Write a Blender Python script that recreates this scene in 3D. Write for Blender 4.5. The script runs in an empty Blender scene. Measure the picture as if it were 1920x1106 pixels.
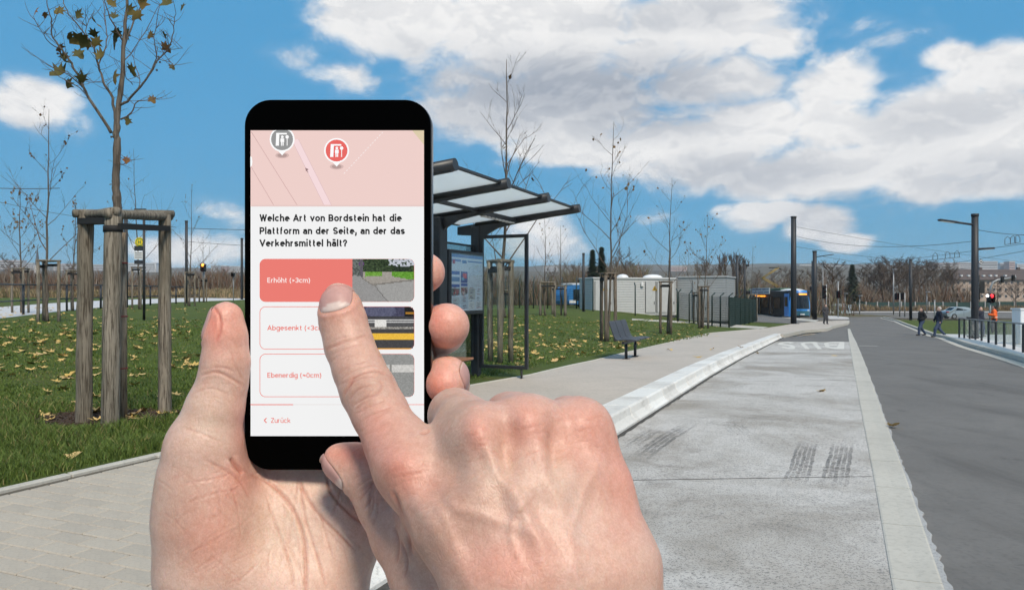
import bpy, bmesh, math, random
import numpy as np
from mathutils import Vector, Matrix, noise
from mathutils.bvhtree import BVHTree
from mathutils.geometry import tessellate_polygon

sc = bpy.context.scene
COL = sc.collection
R = math.radians
random.seed(7)

# ------------------------------------------------------------------ camera
ZC = 1.30                      # camera height above the pavement
F = 1400.0                     # focal length in photograph pixels (1920 wide)
CX, CY = 960.0, 553.0
cam_d = bpy.data.cameras.new('camera'); cam = bpy.data.objects.new('camera', cam_d); COL.objects.link(cam)
cam.location = (0, 0, ZC); cam.rotation_euler = (R(90), 0, 0)
cam_d.sensor_width = 36; cam_d.lens = 36 * F / 1920
cam_d.clip_start = 0.02; cam_d.clip_end = 9000
sc.camera = cam

# ------------------------------------------------------------------ view, sampling
sc.view_settings.view_transform = 'Standard'; sc.view_settings.look = 'None'
sc.view_settings.exposure = 0.0; sc.view_settings.gamma = 1; sc.view_settings.use_curve_mapping = False
sc.cycles.use_denoising = True; sc.cycles.use_adaptive_sampling = True; sc.cycles.adaptive_threshold = 0.035; sc.cycles.adaptive_min_samples = 16
sc.cycles.max_bounces = 6; sc.cycles.diffuse_bounces = 2; sc.cycles.glossy_bounces = 2
sc.cycles.transmission_bounces = 6; sc.cycles.transparent_max_bounces = 16; sc.cycles.volume_bounces = 0
sc.cycles.sample_clamp_indirect = 6

# ------------------------------------------------------------------ sun
SUN_EL, SUN_AZ = 48.0, 160.0    # azimuth clockwise from +Y (the view direction): behind, a little to the right
sd = bpy.data.lights.new('sun', 'SUN'); sd.energy = 3.9; sd.angle = R(14); sd.color = (1.0, 0.885, 0.725)
sun = bpy.data.objects.new('sun', sd); COL.objects.link(sun)
_s = Vector((math.sin(R(SUN_AZ)) * math.cos(R(SUN_EL)), math.cos(R(SUN_AZ)) * math.cos(R(SUN_EL)), math.sin(R(SUN_EL))))
sun.rotation_euler = _s.to_track_quat('Z', 'Y').to_euler(); sun.location = _s * 50

# ------------------------------------------------------------------ world: clear sky with cumulus
wd = bpy.data.worlds.new('World'); sc.world = wd; wd.use_nodes = True
def build_world():
    nt = wd.node_tree; nt.nodes.clear(); N = nt.nodes.new; L = nt.links.new
    def val(x, sock):
        if isinstance(x, (int, float)): sock.default_value = x
        elif isinstance(x, (tuple, list)): sock.default_value = x
        else: L(x, sock)
    def m(op, a, b=0.0, c=0.0):
        n = N('ShaderNodeMath'); n.operation = op
        val(a, n.inputs[0]); val(b, n.inputs[1]); val(c, n.inputs[2]); return n.outputs[0]
    def mr(x, a, b, c, d, smooth=True):
        n = N('ShaderNodeMapRange'); n.interpolation_type = 'SMOOTHSTEP' if smooth else 'LINEAR'
        val(x, n.inputs[0]); n.inputs[1].default_value = a; n.inputs[2].default_value = b
        n.inputs[3].default_value = c; n.inputs[4].default_value = d; return n.outputs[0]
    def mix(f, a, b):
        n = N('ShaderNodeMix'); n.data_type = 'RGBA'; val(f, n.inputs[0]); val(a, n.inputs[6]); val(b, n.inputs[7]); return n.outputs[2]
    tc = N('ShaderNodeTexCoord'); gen = tc.outputs['Generated']
    sp = N('ShaderNodeSeparateXYZ'); L(gen, sp.inputs[0]); X, Y, Z = sp.outputs
    az = m('ARCTAN2', X, Y); el = m('ARCSINE', Z)
    cv = N('ShaderNodeCombineXYZ'); L(az, cv.inputs[0]); L(el, cv.inputs[1]); AE = cv.outputs[0]
    # noise on the dome, stretched so that clouds lie flat
    mp = N('ShaderNodeMapping'); L(AE, mp.inputs[0]); mp.inputs['Scale'].default_value = (1.0, 1.65, 1)
    def noise_t(scale, detail, rough, off, dist=0.0):
        mm = N('ShaderNodeMapping'); L(mp.outputs[0], mm.inputs[0]); mm.inputs['Location'].default_value = off
        n = N('ShaderNodeTexNoise'); L(mm.outputs[0], n.inputs['Vector']); n.inputs['Scale'].default_value = scale
        n.inputs['Detail'].default_value = detail; n.inputs['Roughness'].default_value = rough
        n.inputs['Distortion'].default_value = dist; return n.outputs[0]
    big = noise_t(3.2, 7, 0.56, (3.1, 1.7, 0.0), 0.15)
    fine = noise_t(11.0, 8, 0.6, (0.4, 5.2, 2.0), 0.3)
    up = noise_t(11.0, 5, 0.6, (0.4, 5.2 - 0.018, 2.0), 0.3)
    puff = noise_t(5.5, 6, 0.58, (7.7, 2.2, 4.0), 0.1)
    def blob(px, py, rx, ry, w):
        u, v = (px - CX) / F, (CY - py) / F
        a0, e0 = math.atan(u), math.atan(v / math.sqrt(1 + u * u))
        c = 1 / math.sqrt(1 + u * u)
        s = N('ShaderNodeVectorMath'); s.operation = 'SUBTRACT'; L(AE, s.inputs[0]); s.inputs[1].default_value = (a0, e0, 0)
        k = N('ShaderNodeVectorMath'); k.operation = 'MULTIPLY'; L(s.outputs[0], k.inputs[0])
        k.inputs[1].default_value = (F / rx / (c * c), F / ry / c, 0)
        ln = N('ShaderNodeVectorMath'); ln.operation = 'LENGTH'; L(k.outputs[0], ln.inputs[0])
        return mr(ln.outputs['Value'], 0.25, 1.55, w, 0.0)
    def total(lst):
        acc = None
        for b in lst:
            o = blob(*b)
            acc = o if acc is None else m('MAXIMUM', acc, o)
        return acc
    cloud_spots = [(760, 30, 190, 90, 1), (690, 40, 110, 60, .9), (1000, 60, 300, 160, 1), (1310, 40, 220, 85, 1), (1450, 85, 90, 45, .85),
        (1060, 185, 270, 115, 1), (900, 225, 130, 70, .9), (1330, 270, 230, 95, 1), (1560, 180, 105, 90, .95), (1500, 320, 240, 62, 1),
        (1760, 260, 230, 130, 1), (1890, 130, 110, 55, .95), (1780, 110, 70, 30, .7), (1800, 345, 200, 42, .95), (1060, 280, 190, 35, .95),
        (2050, 220, 180, 160, 1), (2300, 300, 260, 100, .9),
        (70, 205, 110, 62, 1), (140, 235, 55, 40, .8), (-60, 190, 110, 60, .9), (1410, 410, 80, 34, .96), (1470, 400, 60, 30, .9), (1525, 420, 80, 42, 1.0), (1580, 458, 60, 24, .9), (1360, 400, 40, 22, .7),
        (1330, 150, 190, 62, 1), (1430, 240, 130, 62, 1), (1560, 240, 120, 60, 1), (1240, 110, 200, 60, 1), (640, 150, 90, 42, .62), (560, 105, 60, 34, .5), (420, 390, 80, 30, .62), (370, 470, 170, 44, .75), (590, 420, 200, 60, .7),
        (1010, 440, 85, 70, .85), (950, 300, 90, 20, .6), (1220, 405, 60, 22, .42), (1640, 60, 120, 40, .42), (1700, 30, 90, 20, .3)]
    spots = total(cloud_spots)
    # away from the part of the sky we know, the same kind of sky goes on
    front = mr(m('ABSOLUTE', az), 0.62, 0.95, 1.0, 0.0); low = mr(el, 0.42, 0.62, 1.0, 0.0)
    known = m('MULTIPLY', front, low)
    rest = mr(puff, 0.40, 0.66, 0.0, 1.0)
    base = m('ADD', m('MULTIPLY', spots, known), m('MULTIPLY', rest, m('SUBTRACT', 1.0, known)))
    edge = m('ADD', m('MULTIPLY', m('SUBTRACT', big, 0.5), 1.05), m('MULTIPLY', m('SUBTRACT', fine, 0.5), 1.5))
    dens = m('ADD', base, edge)
    cover = mr(dens, 0.33, 0.86, 0.0, 1.0)
    wisps = mr(dens, 0.16, 0.5, 0.0, 0.07)
    cover = m('MAXIMUM', cover, wisps)
    # grey undersides where the cloud is thick
    dark_spots = total([(1060, 165, 330, 62, 1), (900, 215, 190, 55, .75), (1200, 200, 180, 60, .9), (1380, 325, 200, 40, .55), (1600, 400, 200, 40, .5), (60, 245, 110, 22, .6),
                        (1450, 462, 130, 20, .75), (1780, 215, 160, 40, .42), (1250, 30, 180, 30, .45), (820, 110, 120, 40, .4), (1850, 330, 160, 40, .45), (1000, 480, 90, 24, .5)])
    dk = m('ADD', m('MULTIPLY', dark_spots, known), m('MULTIPLY', m('MULTIPLY', mr(big, 0.45, 0.65, 0.0, 0.8), m('SUBTRACT', 1.0, known)), 1.0))
    relief = mr(m('SUBTRACT', up, fine), -0.05, 0.05, 0.0, 1.0)
    shade = m('ADD', m('MULTIPLY', dk, 0.72), m('MULTIPLY', relief, 0.20))
    shade = m('ADD', shade, m('MULTIPLY', m('SUBTRACT', fine, 0.5), 0.5))
    shade = m('ADD', shade, m('MULTIPLY', m('SUBTRACT', puff, 0.5), 0.5))
    ccol = mix(mr(shade, 0.0, 1.0, 0.0, 1.0, False), (0.91, 0.905, 0.90, 1), (0.36, 0.405, 0.48, 1))
    sky = N('ShaderNodeTexSky'); sky.sky_type = 'NISHITA'; sky.sun_disc = False
    sky.sun_elevation = R(SUN_EL); sky.sun_rotation = R(SUN_AZ); sky.air_density = 1.0; sky.dust_density = 0.0; sky.ozone_density = 2.0
    bw = N('ShaderNodeRGBToBW'); L(sky.outputs[0], bw.inputs[0]); fac = m('POWER', bw.outputs[0], -0.6)
    tint = N('ShaderNodeVectorMath'); tint.operation = 'MULTIPLY'; L(sky.outputs[0], tint.inputs[0]); tint.inputs[1].default_value = (0.62 * 1.9, 0.86 * 1.9, 1.9)
    flat = N('ShaderNodeVectorMath'); flat.operation = 'SCALE'; L(tint.outputs[0], flat.inputs[0]); L(fac, flat.inputs['Scale'])
    airy = mix(0.75, flat.outputs[0], (0.44, 2.25, 4.0, 1))
    b1 = N('ShaderNodeBackground'); L(airy, b1.inputs[0]); b1.inputs[1].default_value = SKY_S
    b2 = N('ShaderNodeBackground'); L(ccol, b2.inputs[0]); b2.inputs[1].default_value = 1.0
    ms = N('ShaderNodeMixShader'); L(cover, ms.inputs[0]); L(b1.outputs[0], ms.inputs[1]); L(b2.outputs[0], ms.inputs[2])
    out = N('ShaderNodeOutputWorld'); L(ms.outputs[0], out.inputs[0])
SKY_S = 0.15
wd.cycles.sampling_method = 'MANUAL'; wd.cycles.sample_map_resolution = 256
build_world()

# ------------------------------------------------------------------ general helpers
def prof(d):
    """height of the pavement and lawn level at distance d: nearly level, then falling gently"""
    P = ((-60, 0.0), (0, 0.0), (15, -0.15), (20, -0.25), (41.7, -0.85), (66, -1.25), (80, -1.35), (100, -1.38), (9000, -1.38))
    for (a, za), (b, zb) in zip(P, P[1:]):
        if d <= b: return za + (zb - za) * (d - a) / (b - a)
    return P[-1][1]
KX, KY, KC, KS = 1.17, 8.3, 0.3872, 0.922     # a point of the bus kerb's foot, and its direction in plan
def side(x, y):                                # metres to the left of the kerb's foot
    return -((x - KX) * KS - (y - KY) * KC)
def along(x, y): return (x - KX) * KC + (y - KY) * KS
def st(s, t):                                  # plan point from (left of kerb, along kerb)
    return (KX + t * KC - s * KS, KY + t * KS + s * KC)
def terr(x, y):
    """height of the ground: the road side falls away gently, the lawn side stays level"""
    a = prof(y); s = side(x, y)
    if s <= 4 or y <= 0: return a
    k = min(1.0, (s - 4) / 12.0); k = k * k * (3 - 2 * k)
    zl = (0.10 + 0.02 * max(0.0, -x) * (1.0 if x > -40 else 40 / -x)) * min(1.0, y / 20.0)
    if y > 100: zl *= max(0.0, 1 - (y - 100) / 150.0)
    return a + (zl - a) * k
def at(px, py, d):
    return Vector(((px - CX) / F * d, d, ZC + (CY - py) / F * d))
def gp(px, py, off=0.0):
    """point of the ground (offset off) seen at pixel px, py"""
    v = (CY - py) / F; u = (px - CX) / F
    below = lambda d: ZC + v * d <= terr(u * d, d) + off
    d = 1.0
    while d < 3000 and not below(d): d *= 1.02
    lo, hi = d / 1.02, d
    for _ in range(30):
        mid = (lo + hi) / 2
        if below(mid): hi = mid
        else: lo = mid
    return Vector((u * lo, lo, terr(u * lo, lo) + off))
def link(o, parent=None):
    COL.objects.link(o)
    if parent is not None:
        o.parent = parent
        o.matrix_parent_inverse = Matrix.Translation(parent.location).inverted() if parent.rotation_euler.z == 0 and parent.scale.x == 1 else parent.matrix_basis.inverted()
    return o
def mesh_obj(name, verts, faces, mat=None, parent=None, smooth=False, local=False):
    me = bpy.data.meshes.new(name); me.from_pydata([tuple(v) for v in verts], [], faces); me.update()
    if mat is not None: me.materials.append(mat)
    if smooth: me.shade_smooth()
    o = bpy.data.objects.new(name, me); COL.objects.link(o)
    if parent is not None:
        o.parent = parent
        if not local: o.matrix_parent_inverse = parent.matrix_basis.inverted()
    return o
def bm_obj(name, bm, mat=None, parent=None, smooth=False, local=False):
    me = bpy.data.meshes.new(name); bm.to_mesh(me); bm.free()
    if isinstance(mat, (list, tuple)):
        for x in mat: me.materials.append(x)
    elif mat is not None: me.materials.append(mat)
    if smooth: me.shade_smooth()
    o = bpy.data.objects.new(name, me); COL.objects.link(o)
    if parent is not None:
        o.parent = parent
        if not local: o.matrix_parent_inverse = parent.matrix_basis.inverted()
    return o
def tag(o, label, cat, group=None):
    o['label'] = label; o['category'] = cat
    if group: o['group'] = group
    return o
def struct(o): o['kind'] = 'structure'; return o
def stuff(o): o['kind'] = 'stuff'; return o
def empty(name, loc, label=None, cat=None, group=None, rz=0.0):
    o = bpy.data.objects.new(name, None); COL.objects.link(o); o.location = loc; o.rotation_euler = (0, 0, rz); o.empty_display_size = 0.1
    if label: tag(o, label, cat, group)
    return o
def copy_tree(o, parent=None):
    c = o.copy(); COL.objects.link(c)
    if parent is not None: c.parent = parent
    for ch in list(o.children): copy_tree(ch, c)
    return c
def box(bm, c, s, rz=0.0, mi=0, bev=0.0, M=None):
    """axis box: centre c, size s, turned rz about z"""
    mt = Matrix.Translation(Vector(c)) @ Matrix.Rotation(rz, 4, 'Z') @ Matrix.Diagonal((s[0], s[1], s[2], 1))
    if M is not None: mt = M @ mt
    r = bmesh.ops.create_cube(bm, size=1.0, matrix=mt)
    vs = r['verts']; fs = set(f for v in vs for f in v.link_faces)
    for f in fs: f.material_index = mi
    if bev > 0:
        es = set(e for v in vs for e in v.link_edges)
        rb = bmesh.ops.bevel(bm, geom=list(es), offset=bev, segments=1, affect='EDGES', clamp_overlap=True)
        for f in rb['faces']: f.material_index = mi
    return vs
def tube(bm, pts, rad, n=8, caps=True, mi=0, smooth=True, squash=None):
    """round tube through pts; rad a number or a list"""
    pts = [Vector(p) for p in pts]; k = len(pts)
    rs = rad if isinstance(rad, (list, tuple)) else [rad] * k
    rings = []; ref = None
    for i in range(k):
        t = (pts[min(i + 1, k - 1)] - pts[max(i - 1, 0)])
        if t.length < 1e-9: t = Vector((0, 0, 1))
        t.normalize()
        if ref is None:
            ref = Vector((1, 0, 0)) if abs(t.x) < 0.8 else Vector((0, 1, 0))
        a = (ref - t * ref.dot(t))
        if a.length < 1e-6: a = t.orthogonal()
        a.normalize(); ref = a; b = t.cross(a)
        rings.append([bm.verts.new(pts[i] + (a * math.cos(2 * math.pi * j / n) + b * math.sin(2 * math.pi * j / n)) * rs[i]) for j in range(n)])
    for i in range(k - 1):
        for j in range(n):
            f = bm.faces.new((rings[i][j], rings[i][(j + 1) % n], rings[i + 1][(j + 1) % n], rings[i + 1][j])); f.smooth = smooth; f.material_index = mi
    if caps:
        f = bm.faces.new(rings[0][::-1]); f.material_index = mi
        f = bm.faces.new(rings[-1]); f.material_index = mi
def bar(bm, a, b, w, h, mi=0, up=(0, 0, 1), bev=0.0):
    """rectangular bar from a to b, w wide (sideways), h high (along up)"""
    a, b = Vector(a), Vector(b); t = (b - a); ln = t.length; t.normalize(); up = Vector(up)
    s = t.cross(up)
    if s.length < 1e-6: s = t.orthogonal()
    s.normalize(); u = s.cross(t)
    M = Matrix(((s.x, t.x, u.x, (a.x + b.x) / 2), (s.y, t.y, u.y, (a.y + b.y) / 2), (s.z, t.z, u.z, (a.z + b.z) / 2), (0, 0, 0, 1)))
    return box(bm, (0, 0, 0), (w, ln, h), 0, mi, bev, M)
def prism(bm, poly, d0, d1, axis=1, mi=0):
    """extrude a 2-D polygon (a, b) along an axis from d0 to d1"""
    def mk(p, d):
        if axis == 1: return (p[0], d, p[1])
        if axis == 0: return (d, p[0], p[1])
        return (p[0], p[1], d)
    A = [bm.verts.new(mk(p, d0)) for p in poly]; B = [bm.verts.new(mk(p, d1)) for p in poly]; n = len(poly)
    fs = [bm.faces.new(A), bm.faces.new(B[::-1])]
    for i in range(n): fs.append(bm.faces.new((A[i], B[i], B[(i + 1) % n], A[(i + 1) % n])))
    for f in fs: f.material_index = mi
    return fs
def fixn(bm): bmesh.ops.recalc_face_normals(bm, faces=bm.faces[:])

# ------------------------------------------------------------------ materials
MATS = {}
def mat(name, col=(0.5, 0.5, 0.5), rough=0.6, metal=0.0, var=0.0, scale=6.0, bump=0.0, bscale=40.0, spec=0.5, col2=None, stretch=None, detail=6.0, trans=0.0, alpha=1.0, emit=None, es=1.0, coat=0.0, attr=None):
    if name in MATS: return MATS[name]
    M = bpy.data.materials.new(name); M.use_nodes = True; MATS[name] = M
    nt = M.node_tree; b = nt.nodes['Principled BSDF']; N = nt.nodes.new; L = nt.links.new
    b.inputs['Base Color'].default_value = (*col, 1); b.inputs['Roughness'].default_value = rough; b.inputs['Metallic'].default_value = metal
    b.inputs['Specular IOR Level'].default_value = spec; b.inputs['Transmission Weight'].default_value = trans; b.inputs['Alpha'].default_value = alpha
    b.inputs['Coat Weight'].default_value = coat
    if emit is not None:
        b.inputs['Emission Color'].default_value = (*emit, 1); b.inputs['Emission Strength'].default_value = es
    src = None
    if var > 0 or bump > 0 or col2 is not None:
        tc = N('ShaderNodeTexCoord'); mp = N('ShaderNodeMapping'); L(tc.outputs['Object'], mp.inputs[0])
        if stretch: mp.inputs['Scale'].default_value = stretch
    base_out = None
    if attr:
        at_ = N('ShaderNodeAttribute'); at_.attribute_name = attr; base_out = at_.outputs['Color']
    if var > 0 or col2 is not None:
        n = N('ShaderNodeTexNoise'); L(mp.outputs[0], n.inputs['Vector']); n.inputs['Scale'].default_value = scale; n.inputs['Detail'].default_value = detail; n.inputs['Roughness'].default_value = 0.62
        if col2 is not None and not attr:
            r = N('ShaderNodeMapRange'); L(n.outputs[0], r.inputs[0]); r.inputs[1].default_value = 0.36; r.inputs[2].default_value = 0.64
            mx = N('ShaderNodeMix'); mx.data_type = 'RGBA'; L(r.outputs[0], mx.inputs[0]); mx.inputs[6].default_value = (*col, 1); mx.inputs[7].default_value = (*col2, 1); base_out = mx.outputs[2]
        if var > 0:
            n2 = N('ShaderNodeTexNoise'); L(mp.outputs[0], n2.inputs['Vector']); n2.inputs['Scale'].default_value = scale * 2.7; n2.inputs['Detail'].default_value = detail
            r2 = N('ShaderNodeMapRange'); L(n2.outputs[0], r2.inputs[0]); r2.inputs[1].default_value = 0.3; r2.inputs[2].default_value = 0.7
            r2.inputs[3].default_value = 1 - var; r2.inputs[4].default_value = 1 + var
            mm = N('ShaderNodeMix'); mm.data_type = 'RGBA'; mm.blend_type = 'MULTIPLY'; mm.inputs[0].default_value = 1
            if base_out is not None: L(base_out, mm.inputs[6])
            else: mm.inputs[6].default_value = (*col, 1)
            L(r2.outputs[0], mm.inputs[7]); base_out = mm.outputs[2]
    if base_out is not None: L(base_out, b.inputs['Base Color'])
    if bump > 0:
        n3 = N('ShaderNodeTexNoise'); L(mp.outputs[0], n3.inputs['Vector']); n3.inputs['Scale'].default_value = bscale; n3.inputs['Detail'].default_value = 6
        bp = N('ShaderNodeBump'); bp.inputs['Strength'].default_value = 1.0; bp.inputs['Distance'].default_value = bump; L(n3.outputs[0], bp.inputs['Height']); L(bp.outputs[0], b.inputs['Normal'])
    return M
def srgb(r, g, b):
    f = lambda c: (c / 255 / 12.92) if c / 255 <= 0.04045 else ((c / 255 + 0.055) / 1.055) ** 2.4
    return (f(r), f(g), f(b))
# ------------------------------------------------------------------ a plain sans-serif drawn with strokes (capitals 1 high)
def _arc(cx, cy, rx, ry, a0, a1, n=10): return [(cx + rx * math.cos(R(a0 + (a1 - a0) * k / n)), cy + ry * math.sin(R(a0 + (a1 - a0) * k / n))) for k in range(n + 1)]
_X = 0.74
def _glyphs():
    g = {}
    bowl = _arc(.3, _X / 2, .3, _X / 2, 0, 360, 20)
    g['W'] = (1.0, [[(0, 1), (.25, 0)], [(.25, 0), (.5, .98)], [(.5, .98), (.75, 0)], [(.75, 0), (1.0, 1)]]); g['V'] = (.72, [[(0, 1), (.36, 0)], [(.36, 0), (.72, 1)]]); g['A'] = (.74, [[(0, 0), (.37, 1)], [(.37, 1), (.74, 0)], [(.13, .28), (.61, .28)]])
    g['P'] = (.60, [[(0, 0), (0, 1), (.33, 1)] + _arc(.33, .73, .27, .27, 90, -90) + [(0, .46)]]); g['S'] = (.62, [_arc(.31, .745, .30, .255, 20, 180, 8) + [(.08, .60), (.31, .51), (.52, .42)] + _arc(.31, .255, .31, .255, 15, -165, 9)])
    g['B'] = (.62, [[(0, 0), (0, 1), (.33, 1)] + _arc(.33, .76, .24, .24, 90, -90) + [(0, .52)], [(.33, .52)] + _arc(.35, .26, .27, .26, 90, -90) + [(0, 0)]]); g['E'] = (.54, [[(.54, 1), (0, 1), (0, 0), (.54, 0)], [(0, .52), (.48, .52)]])
    g['Z'] = (.60, [[(0, 1), (.60, 1)], [(.58, 1), (.02, 0)], [(0, 0), (.60, 0)]]); g['U'] = (.64, [[(0, 1), (0, .32)] + _arc(.32, .32, .32, .32, 180, 360) + [(.64, 1)]]); g['H'] = (.66, [[(0, 0), (0, 1)], [(.66, 0), (.66, 1)], [(0, .5), (.66, .5)]])
    g['e'] = (.58, [[(0.02, .40), (.58, .40)] + _arc(.29, _X / 2, .29, _X / 2, 5, 312, 16)]); g['o'] = (.60, [bowl]); g['c'] = (.55, [_arc(.30, _X / 2, .30, _X / 2, 42, 318, 16)])
    g['l'] = (.02, [[(.01, 0), (.01, 1.05)]]); g['i'] = (.02, [[(.01, 0), (.01, _X)], [(.01, 1.075), (.01, 1.085)]]); hump = lambda x, w: [(x, 0), (x, _X - w / 2)] and _arc(x + w / 2, _X - w / 2, w / 2, w / 2, 180, 0) + [(x + w, 0)]
    g['h'] = (.50, [[(0, 0), (0, 1.05)], [(0, .42)] + hump(0, .50)]); g['n'] = (.50, [[(0, 0), (0, _X)], [(0, .42)] + hump(0, .50)]); g['m'] = (.90, [[(0, 0), (0, _X)], [(0, .45)] + hump(0, .45), [(.45, .45)] + hump(.45, .45)])
    g['r'] = (.32, [[(0, 0), (0, _X)], [(0, .45)] + _arc(.27, _X - .27, .27, .27, 180, 80, 7)]); g['t'] = (.34, [[(.12, .95), (.12, .17)] + _arc(.28, .17, .16, .17, 180, 290, 6), [(0, _X), (.33, _X)]]); g['f'] = (.34, [[(.10, 0), (.10, .86)] + _arc(.27, .86, .17, .19, 180, 75, 6), [(0, _X), (.32, _X)]])
    g['v'] = (.52, [[(0, _X), (.26, 0)], [(.26, 0), (.52, _X)]]); g['d'] = (.58, [_arc(.29, _X / 2, .29, _X / 2, 0, 360, 20), [(.58, 0), (.58, 1.05)]]); g['b'] = (.58, [_arc(.29, _X / 2, .29, _X / 2, 0, 360, 20), [(0, 0), (0, 1.05)]])
    g['a'] = (.53, [_arc(.25, .47, .25, .27, 160, 0, 9) + [(.53, .47), (.53, 0)] if False else [(.03, .56)] + _arc(.27, .50, .25, .24, 150, 0, 8) + [(.52, 0)], [(.52, .43), (.26, .43)] + _arc(.24, .215, .24, .215, 90, 270, 9) + _arc(.28, .25, .24, .25, 270, 330, 5)])
    g['s'] = (.48, [_arc(.24, .55, .235, .19, 20, 185, 8) + [(.06, .44), (.24, .37), (.40, .31)] + _arc(.24, .19, .24, .19, 20, -165, 9)]); g['k'] = (.52, [[(0, 0), (0, 1.05)], [(.48, _X), (.02, .26)], [(.18, .42), (.52, 0)]])
    g['g'] = (.58, [_arc(.29, _X / 2, .29, _X / 2, 0, 360, 20), [(.58, _X), (.58, -.08)] + _arc(.31, -.06, .27, .23, 0, -150, 8)]); g['u'] = (.50, [[(0, _X), (0, .25)] + _arc(.25, .25, .25, .25, 180, 360) + [(.50, _X)], [(.50, _X), (.50, 0)]])
    g['ä'] = (.53, g['a'][1] + [[(.14, 1.055), (.14, 1.065)], [(.40, 1.055), (.40, 1.065)]]); g['ö'] = (.60, g['o'][1] + [[(.17, 1.055), (.17, 1.065)], [(.43, 1.055), (.43, 1.065)]]); g['ü'] = (.50, g['u'][1] + [[(.13, 1.055), (.13, 1.065)], [(.38, 1.055), (.38, 1.065)]])
    g['?'] = (.48, [_arc(.24, .76, .24, .24, 170, -20, 10) + [(.34, .52), (.24, .40), (.24, .26)], [(.24, 0), (.24, .12)]]); g[','] = (.08, [[(.06, .10), (.06, -.02), (0, -.16)]]); g['('] = (.24, [_arc(.36, .42, .36, .66, 115, 245, 9)]); g[')'] = (.24, [_arc(-.12, .42, .36, .66, 65, -65, 9)])
    g['>'] = (.46, [[(0, .70), (.46, .45)], [(.46, .45), (0, .20)]]); g['<'] = (.46, [[(.46, .70), (0, .45)], [(0, .45), (.46, .20)]]); g['3'] = (.56, [_arc(.28, .755, .27, .245, 160, -80, 10) + [(.20, .52)], [(.20, .52)] + _arc(.28, .26, .28, .26, 85, -160, 11)])
    g['0'] = (.58, [_arc(.29, .5, .29, .5, 0, 360, 24)]); w = [(k / 10 * .56, .06 * math.sin(2 * math.pi * k / 10)) for k in range(11)]; g['≈'] = (.56, [[(x, y + .60) for x, y in w], [(x, y + .36) for x, y in w]])
    g[' '] = (.22, []); g['5'] = (.54, [[(.50, 1), (.07, 1), (.03, .52)] + _arc(.26, .33, .28, .33, 110, -150, 10)])
    return g
GLYPHS = _glyphs()
def stroke_text(s, th=0.14, gap=0.07):
    """polygons (quads) of a line of text and its width; capitals 1 high, baseline at 0"""
    polys = []; x = 0.0
    for ch in s:
        w, strokes = GLYPHS[ch]
        for pl in strokes:
            pts = []
            for (a, b) in pl:
                b2 = b * .8 if b < 0 else (th / 2 + b * (_X - th) / _X if b <= _X else b - th / 2)
                p = Vector((x + th / 2 + a * (1 - th * 0.55), b2))
                if not pts or (p - pts[-1]).length > 1e-5: pts.append(p)
            if len(pts) > 1 and (pts[0] - pts[-1]).length > 1e-3:
                e0, e1 = (pts[0] - pts[1]).normalized(), (pts[-1] - pts[-2]).normalized(); pts[0] = pts[0] + e0 * (th * .5 if abs(e0.y) > .9 else 0); pts[-1] = pts[-1] + e1 * (th * .5 if abs(e1.y) > .9 else 0)
            closed = len(pts) > 3 and (pts[0] - pts[-1]).length < 1e-3; n = len(pts); lr = []
            for i in range(n):
                if closed: t0, t1 = (pts[i] - pts[i - 1 if i > 0 else n - 2]), (pts[i + 1 if i < n - 1 else 1] - pts[i])
                else: t0, t1 = (pts[i] - pts[max(i - 1, 0)]), (pts[min(i + 1, n - 1)] - pts[i])
                if t0.length < 1e-9: t0 = t1
                if t1.length < 1e-9: t1 = t0
                t0, t1 = t0.normalized(), t1.normalized(); n0, n1 = Vector((-t0.y, t0.x)), Vector((-t1.y, t1.x)); nn = n0 + n1
                if nn.length < 1e-6: nn = n0
                nn.normalize(); k = th / 2 / max(0.42, nn.dot(n0)); lr.append((pts[i] + nn * k, pts[i] - nn * k))
            for (a, b), (c, d) in zip(lr, lr[1:]): polys.append([tuple(a), tuple(c), tuple(d), tuple(b)])
        x += w * (1 - th * 0.55) + th + gap * (1 if ch != ' ' else 0.6)
    return polys, x - gap
# ================================================================== the ground
YCUTS = [-30, -10, 0, 4, 8, 12, 15, 17.5, 20, 24, 28, 32, 36, 41.7, 48, 54, 60, 66, 73, 80, 90, 100, 130, 170, 250]
def sheet(name, plan, off, M, skirt=0.35, scuts=(), parent=None, kind=True, zf=None):
    """a sheet over the plan polygon that follows the ground at offset off, with its sides turned down"""
    bm = bmesh.new(); vs = [bm.verts.new((p[0], p[1], 0)) for p in plan]
    for tri in tessellate_polygon([[Vector((p[0], p[1], 0)) for p in plan]]): bm.faces.new([vs[i] for i in tri])
    ys = [p[1] for p in plan]
    for y in YCUTS:
        if min(ys) < y < max(ys):
            bmesh.ops.bisect_plane(bm, geom=bm.verts[:] + bm.edges[:] + bm.faces[:], plane_co=(0, y, 0), plane_no=(0, 1, 0))
    for s in scuts:
        p = st(s, 0); bmesh.ops.bisect_plane(bm, geom=bm.verts[:] + bm.edges[:] + bm.faces[:], plane_co=(p[0], p[1], 0), plane_no=(-KS, KC, 0))
    bmesh.ops.remove_doubles(bm, verts=bm.verts[:], dist=0.0005)
    for f in bm.faces:
        if f.normal.z < 0: f.normal_flip()
    for v in bm.verts: v.co.z = (zf or terr)(v.co.x, v.co.y) + off
    if skirt > 0:
        es = [e for e in bm.edges if len(e.link_faces) == 1]
        r = bmesh.ops.extrude_edge_only(bm, edges=es)
        for g in r['geom']:
            if isinstance(g, bmesh.types.BMVert): g.co.z -= skirt
    bmesh.ops.recalc_face_normals(bm, faces=bm.faces[:])
    o = bm_obj(name, bm, M, parent)
    if kind: struct(o)
    return o
def pxs(lst, off=0.0): return [tuple(gp(x, y, off)[:2]) for x, y in lst]

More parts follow.
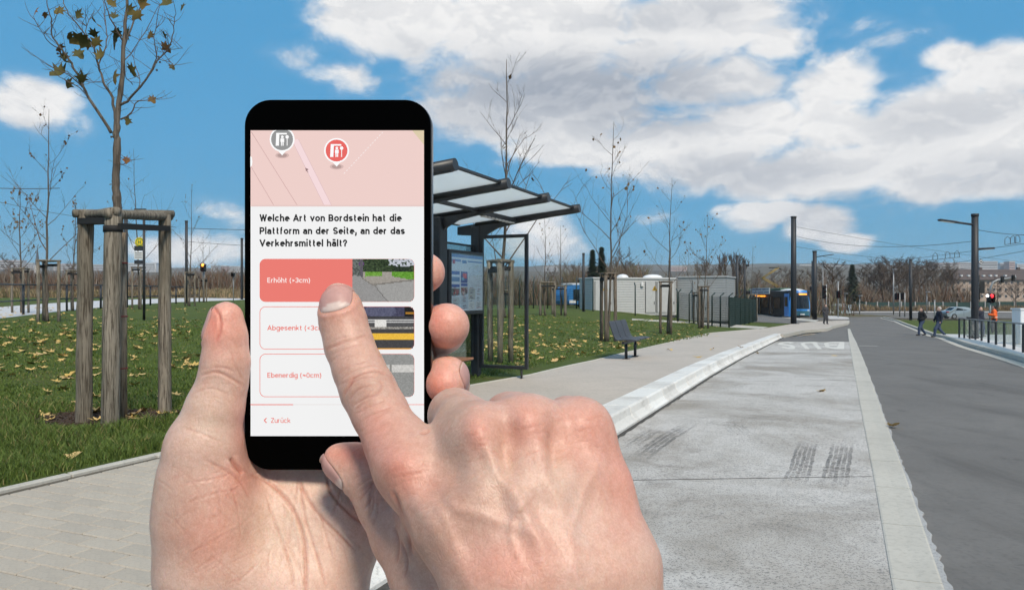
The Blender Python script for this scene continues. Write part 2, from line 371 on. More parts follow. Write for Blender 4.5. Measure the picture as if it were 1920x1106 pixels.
def surf(name, cols, scale, rough=0.85, bump=0.002, bscale=120, speck=None, stains=None, big=0.5):
    """hard ground: mottled colour, fine grain, optional dark specks and stains"""
    M = bpy.data.materials.new(name); M.use_nodes = True; nt = M.node_tree; b = nt.nodes['Principled BSDF']; N = nt.nodes.new; L = nt.links.new
    tc = N('ShaderNodeTexCoord'); b.inputs['Roughness'].default_value = rough; b.inputs['Specular IOR Level'].default_value = 0.3
    def nz(sc_, det=6, rg=0.6, dist=0.0, stretch=None):
        n = N('ShaderNodeTexNoise'); n.inputs['Scale'].default_value = sc_; n.inputs['Detail'].default_value = det; n.inputs['Roughness'].default_value = rg; n.inputs['Distortion'].default_value = dist
        if stretch:
            mp = N('ShaderNodeMapping'); mp.inputs['Rotation'].default_value = (0, 0, R(22.8)); mp.inputs['Scale'].default_value = stretch; L(tc.outputs['Object'], mp.inputs[0]); L(mp.outputs[0], n.inputs['Vector'])
        else: L(tc.outputs['Object'], n.inputs['Vector'])
        return n.outputs[0]
    def mixc(f, a, c, lo, hi, top=1.0):
        r = N('ShaderNodeMapRange'); L(f, r.inputs[0]); r.inputs[1].default_value = lo; r.inputs[2].default_value = hi; r.inputs[4].default_value = top
        m = N('ShaderNodeMix'); m.data_type = 'RGBA'; L(r.outputs[0], m.inputs[0])
        if isinstance(a, tuple): m.inputs[6].default_value = (*a, 1)
        else: L(a, m.inputs[6])
        m.inputs[7].default_value = (*c, 1); return m.outputs[2]
    c = mixc(nz(big, 5, 0.6, 0.3), cols[0], cols[1], 0.35, 0.65)
    c = mixc(nz(scale, 6, 0.65), c, cols[2], 0.45, 0.75, 0.55)
    c = mixc(nz(scale * 9, 5, 0.7), c, tuple(x * 0.62 for x in cols[0]), 0.50, 0.72, 0.55)
    if stains:
        for (sc_, lo, hi, cc, top, stre) in stains: c = mixc(nz(sc_, 6, 0.68, 0.4, stre), c, cc, lo, hi, top)
    if speck: 
        for (sc_, lo, hi, cc, top) in speck: c = mixc(nz(sc_, 3, 0.75), c, cc, lo, hi, top)
    L(c, b.inputs['Base Color'])
    bp = N('ShaderNodeBump'); bp.inputs['Distance'].default_value = bump; L(nz(bscale, 5, 0.7), bp.inputs['Height']); L(bp.outputs[0], b.inputs['Normal'])
    return M
M_ASPH = surf('asphalt', ((0.148, 0.142, 0.136), (0.175, 0.168, 0.160), (0.120, 0.116, 0.111)), 3.0, 0.9, 0.003, 160, speck=[(190, 0.62, 0.72, (0.22, 0.22, 0.22), 0.5)], stains=[(0.5, 0.52, 0.70, (0.105, 0.10, 0.095), 0.8, (2.2, 0.5, 1)), (1.4, 0.60, 0.72, (0.07, 0.067, 0.065), 0.75, (1.6, 0.9, 1))])
M_LANE = surf('concrete_lane', ((0.51, 0.49, 0.465), (0.58, 0.56, 0.535), (0.41, 0.39, 0.365)), 2.2, 0.85, 0.003, 120,
              speck=[(75, 0.53, 0.63, (0.11, 0.11, 0.11), 0.8), (40, 0.57, 0.65, (0.13, 0.13, 0.13), 0.6)], stains=[(0.42, 0.46, 0.62, (0.29, 0.262, 0.225), 0.85, (0.9, 0.9, 1)), (1.3, 0.56, 0.72, (0.23, 0.21, 0.185), 0.7, (1, 1, 1)), (4.0, 0.62, 0.74, (0.22, 0.20, 0.18), 0.6, (0.8, 1.3, 1)), (9.0, 0.66, 0.72, (0.12, 0.115, 0.11), 0.6, (0.9, 1.2, 1))])
M_PAVE = surf('pale_asphalt', ((0.44, 0.395, 0.35), (0.49, 0.44, 0.39), (0.39, 0.35, 0.305)), 2.5, 0.88, 0.002, 150, speck=[(140, 0.62, 0.72, (0.26, 0.245, 0.23), 0.45)], stains=[(0.7, 0.56, 0.76, (0.32, 0.30, 0.27), 0.7, (1, 1, 1))])
M_KERB = surf('white_kerb', ((0.68, 0.68, 0.66), (0.74, 0.74, 0.72), (0.60, 0.59, 0.57)), 5.0, 0.7, 0.001, 150, stains=[(2.4, 0.60, 0.78, (0.46, 0.45, 0.43), 0.6, (1, 1, 3))])
M_KERBS = [M_KERB] + [surf('white_kerb_' + n_, tuple(tuple(v * k_ for v in c_) for c_ in ((0.68, 0.67, 0.645), (0.74, 0.73, 0.70), (0.58, 0.57, 0.545))), 5.0, 0.7, 0.001, 150, stains=[(1.8, 0.52, 0.72, (0.36, 0.345, 0.32), 0.65, (1, 1, 2.5)), (14.0, 0.60, 0.72, (0.22, 0.21, 0.20), 0.5, (1, 1, 1))]) for n_, k_ in (('b', .95), ('c', .88), ('d', 1.0))]
M_STRIP = surf('beige_concrete', ((0.45, 0.43, 0.385), (0.50, 0.48, 0.43), (0.39, 0.37, 0.33)), 3.0, 0.85, 0.0015, 170, stains=[(0.9, 0.62, 0.76, (0.29, 0.275, 0.25), 0.7, (1, 1, 1))])
M_GREYC = surf('grey_concrete', ((0.36, 0.36, 0.36), (0.42, 0.42, 0.42), (0.30, 0.30, 0.30)), 3.0, 0.9, 0.004, 60, speck=[(70, 0.55, 0.65, (0.16, 0.16, 0.16), 0.7)])
M_PLAT = surf('pale_paving', ((0.50, 0.50, 0.51), (0.55, 0.55, 0.56), (0.45, 0.45, 0.45)), 2.0, 0.85, 0.001, 100)
M_EARTH = surf('earth', ((0.10, 0.085, 0.05), (0.13, 0.115, 0.065), (0.075, 0.08, 0.035)), 0.6, 0.95, 0.01, 20, big=0.04)
M_TURF = surf('turf', ((0.064, 0.094, 0.012), (0.086, 0.116, 0.016), (0.046, 0.072, 0.009)), 1.4, 0.95, 0.02, 45, big=0.35, stains=[(0.55, 0.52, 0.70, (0.105, 0.085, 0.026), 0.7, (1, 1, 1)), (30.0, 0.50, 0.68, (0.028, 0.055, 0.010), 0.75, (1, 1, 1)), (12.0, 0.55, 0.70, (0.07, 0.10, 0.018), 0.6, (1, 1, 1))])

# wide sheet of ground to the horizon
bm = bmesh.new(); xs = [-4000, -800, -200, -60, -30, -15, -6, 0, 8, 16, 30, 60, 200, 800, 4000]; ysb = [-60] + YCUTS[1:] + [600, 1500, 5000]
V = [[bm.verts.new((x, y, terr(x, y) - 0.33)) for x in xs] for y in ysb]
for j in range(len(ysb) - 1):
    for i in range(len(xs) - 1): bm.faces.new((V[j][i], V[j][i + 1], V[j + 1][i + 1], V[j + 1][i]))
struct(bm_obj('ground', bm, M_EARTH))

LOW = -0.18
zroad = lambda x, y: prof(y)
# --- road: asphalt from behind the camera to the far junction
far_right = pxs([(1656, 596), (1683, 602.5), (1707, 612), (1754, 630), (1775, 634), (1819, 650), (1920, 678)], LOW)
k0, k1 = Vector(far_right[-1]), Vector(far_right[-2]); dirn = (k0 - k1).normalized()
right_edge = far_right + [tuple(k0 + dirn * 14), tuple(k0 + dirn * 32)]
fr = pxs([(2500, 597), (1660, 597)], LOW)
road_plan = [st(0.3, -18), st(0.3, 34), tuple(gp(1520, 628, LOW)[:2]), tuple(gp(1560, 617, LOW)[:2]), tuple(gp(1560, 600, LOW)[:2]), (22, 88), (22, 124), (130, 124), (130, 93), (44.5, 92.5)] + right_edge
struct(sheet('road', road_plan, LOW - 0.008, M_ASPH, 0.1, zf=zroad))
# --- bus lane slab
lane_far = [gp(1590, 640.5, LOW), gp(1455, 640.5, LOW)]
def strip_left(y): return 1588 + (y - 617) * 0.18 if y < 890 else 1637 + (y - 890) * 0.163
sl = [gp(1591.5, 640.5, LOW), gp(1601, 700, LOW), gp(1615, 780, LOW), gp(1636, 893, LOW), gp(1671, 1106, LOW)]
sdir = Vector((sl[-1] - sl[-2])[:2]).normalized()
lane_plan = [(p[0] + .07, p[1]) for p in sl] + [tuple(Vector(sl[-1][:2]) + sdir * 8 + Vector((.07, 0))), st(0.02, -16), st(0.02, along(*lane_far[1][:2])), ]
lane = sheet('bus_lane', lane_plan, LOW, M_LANE, 0.06, zf=zroad)
# expansion joint across the slab
# --- concrete channel between lane and road: slabs laid end to end
chan = struct(empty('channel', (0, 0, 0)))
cl_ = [gp(*p, LOW) for p in ((1589, 616.5), (1591.5, 640.5), (1601, 700), (1615, 780), (1636, 893), (1671, 1106))]
cr_ = [gp(*p, LOW) for p in ((1593, 616.5), (1603, 640.5), (1625, 700), (1651, 780), (1690, 893), (1758, 1106))]
gr_ = [gp(*p, LOW) for p in ((1594, 616.5), (1605, 640.5), (1629, 700), (1658, 780), (1700, 893), (1783, 1106))]
def lerp_line(P, y):
    if y <= P[-1].y:
        a, b = P[-2], P[-1]
    else:
        a, b = P[0], P[1]
        for i in range(len(P) - 1):
            if P[i + 1].y <= y <= P[i].y: a, b = P[i], P[i + 1]; break
    t = (y - a.y) / (b.y - a.y); return a.x + (b.x - a.x) * t
y = -4.0; joints = []
while y < cl_[0].y - 0.2:
    joints.append(y); y += 1.0 if y < 6.2 else (1.15 if y < 9 else (2.0 if y < 24 else 4.0))
joints.append(cl_[0].y)
for a, b in zip(joints, joints[1:]):
    b2 = b - 0.008
    bm = bmesh.new(); P = []
    for yy in (a, b2):
        xl, xr = lerp_line(cl_, yy) + 0.01, lerp_line(cr_, yy); z = prof(yy) + LOW
        # shallow dish across
        P.append([bm.verts.new((xl + (xr - xl) * q, yy - (xl + (xr - xl) * q - xl) * 0.35, z + dz)) for q, dz in ((0, 0.0045), (0.05, 0.0075), (0.5, 0.0045), (0.95, 0.0095), (1, 0.006))])
    for i in range(4): bm.faces.new((P[0][i], P[0][i + 1], P[1][i + 1], P[1][i]))
    r = bmesh.ops.extrude_edge_only(bm, edges=[e for e in bm.edges if len(e.link_faces) == 1])
    for g in r['geom']:
        if isinstance(g, bmesh.types.BMVert): g.co.z -= 0.06
    fixn(bm); bm_obj('channel_slab', bm, M_STRIP, chan)
bm = bmesh.new(); pr = None; rj = random.Random(2)
yy = -4.0
while yy < gr_[0].y:
    xl, xr = lerp_line(cr_, yy) - 0.01, lerp_line(gr_, yy) + rj.uniform(-0.012, 0.012); z = prof(yy) + LOW + 0.002
    c = [bm.verts.new((xl, yy, z)), bm.verts.new((xr, yy - (xr - xl) * 0.3, z)), bm.verts.new((xr + 0.01, yy - (xr - xl) * 0.3, z - 0.03))]
    if pr:
        bm.faces.new((pr[0], pr[1], c[1], c[0])); bm.faces.new((pr[1], pr[2], c[2], c[1]))
    pr = c; yy += 0.08 if yy < 12 else 0.6
fixn(bm); bm_obj('concrete_backing', bm, M_GREYC, chan)
# --- raised white bus kerb: one metre stones
kerb = struct(empty('bus_kerb', (KX, KY, 0)))
T_END = along(*gp(1467, 633, LOW)[:2])
prof_k = [(0.0, LOW - 0.06), (0.0, LOW + 0.035), (0.05, LOW + 0.05), (0.085, LOW + 0.10), (0.10, 0.0), (0.125, 0.020), (0.46, 0.012), (0.465, -0.1)]
t = -14.0; rj = random.Random(4); first = True
while t < T_END - 0.2:
    L_ = 1.0; bm = bmesh.new(); rows = []
    for tt in (t + 0.009, t + L_ - 0.009):
        row = []
        for s_, z_ in prof_k:
            x, y = st(s_ + rj.uniform(-0.002, 0.002), tt); row.append(bm.verts.new((x, y, prof(y) + z_)))
        rows.append(row)
    for i in range(len(prof_k) - 1): bm.faces.new((rows[0][i], rows[0][i + 1], rows[1][i + 1], rows[1][i])).smooth = False
    bm.faces.new(rows[0]); bm.faces.new(rows[1][::-1]); fixn(bm)
    es = [e for e in bm.edges if len(e.link_faces) == 2 and all(len(f.verts) > 2 for f in e.link_faces) and e.calc_face_angle(0) > 1.2 and e.verts[0].co.z > prof(e.verts[0].co.y) - 0.17]
    bmesh.ops.bevel(bm, geom=es, offset=0.008, segments=1, affect='EDGES')
    bm_obj('kerb_stone', bm, rj.choice(M_KERBS), kerb); t += L_
# dirty joint line where the lane meets the kerb
M_GAP = mat('dirt_joint', (0.06, 0.055, 0.05), 0.95, var=0.3, scale=12)
bm = bmesh.new(); pr = None; rj = random.Random(8); tt = -14
while tt < T_END:
    a, b = st(0.03, tt), st(-0.045 - rj.random() * 0.03, tt)
    c = [bm.verts.new((a[0], a[1], prof(a[1]) + LOW + 0.0035)), bm.verts.new((b[0], b[1], prof(b[1]) + LOW + 0.0035))]
    if pr: bm.faces.new((pr[0], pr[1], c[1], c[0]))
    pr = c; tt += 0.12 if tt < 8 else 0.5
fixn(bm); struct(bm_obj('dirt_seam', bm, M_GAP))
# --- pavement
lawn_edge_px = [(995, 703), (1120, 674.5), (1200, 655), (1280, 636), (1329, 624.5), (1432, 615.5)]
le = [st(3.1, -14), st(3.1, -2.2), tuple(gp(290, 855)[:2]), st(2.95, 2.5)] + pxs(lawn_edge_px)
T_BR = 0.15                       # from here on the paving is smooth; nearer the camera it is laid in bricks
ped_out = pxs([(1468, 633), (1508, 624), (1549, 621), (1560, 616), (1589, 609), (1591.5, 605)], LOW) + pxs([(1587, 601), (1532, 602.5), (1490, 606)], 0.0)
pave_plan = [st(0.44, T_BR), st(0.44, T_END - 0.02)] + ped_out + pxs([(1432, 615.5)]) + pxs(lawn_edge_px)[::-1][1:] + [st(2.95, 2.5), st(2.97, T_BR)]
sheet('pavement', pave_plan, 0.0, M_PAVE, 0.35, zf=zroad)
# kerb edge round the end of the pavement
bm = bmesh.new(); pts = [Vector((p[0], p[1], prof(p[1]))) for p in ped_out[:8]]
for a, b in zip(pts, pts[1:]):
    bar(bm, a + Vector((0, 0, -0.085)), b + Vector((0, 0, -0.085)), 0.14, 0.2)
struct(bm_obj('pavement_edge', bm, M_STRIP))
# --- brick paving (running bond, courses across the pavement)
M_BRICK = [surf('paver_%s' % n, c, 6, 0.85, 0.002, 110) for n, c in (('a', ((0.41, 0.365, 0.305), (0.45, 0.40, 0.335), (0.37, 0.325, 0.27))), ('b', ((0.425, 0.378, 0.315), (0.465, 0.415, 0.345), (0.38, 0.335, 0.28))), ('c', ((0.39, 0.348, 0.292), (0.43, 0.383, 0.32), (0.345, 0.305, 0.255))))]
bed_plan = [st(0.44, -14), st(0.44, T_BR), st(2.97, T_BR), st(3.1, -2.2), st(3.1, -14)]
M_SAND = surf('joint_sand', ((0.10, 0.088, 0.07), (0.13, 0.115, 0.09), (0.06, 0.055, 0.04)), 8, 0.95, 0.004, 90)
bed = sheet('brick_paving', bed_plan, -0.012, M_SAND, 0.3, zf=zroad)
BW, BL, GAP = 0.14, 0.28, 0.008
brick_me = []
for i in range(3):
    bm = bmesh.new(); box(bm, (0, 0, -0.03), (BL - GAP, BW - GAP, 0.06), bev=0.006); me = bpy.data.meshes.new('brick'); bm.to_mesh(me); bm.free(); me.materials.append(M_BRICK[i]); brick_me.append(me)
rb = random.Random(12); nb = 0; row = 0; t = T_BR - BW / 2
ang = math.atan2(KC, -KS)
half_me = []
for i in range(3):
    bm = bmesh.new(); box(bm, (0, 0, -0.03), (BL / 2 - GAP, BW - GAP, 0.06), bev=0.006); me = bpy.data.meshes.new('half_brick'); bm.to_mesh(me); bm.free(); me.materials.append(M_BRICK[i]); half_me.append(me)
def courses():
    """(s, t, half) of every brick, course by course from the camera outwards"""
    row = 0; t = T_BR - BW / 2; n_ = int((3.02 - 0.47) / BL)
    while t > -8.2:
        s = 0.47
        if row % 2: yield (s + BL / 4, t, True); s += BL / 2
        for k in range(n_ - (row % 2)): yield (s + BL / 2, t, False); s += BL
        if row % 2: yield (s + BL / 4, t, True); s += BL / 2
        if 3.07 - s > BL * .45: yield (s + BL / 4, t, True)
        t -= BW; row += 1
bm = bmesh.new()
for s, t, hf in courses():
    x, y = st(s, t); px = CX + F * x / max(y, 0.3); w_ = BL / 2 if hf else BL
    if y > 2.6 and -170 < px < 560 and nb < 300:
        o = bpy.data.objects.new('brick', rb.choice(half_me if hf else brick_me)); COL.objects.link(o); o.parent = bed; nb += 1
        o.location = (x, y, prof(y) + rb.uniform(-0.002, 0.002)); o.rotation_euler = (rb.uniform(-.006, .006), rb.uniform(-.006, .006), ang + rb.uniform(-.008, .008))
    else:
        box(bm, (x, y, prof(y) - 0.03 + rb.uniform(-0.0015, 0.002)), (w_ - GAP, BW - GAP, 0.06), ang, mi=rb.randrange(3))
stuff(bm_obj('bricks', bm, M_BRICK, bed))
# edging stones between paving and lawn
edg = struct(empty('lawn_edging', (*le[2], 0)))
epl = [st(3.12, -9)] + [st(3.12, -2.3), tuple(gp(290, 855)[:2]), st(2.97, 2.5)] + pxs(lawn_edge_px)
def walk(pl, step):
    out = []; 
    for a, b in zip(pl, pl[1:]):
        a, b = Vector((a[0], a[1])), Vector((b[0], b[1])); n = max(1, round((b - a).length / step))
        out += [(a + (b - a) * i / n, a + (b - a) * (i + 1) / n) for i in range(n)]
    return out
for a, b in walk(epl, 1.0):
    bm = bmesh.new(); dv = (b - a).normalized() * 0.004
    bar(bm, (*(a + dv), prof(a.y) - 0.045), (*(b - dv), prof(b.y) - 0.045), 0.075, 0.12, bev=0.008); bm_obj('edging_stone', bm, M_STRIP, edg)
# --- lawns
back_px = [(455, 562.5), (330, 567), (230, 573), (100, 586), (0, 598), (-250, 624)]
lawn_plan = [tuple(p) for p in epl] + pxs([(1490, 606)]) + [(30, 78), (30, 95), (6, 100), (-30, 96)] + pxs(back_px) + [(-30, 14), (-14, 2), st(12, -9)]
lawn = sheet('lawn', lawn_plan, 0.012, M_TURF, 0.3, scuts=(4, 6, 8, 10, 12, 14, 16, 20, 30))
# --- paved way at the left with the railing
way_plan = pxs(back_px[::-1]) + pxs([(600, 559.5), (600, 556), (455, 557), (330, 559.5), (200, 563.5), (100, 569), (0, 576.5), (-250, 592)])
sheet('tram_platform', way_plan, 0.03, M_PLAT, 0.3)
back_lawn = [p for p in pxs([(-250, 591), (0, 576), (100, 568.7), (200, 563.3), (330, 559.3)])] + [(-40, 128), (-120, 128), (-120, 60)]
sheet('far_lawn', back_lawn, 0.03, M_TURF, 0.3)
# narrow paths and the drive in the middle lawn
sheet('lawn_path', pxs([(1185, 597.5), (1300, 603), (1440, 613), (1428, 616), (1300, 606.5), (1185, 600)], 0.02), 0.022, M_STRIP, 0.03)
sheet('drive', pxs([(1330, 598), (1390, 588), (1420, 587), (1520, 601), (1490, 607), (1400, 603)], 0.02), 0.020, M_ASPH, 0.03)
sheet('drive_edge', pxs([(1330, 599.5), (1340, 596), (1415, 602), (1405, 605)], 0.03), 0.028, M_STRIP, 0.03)
sheet('drive_border', pxs([(1420, 585.5), (1535, 600), (1528, 603), (1412, 588)], 0.03), 0.028, M_STRIP, 0.03)
# --- verge and footway at the right
rk2 = [Vector((p[0], p[1])) for p in right_edge]
verge = [tuple(p) for p in rk2[:4]] + [tuple(p) for p in pxs([(1800, 631), (1860, 631), (2200, 631), (2200, 603), (1690, 600)], -0.06)]
sheet('verge', verge, -0.07, M_TURF, 0.3, zf=zroad)
foot = [tuple(p) for p in rk2[3:]] + [tuple(rk2[-1] + Vector((6, 0))), tuple(gp(2300, 690, -0.06)[:2]), tuple(gp(2300, 631, -0.06)[:2])]
sheet('footway', foot, -0.055, M_PLAT, 0.3, zf=zroad)
ke = struct(empty('road_kerb', (*rk2[3], 0)))
for a, b in walk(rk2, 1.6):
    bm = bmesh.new(); dv = (b - a).normalized() * 0.006
    bar(bm, (*(a + dv), prof(a.y) - 0.11), (*(b - dv), prof(b.y) - 0.11), 0.18, 0.14, bev=0.015); bm_obj('kerb_block', bm, M_STRIP, ke)
# gutter line along that kerb
bm = bmesh.new(); pr = None
for p, q in zip(rk2, rk2[1:]):
    for k in range(6):
        c0 = p + (q - p) * k / 6; nrm = Vector(((q - p).y, -(q - p).x)).normalized()
        if nrm.x > 0: nrm = -nrm
        c1 = c0 + nrm * 0.42; c0 = c0 + nrm * 0.07
        c = [bm.verts.new((*c0, prof(c0.y) + LOW + 0.002)), bm.verts.new((*c1, prof(c1.y) + LOW + 0.002))]
        if pr: bm.faces.new((pr[0], pr[1], c[1], c[0]))
        pr = c
fixn(bm); struct(bm_obj('gutter', bm, M_STRIP))
# far side of the junction: footway and rough grass in front of the fence
sheet('far_footway', [(22, 124), (130, 124), (130, 127), (22, 127)], -0.10, M_PLAT, 0.2, zf=zroad)
# small island with kerb at the far junction
sheet('traffic_island', pxs([(1548, 590.5), (1590, 594.5), (1592, 597), (1545, 596.5)], -0.06), -0.06, M_PLAT, 0.3, zf=zroad)
# sawn joints across the slab
for (xa, ya, xb, yb) in ((1180, 900, 1634, 893), (1330, 716, 1603, 712)):
    a, b = gp(xa, ya, LOW), gp(xb, yb, LOW); dv = (b - a).normalized(); a, b = a - dv * .5, b; nr = Vector((-dv.y, dv.x, 0)) * .007; bm = bmesh.new()
    bm.faces.new([bm.verts.new((p.x, p.y, prof(p.y) + LOW + .002)) for p in (a - nr, b - nr, b + nr, a + nr)]); bm_obj('slab_joint', bm, M_GAP, lane)
# --- painted word and lines
M_PAINT = surf('road_paint', ((0.60, 0.585, 0.54), (0.66, 0.64, 0.60), (0.5, 0.49, 0.45)), 8, 0.8, 0.001, 90)
M_TYRE = None
def tyre_mat():
    M = bpy.data.materials.new('tyre_rubber'); M.use_nodes = True; nt = M.node_tree; b = nt.nodes['Principled BSDF']; N = nt.nodes.new; L = nt.links.new
    b.inputs['Base Color'].default_value = (0.05, 0.05, 0.055, 1); b.inputs['Roughness'].default_value = 0.9
    tc = N('ShaderNodeTexCoord'); n = N('ShaderNodeTexNoise'); L(tc.outputs['Object'], n.inputs['Vector']); n.inputs['Scale'].default_value = 26; n.inputs['Detail'].default_value = 7; n.inputs['Roughness'].default_value = 0.75
    a = N('ShaderNodeAttribute'); a.attribute_name = 'wear'
    ad = N('ShaderNodeMath'); ad.operation = 'MULTIPLY_ADD'; L(a.outputs['Fac'], ad.inputs[0]); ad.inputs[1].default_value = 0.75; L(n.outputs[0], ad.inputs[2])
    r = N('ShaderNodeMapRange'); L(ad.outputs[0], r.inputs[0]); r.inputs[1].default_value = 0.72; r.inputs[2].default_value = 1.30; r.inputs[4].default_value = 0.46; L(r.outputs[0], b.inputs['Alpha'])
    return M
M_TYRE = tyre_mat()
def skid(pxl, w, tracks=5, off=0.0):
    """tyre mark along a pixel polyline: several narrow tread lines that fade out"""
    P = [gp(x, y, LOW) for x, y in pxl]; pts = []
    for a, b in zip(P, P[1:]):
        n = max(2, int((b - a).length / 0.07)); pts += [a + (b - a) * k / n for k in range(n)]
    pts.append(P[-1]); bm = bmesh.new(); lay = bm.verts.layers.float.new('wear'); n = len(pts); rg = random.Random(int(pxl[0][0]))
    for q in range(tracks):
        for i in range(n - 1):
            f = i / (n - 1); wv = math.sin(math.pi * min(1, .12 + f * .95)) * (0.85 if q % 2 else 1.0) + off
            if rg.random() > .40 + wv * .95: continue
            tn = pts[i + 1] - pts[i]; nr = Vector((tn.y, -tn.x, 0)).normalized(); sh = rg.uniform(-.006, .006)
            o0, o1 = -w / 2 + w * (q + rg.uniform(.04, .10)) / tracks + sh, -w / 2 + w * (q + rg.uniform(.78, .86)) / tracks + sh; a_, b_ = rg.uniform(-.05, .08), rg.uniform(.92, 1.1)
            c = [pts[i] + tn * k + nr * o for k, o in ((a_, o0), (a_ + .1, o1), (b_ + .1, o1), (b_, o0))]
            vs = [bm.verts.new((p.x, p.y, prof(p.y) + LOW + 0.003)) for p in c]
            for v in vs: v[lay] = max(0, wv * rg.uniform(.6, 1.05))
            bm.faces.new(vs)
    fixn(bm)
    for f in bm.faces:
        if f.normal.z < 0: f.normal_flip()
    return bm_obj('tyre_mark', bm, M_TYRE, lane)
skid([(1518, 822), (1508, 850), (1500, 880), (1486, 910), (1468, 940)], 0.20, 5)
skid([(1580, 826), (1575, 855), (1568, 885), (1562, 915), (1555, 945)], 0.22, 5)
skid([(1297, 793), (1250, 820), (1215, 845), (1185, 868), (1150, 890)], 0.22, 4)
skid([(1240, 795), (1200, 822), (1165, 845), (1130, 862)], 0.2, 4, -0.25)
skid([(1372, 782), (1374, 798), (1390, 812), (1420, 826), (1465, 840)], 0.26, 6, -0.35)
skid([(1400, 712), (1380, 725), (1350, 738)], 0.25, 4, -0.45)
for (x0, y0, x1, y1) in ((1612, 648, 1648, 648.6),):
    P = [gp(x, y, LOW) for x, y in ((x0, y0), (x1, y1))]; d_ = Vector((0, 0.10, 0)); bm = bmesh.new()
    bm.faces.new([bm.verts.new(Vector((p.x, p.y, prof(p.y) + LOW - 0.003))) for p in (P[0], P[1], P[1] + d_ * 2, P[0] + d_ * 2)]); struct(bm_obj('road_marking', bm, M_PAINT))
# ================================================================== young trees in stake frames
def wood_mat(name, c0, c1, dark):
    M = bpy.data.materials.new(name); M.use_nodes = True; nt = M.node_tree; b = nt.nodes['Principled BSDF']; N = nt.nodes.new; L = nt.links.new
    tc = N('ShaderNodeTexCoord'); mp = N('ShaderNodeMapping'); L(tc.outputs['Object'], mp.inputs[0]); mp.inputs['Scale'].default_value = (1, 1, 0.05)
    def nz(s, d, r, v): 
        n = N('ShaderNodeTexNoise'); L(v, n.inputs['Vector']); n.inputs['Scale'].default_value = s; n.inputs['Detail'].default_value = d; n.inputs['Roughness'].default_value = r; n.inputs['Distortion'].default_value = 0.6; return n.outputs[0]
    def mx(f, a, c, lo, hi, top=1.0):
        r = N('ShaderNodeMapRange'); L(f, r.inputs[0]); r.inputs[1].default_value = lo; r.inputs[2].default_value = hi; r.inputs[4].default_value = top
        m = N('ShaderNodeMix'); m.data_type = 'RGBA'; L(r.outputs[0], m.inputs[0])
        if isinstance(a, tuple): m.inputs[6].default_value = (*a, 1)
        else: L(a, m.inputs[6])
        m.inputs[7].default_value = (*c, 1); return m.outputs[2]
    grain = nz(70, 7, 0.65, mp.outputs[0])
    c = mx(nz(9, 4, 0.6, mp.outputs[0]), c0, c1, 0.35, 0.65); c = mx(grain, c, dark, 0.46, 0.60, 0.92); c = mx(nz(2.2, 4, 0.6, tc.outputs['Object']), c, tuple(x * 0.75 for x in c1), 0.5, 0.7, 0.6)
    v = N('ShaderNodeTexVoronoi'); mp2 = N('ShaderNodeMapping'); L(tc.outputs['Object'], mp2.inputs[0]); mp2.inputs['Scale'].default_value = (5, 5, 2.1); L(mp2.outputs[0], v.inputs['Vector']); v.inputs['Scale'].default_value = 1.0
    c2 = N('ShaderNodeMapRange'); L(v.outputs['Distance'], c2.inputs[0]); c2.inputs[1].default_value = 0.05; c2.inputs[2].default_value = 0.16; c2.inputs[3].default_value = 0.85; c2.inputs[4].default_value = 0
    m = N('ShaderNodeMix'); m.data_type = 'RGBA'; L(c2.outputs[0], m.inputs[0]); L(c, m.inputs[6]); m.inputs[7].default_value = (*[x * 1.1 for x in dark], 1)
    L(m.outputs[2], b.inputs['Base Color']); b.inputs['Roughness'].default_value = 0.85; b.inputs['Specular IOR Level'].default_value = 0.25
    bp = N('ShaderNodeBump'); bp.inputs['Distance'].default_value = 0.006; L(grain, bp.inputs['Height']); L(bp.outputs[0], b.inputs['Normal'])
    return M
M_STAKE = wood_mat('weathered_stake', (0.30, 0.265, 0.215), (0.17, 0.15, 0.118), (0.055, 0.044, 0.032))
M_STAKE2 = wood_mat('dark_stake', (0.20, 0.165, 0.13), (0.145, 0.12, 0.095), (0.06, 0.048, 0.038))
M_REED = wood_mat('reed_wrap', (0.40, 0.33, 0.25), (0.30, 0.235, 0.17), (0.11, 0.075, 0.05))
M_STRAP = mat('black_strap', (0.012, 0.012, 0.013), 0.8)
M_BARK = wood_mat('young_bark', (0.165, 0.14, 0.115), (0.11, 0.092, 0.075), (0.05, 0.04, 0.032))
M_TWIG = mat('twig_bark', (0.115, 0.085, 0.065), 0.9, var=0.3, scale=20)
M_TWIGF = mat('far_twig', (0.135, 0.105, 0.088), 0.95, var=0.25, scale=3)
M_TIE = mat('red_tie', (0.25, 0.03, 0.03), 0.6)
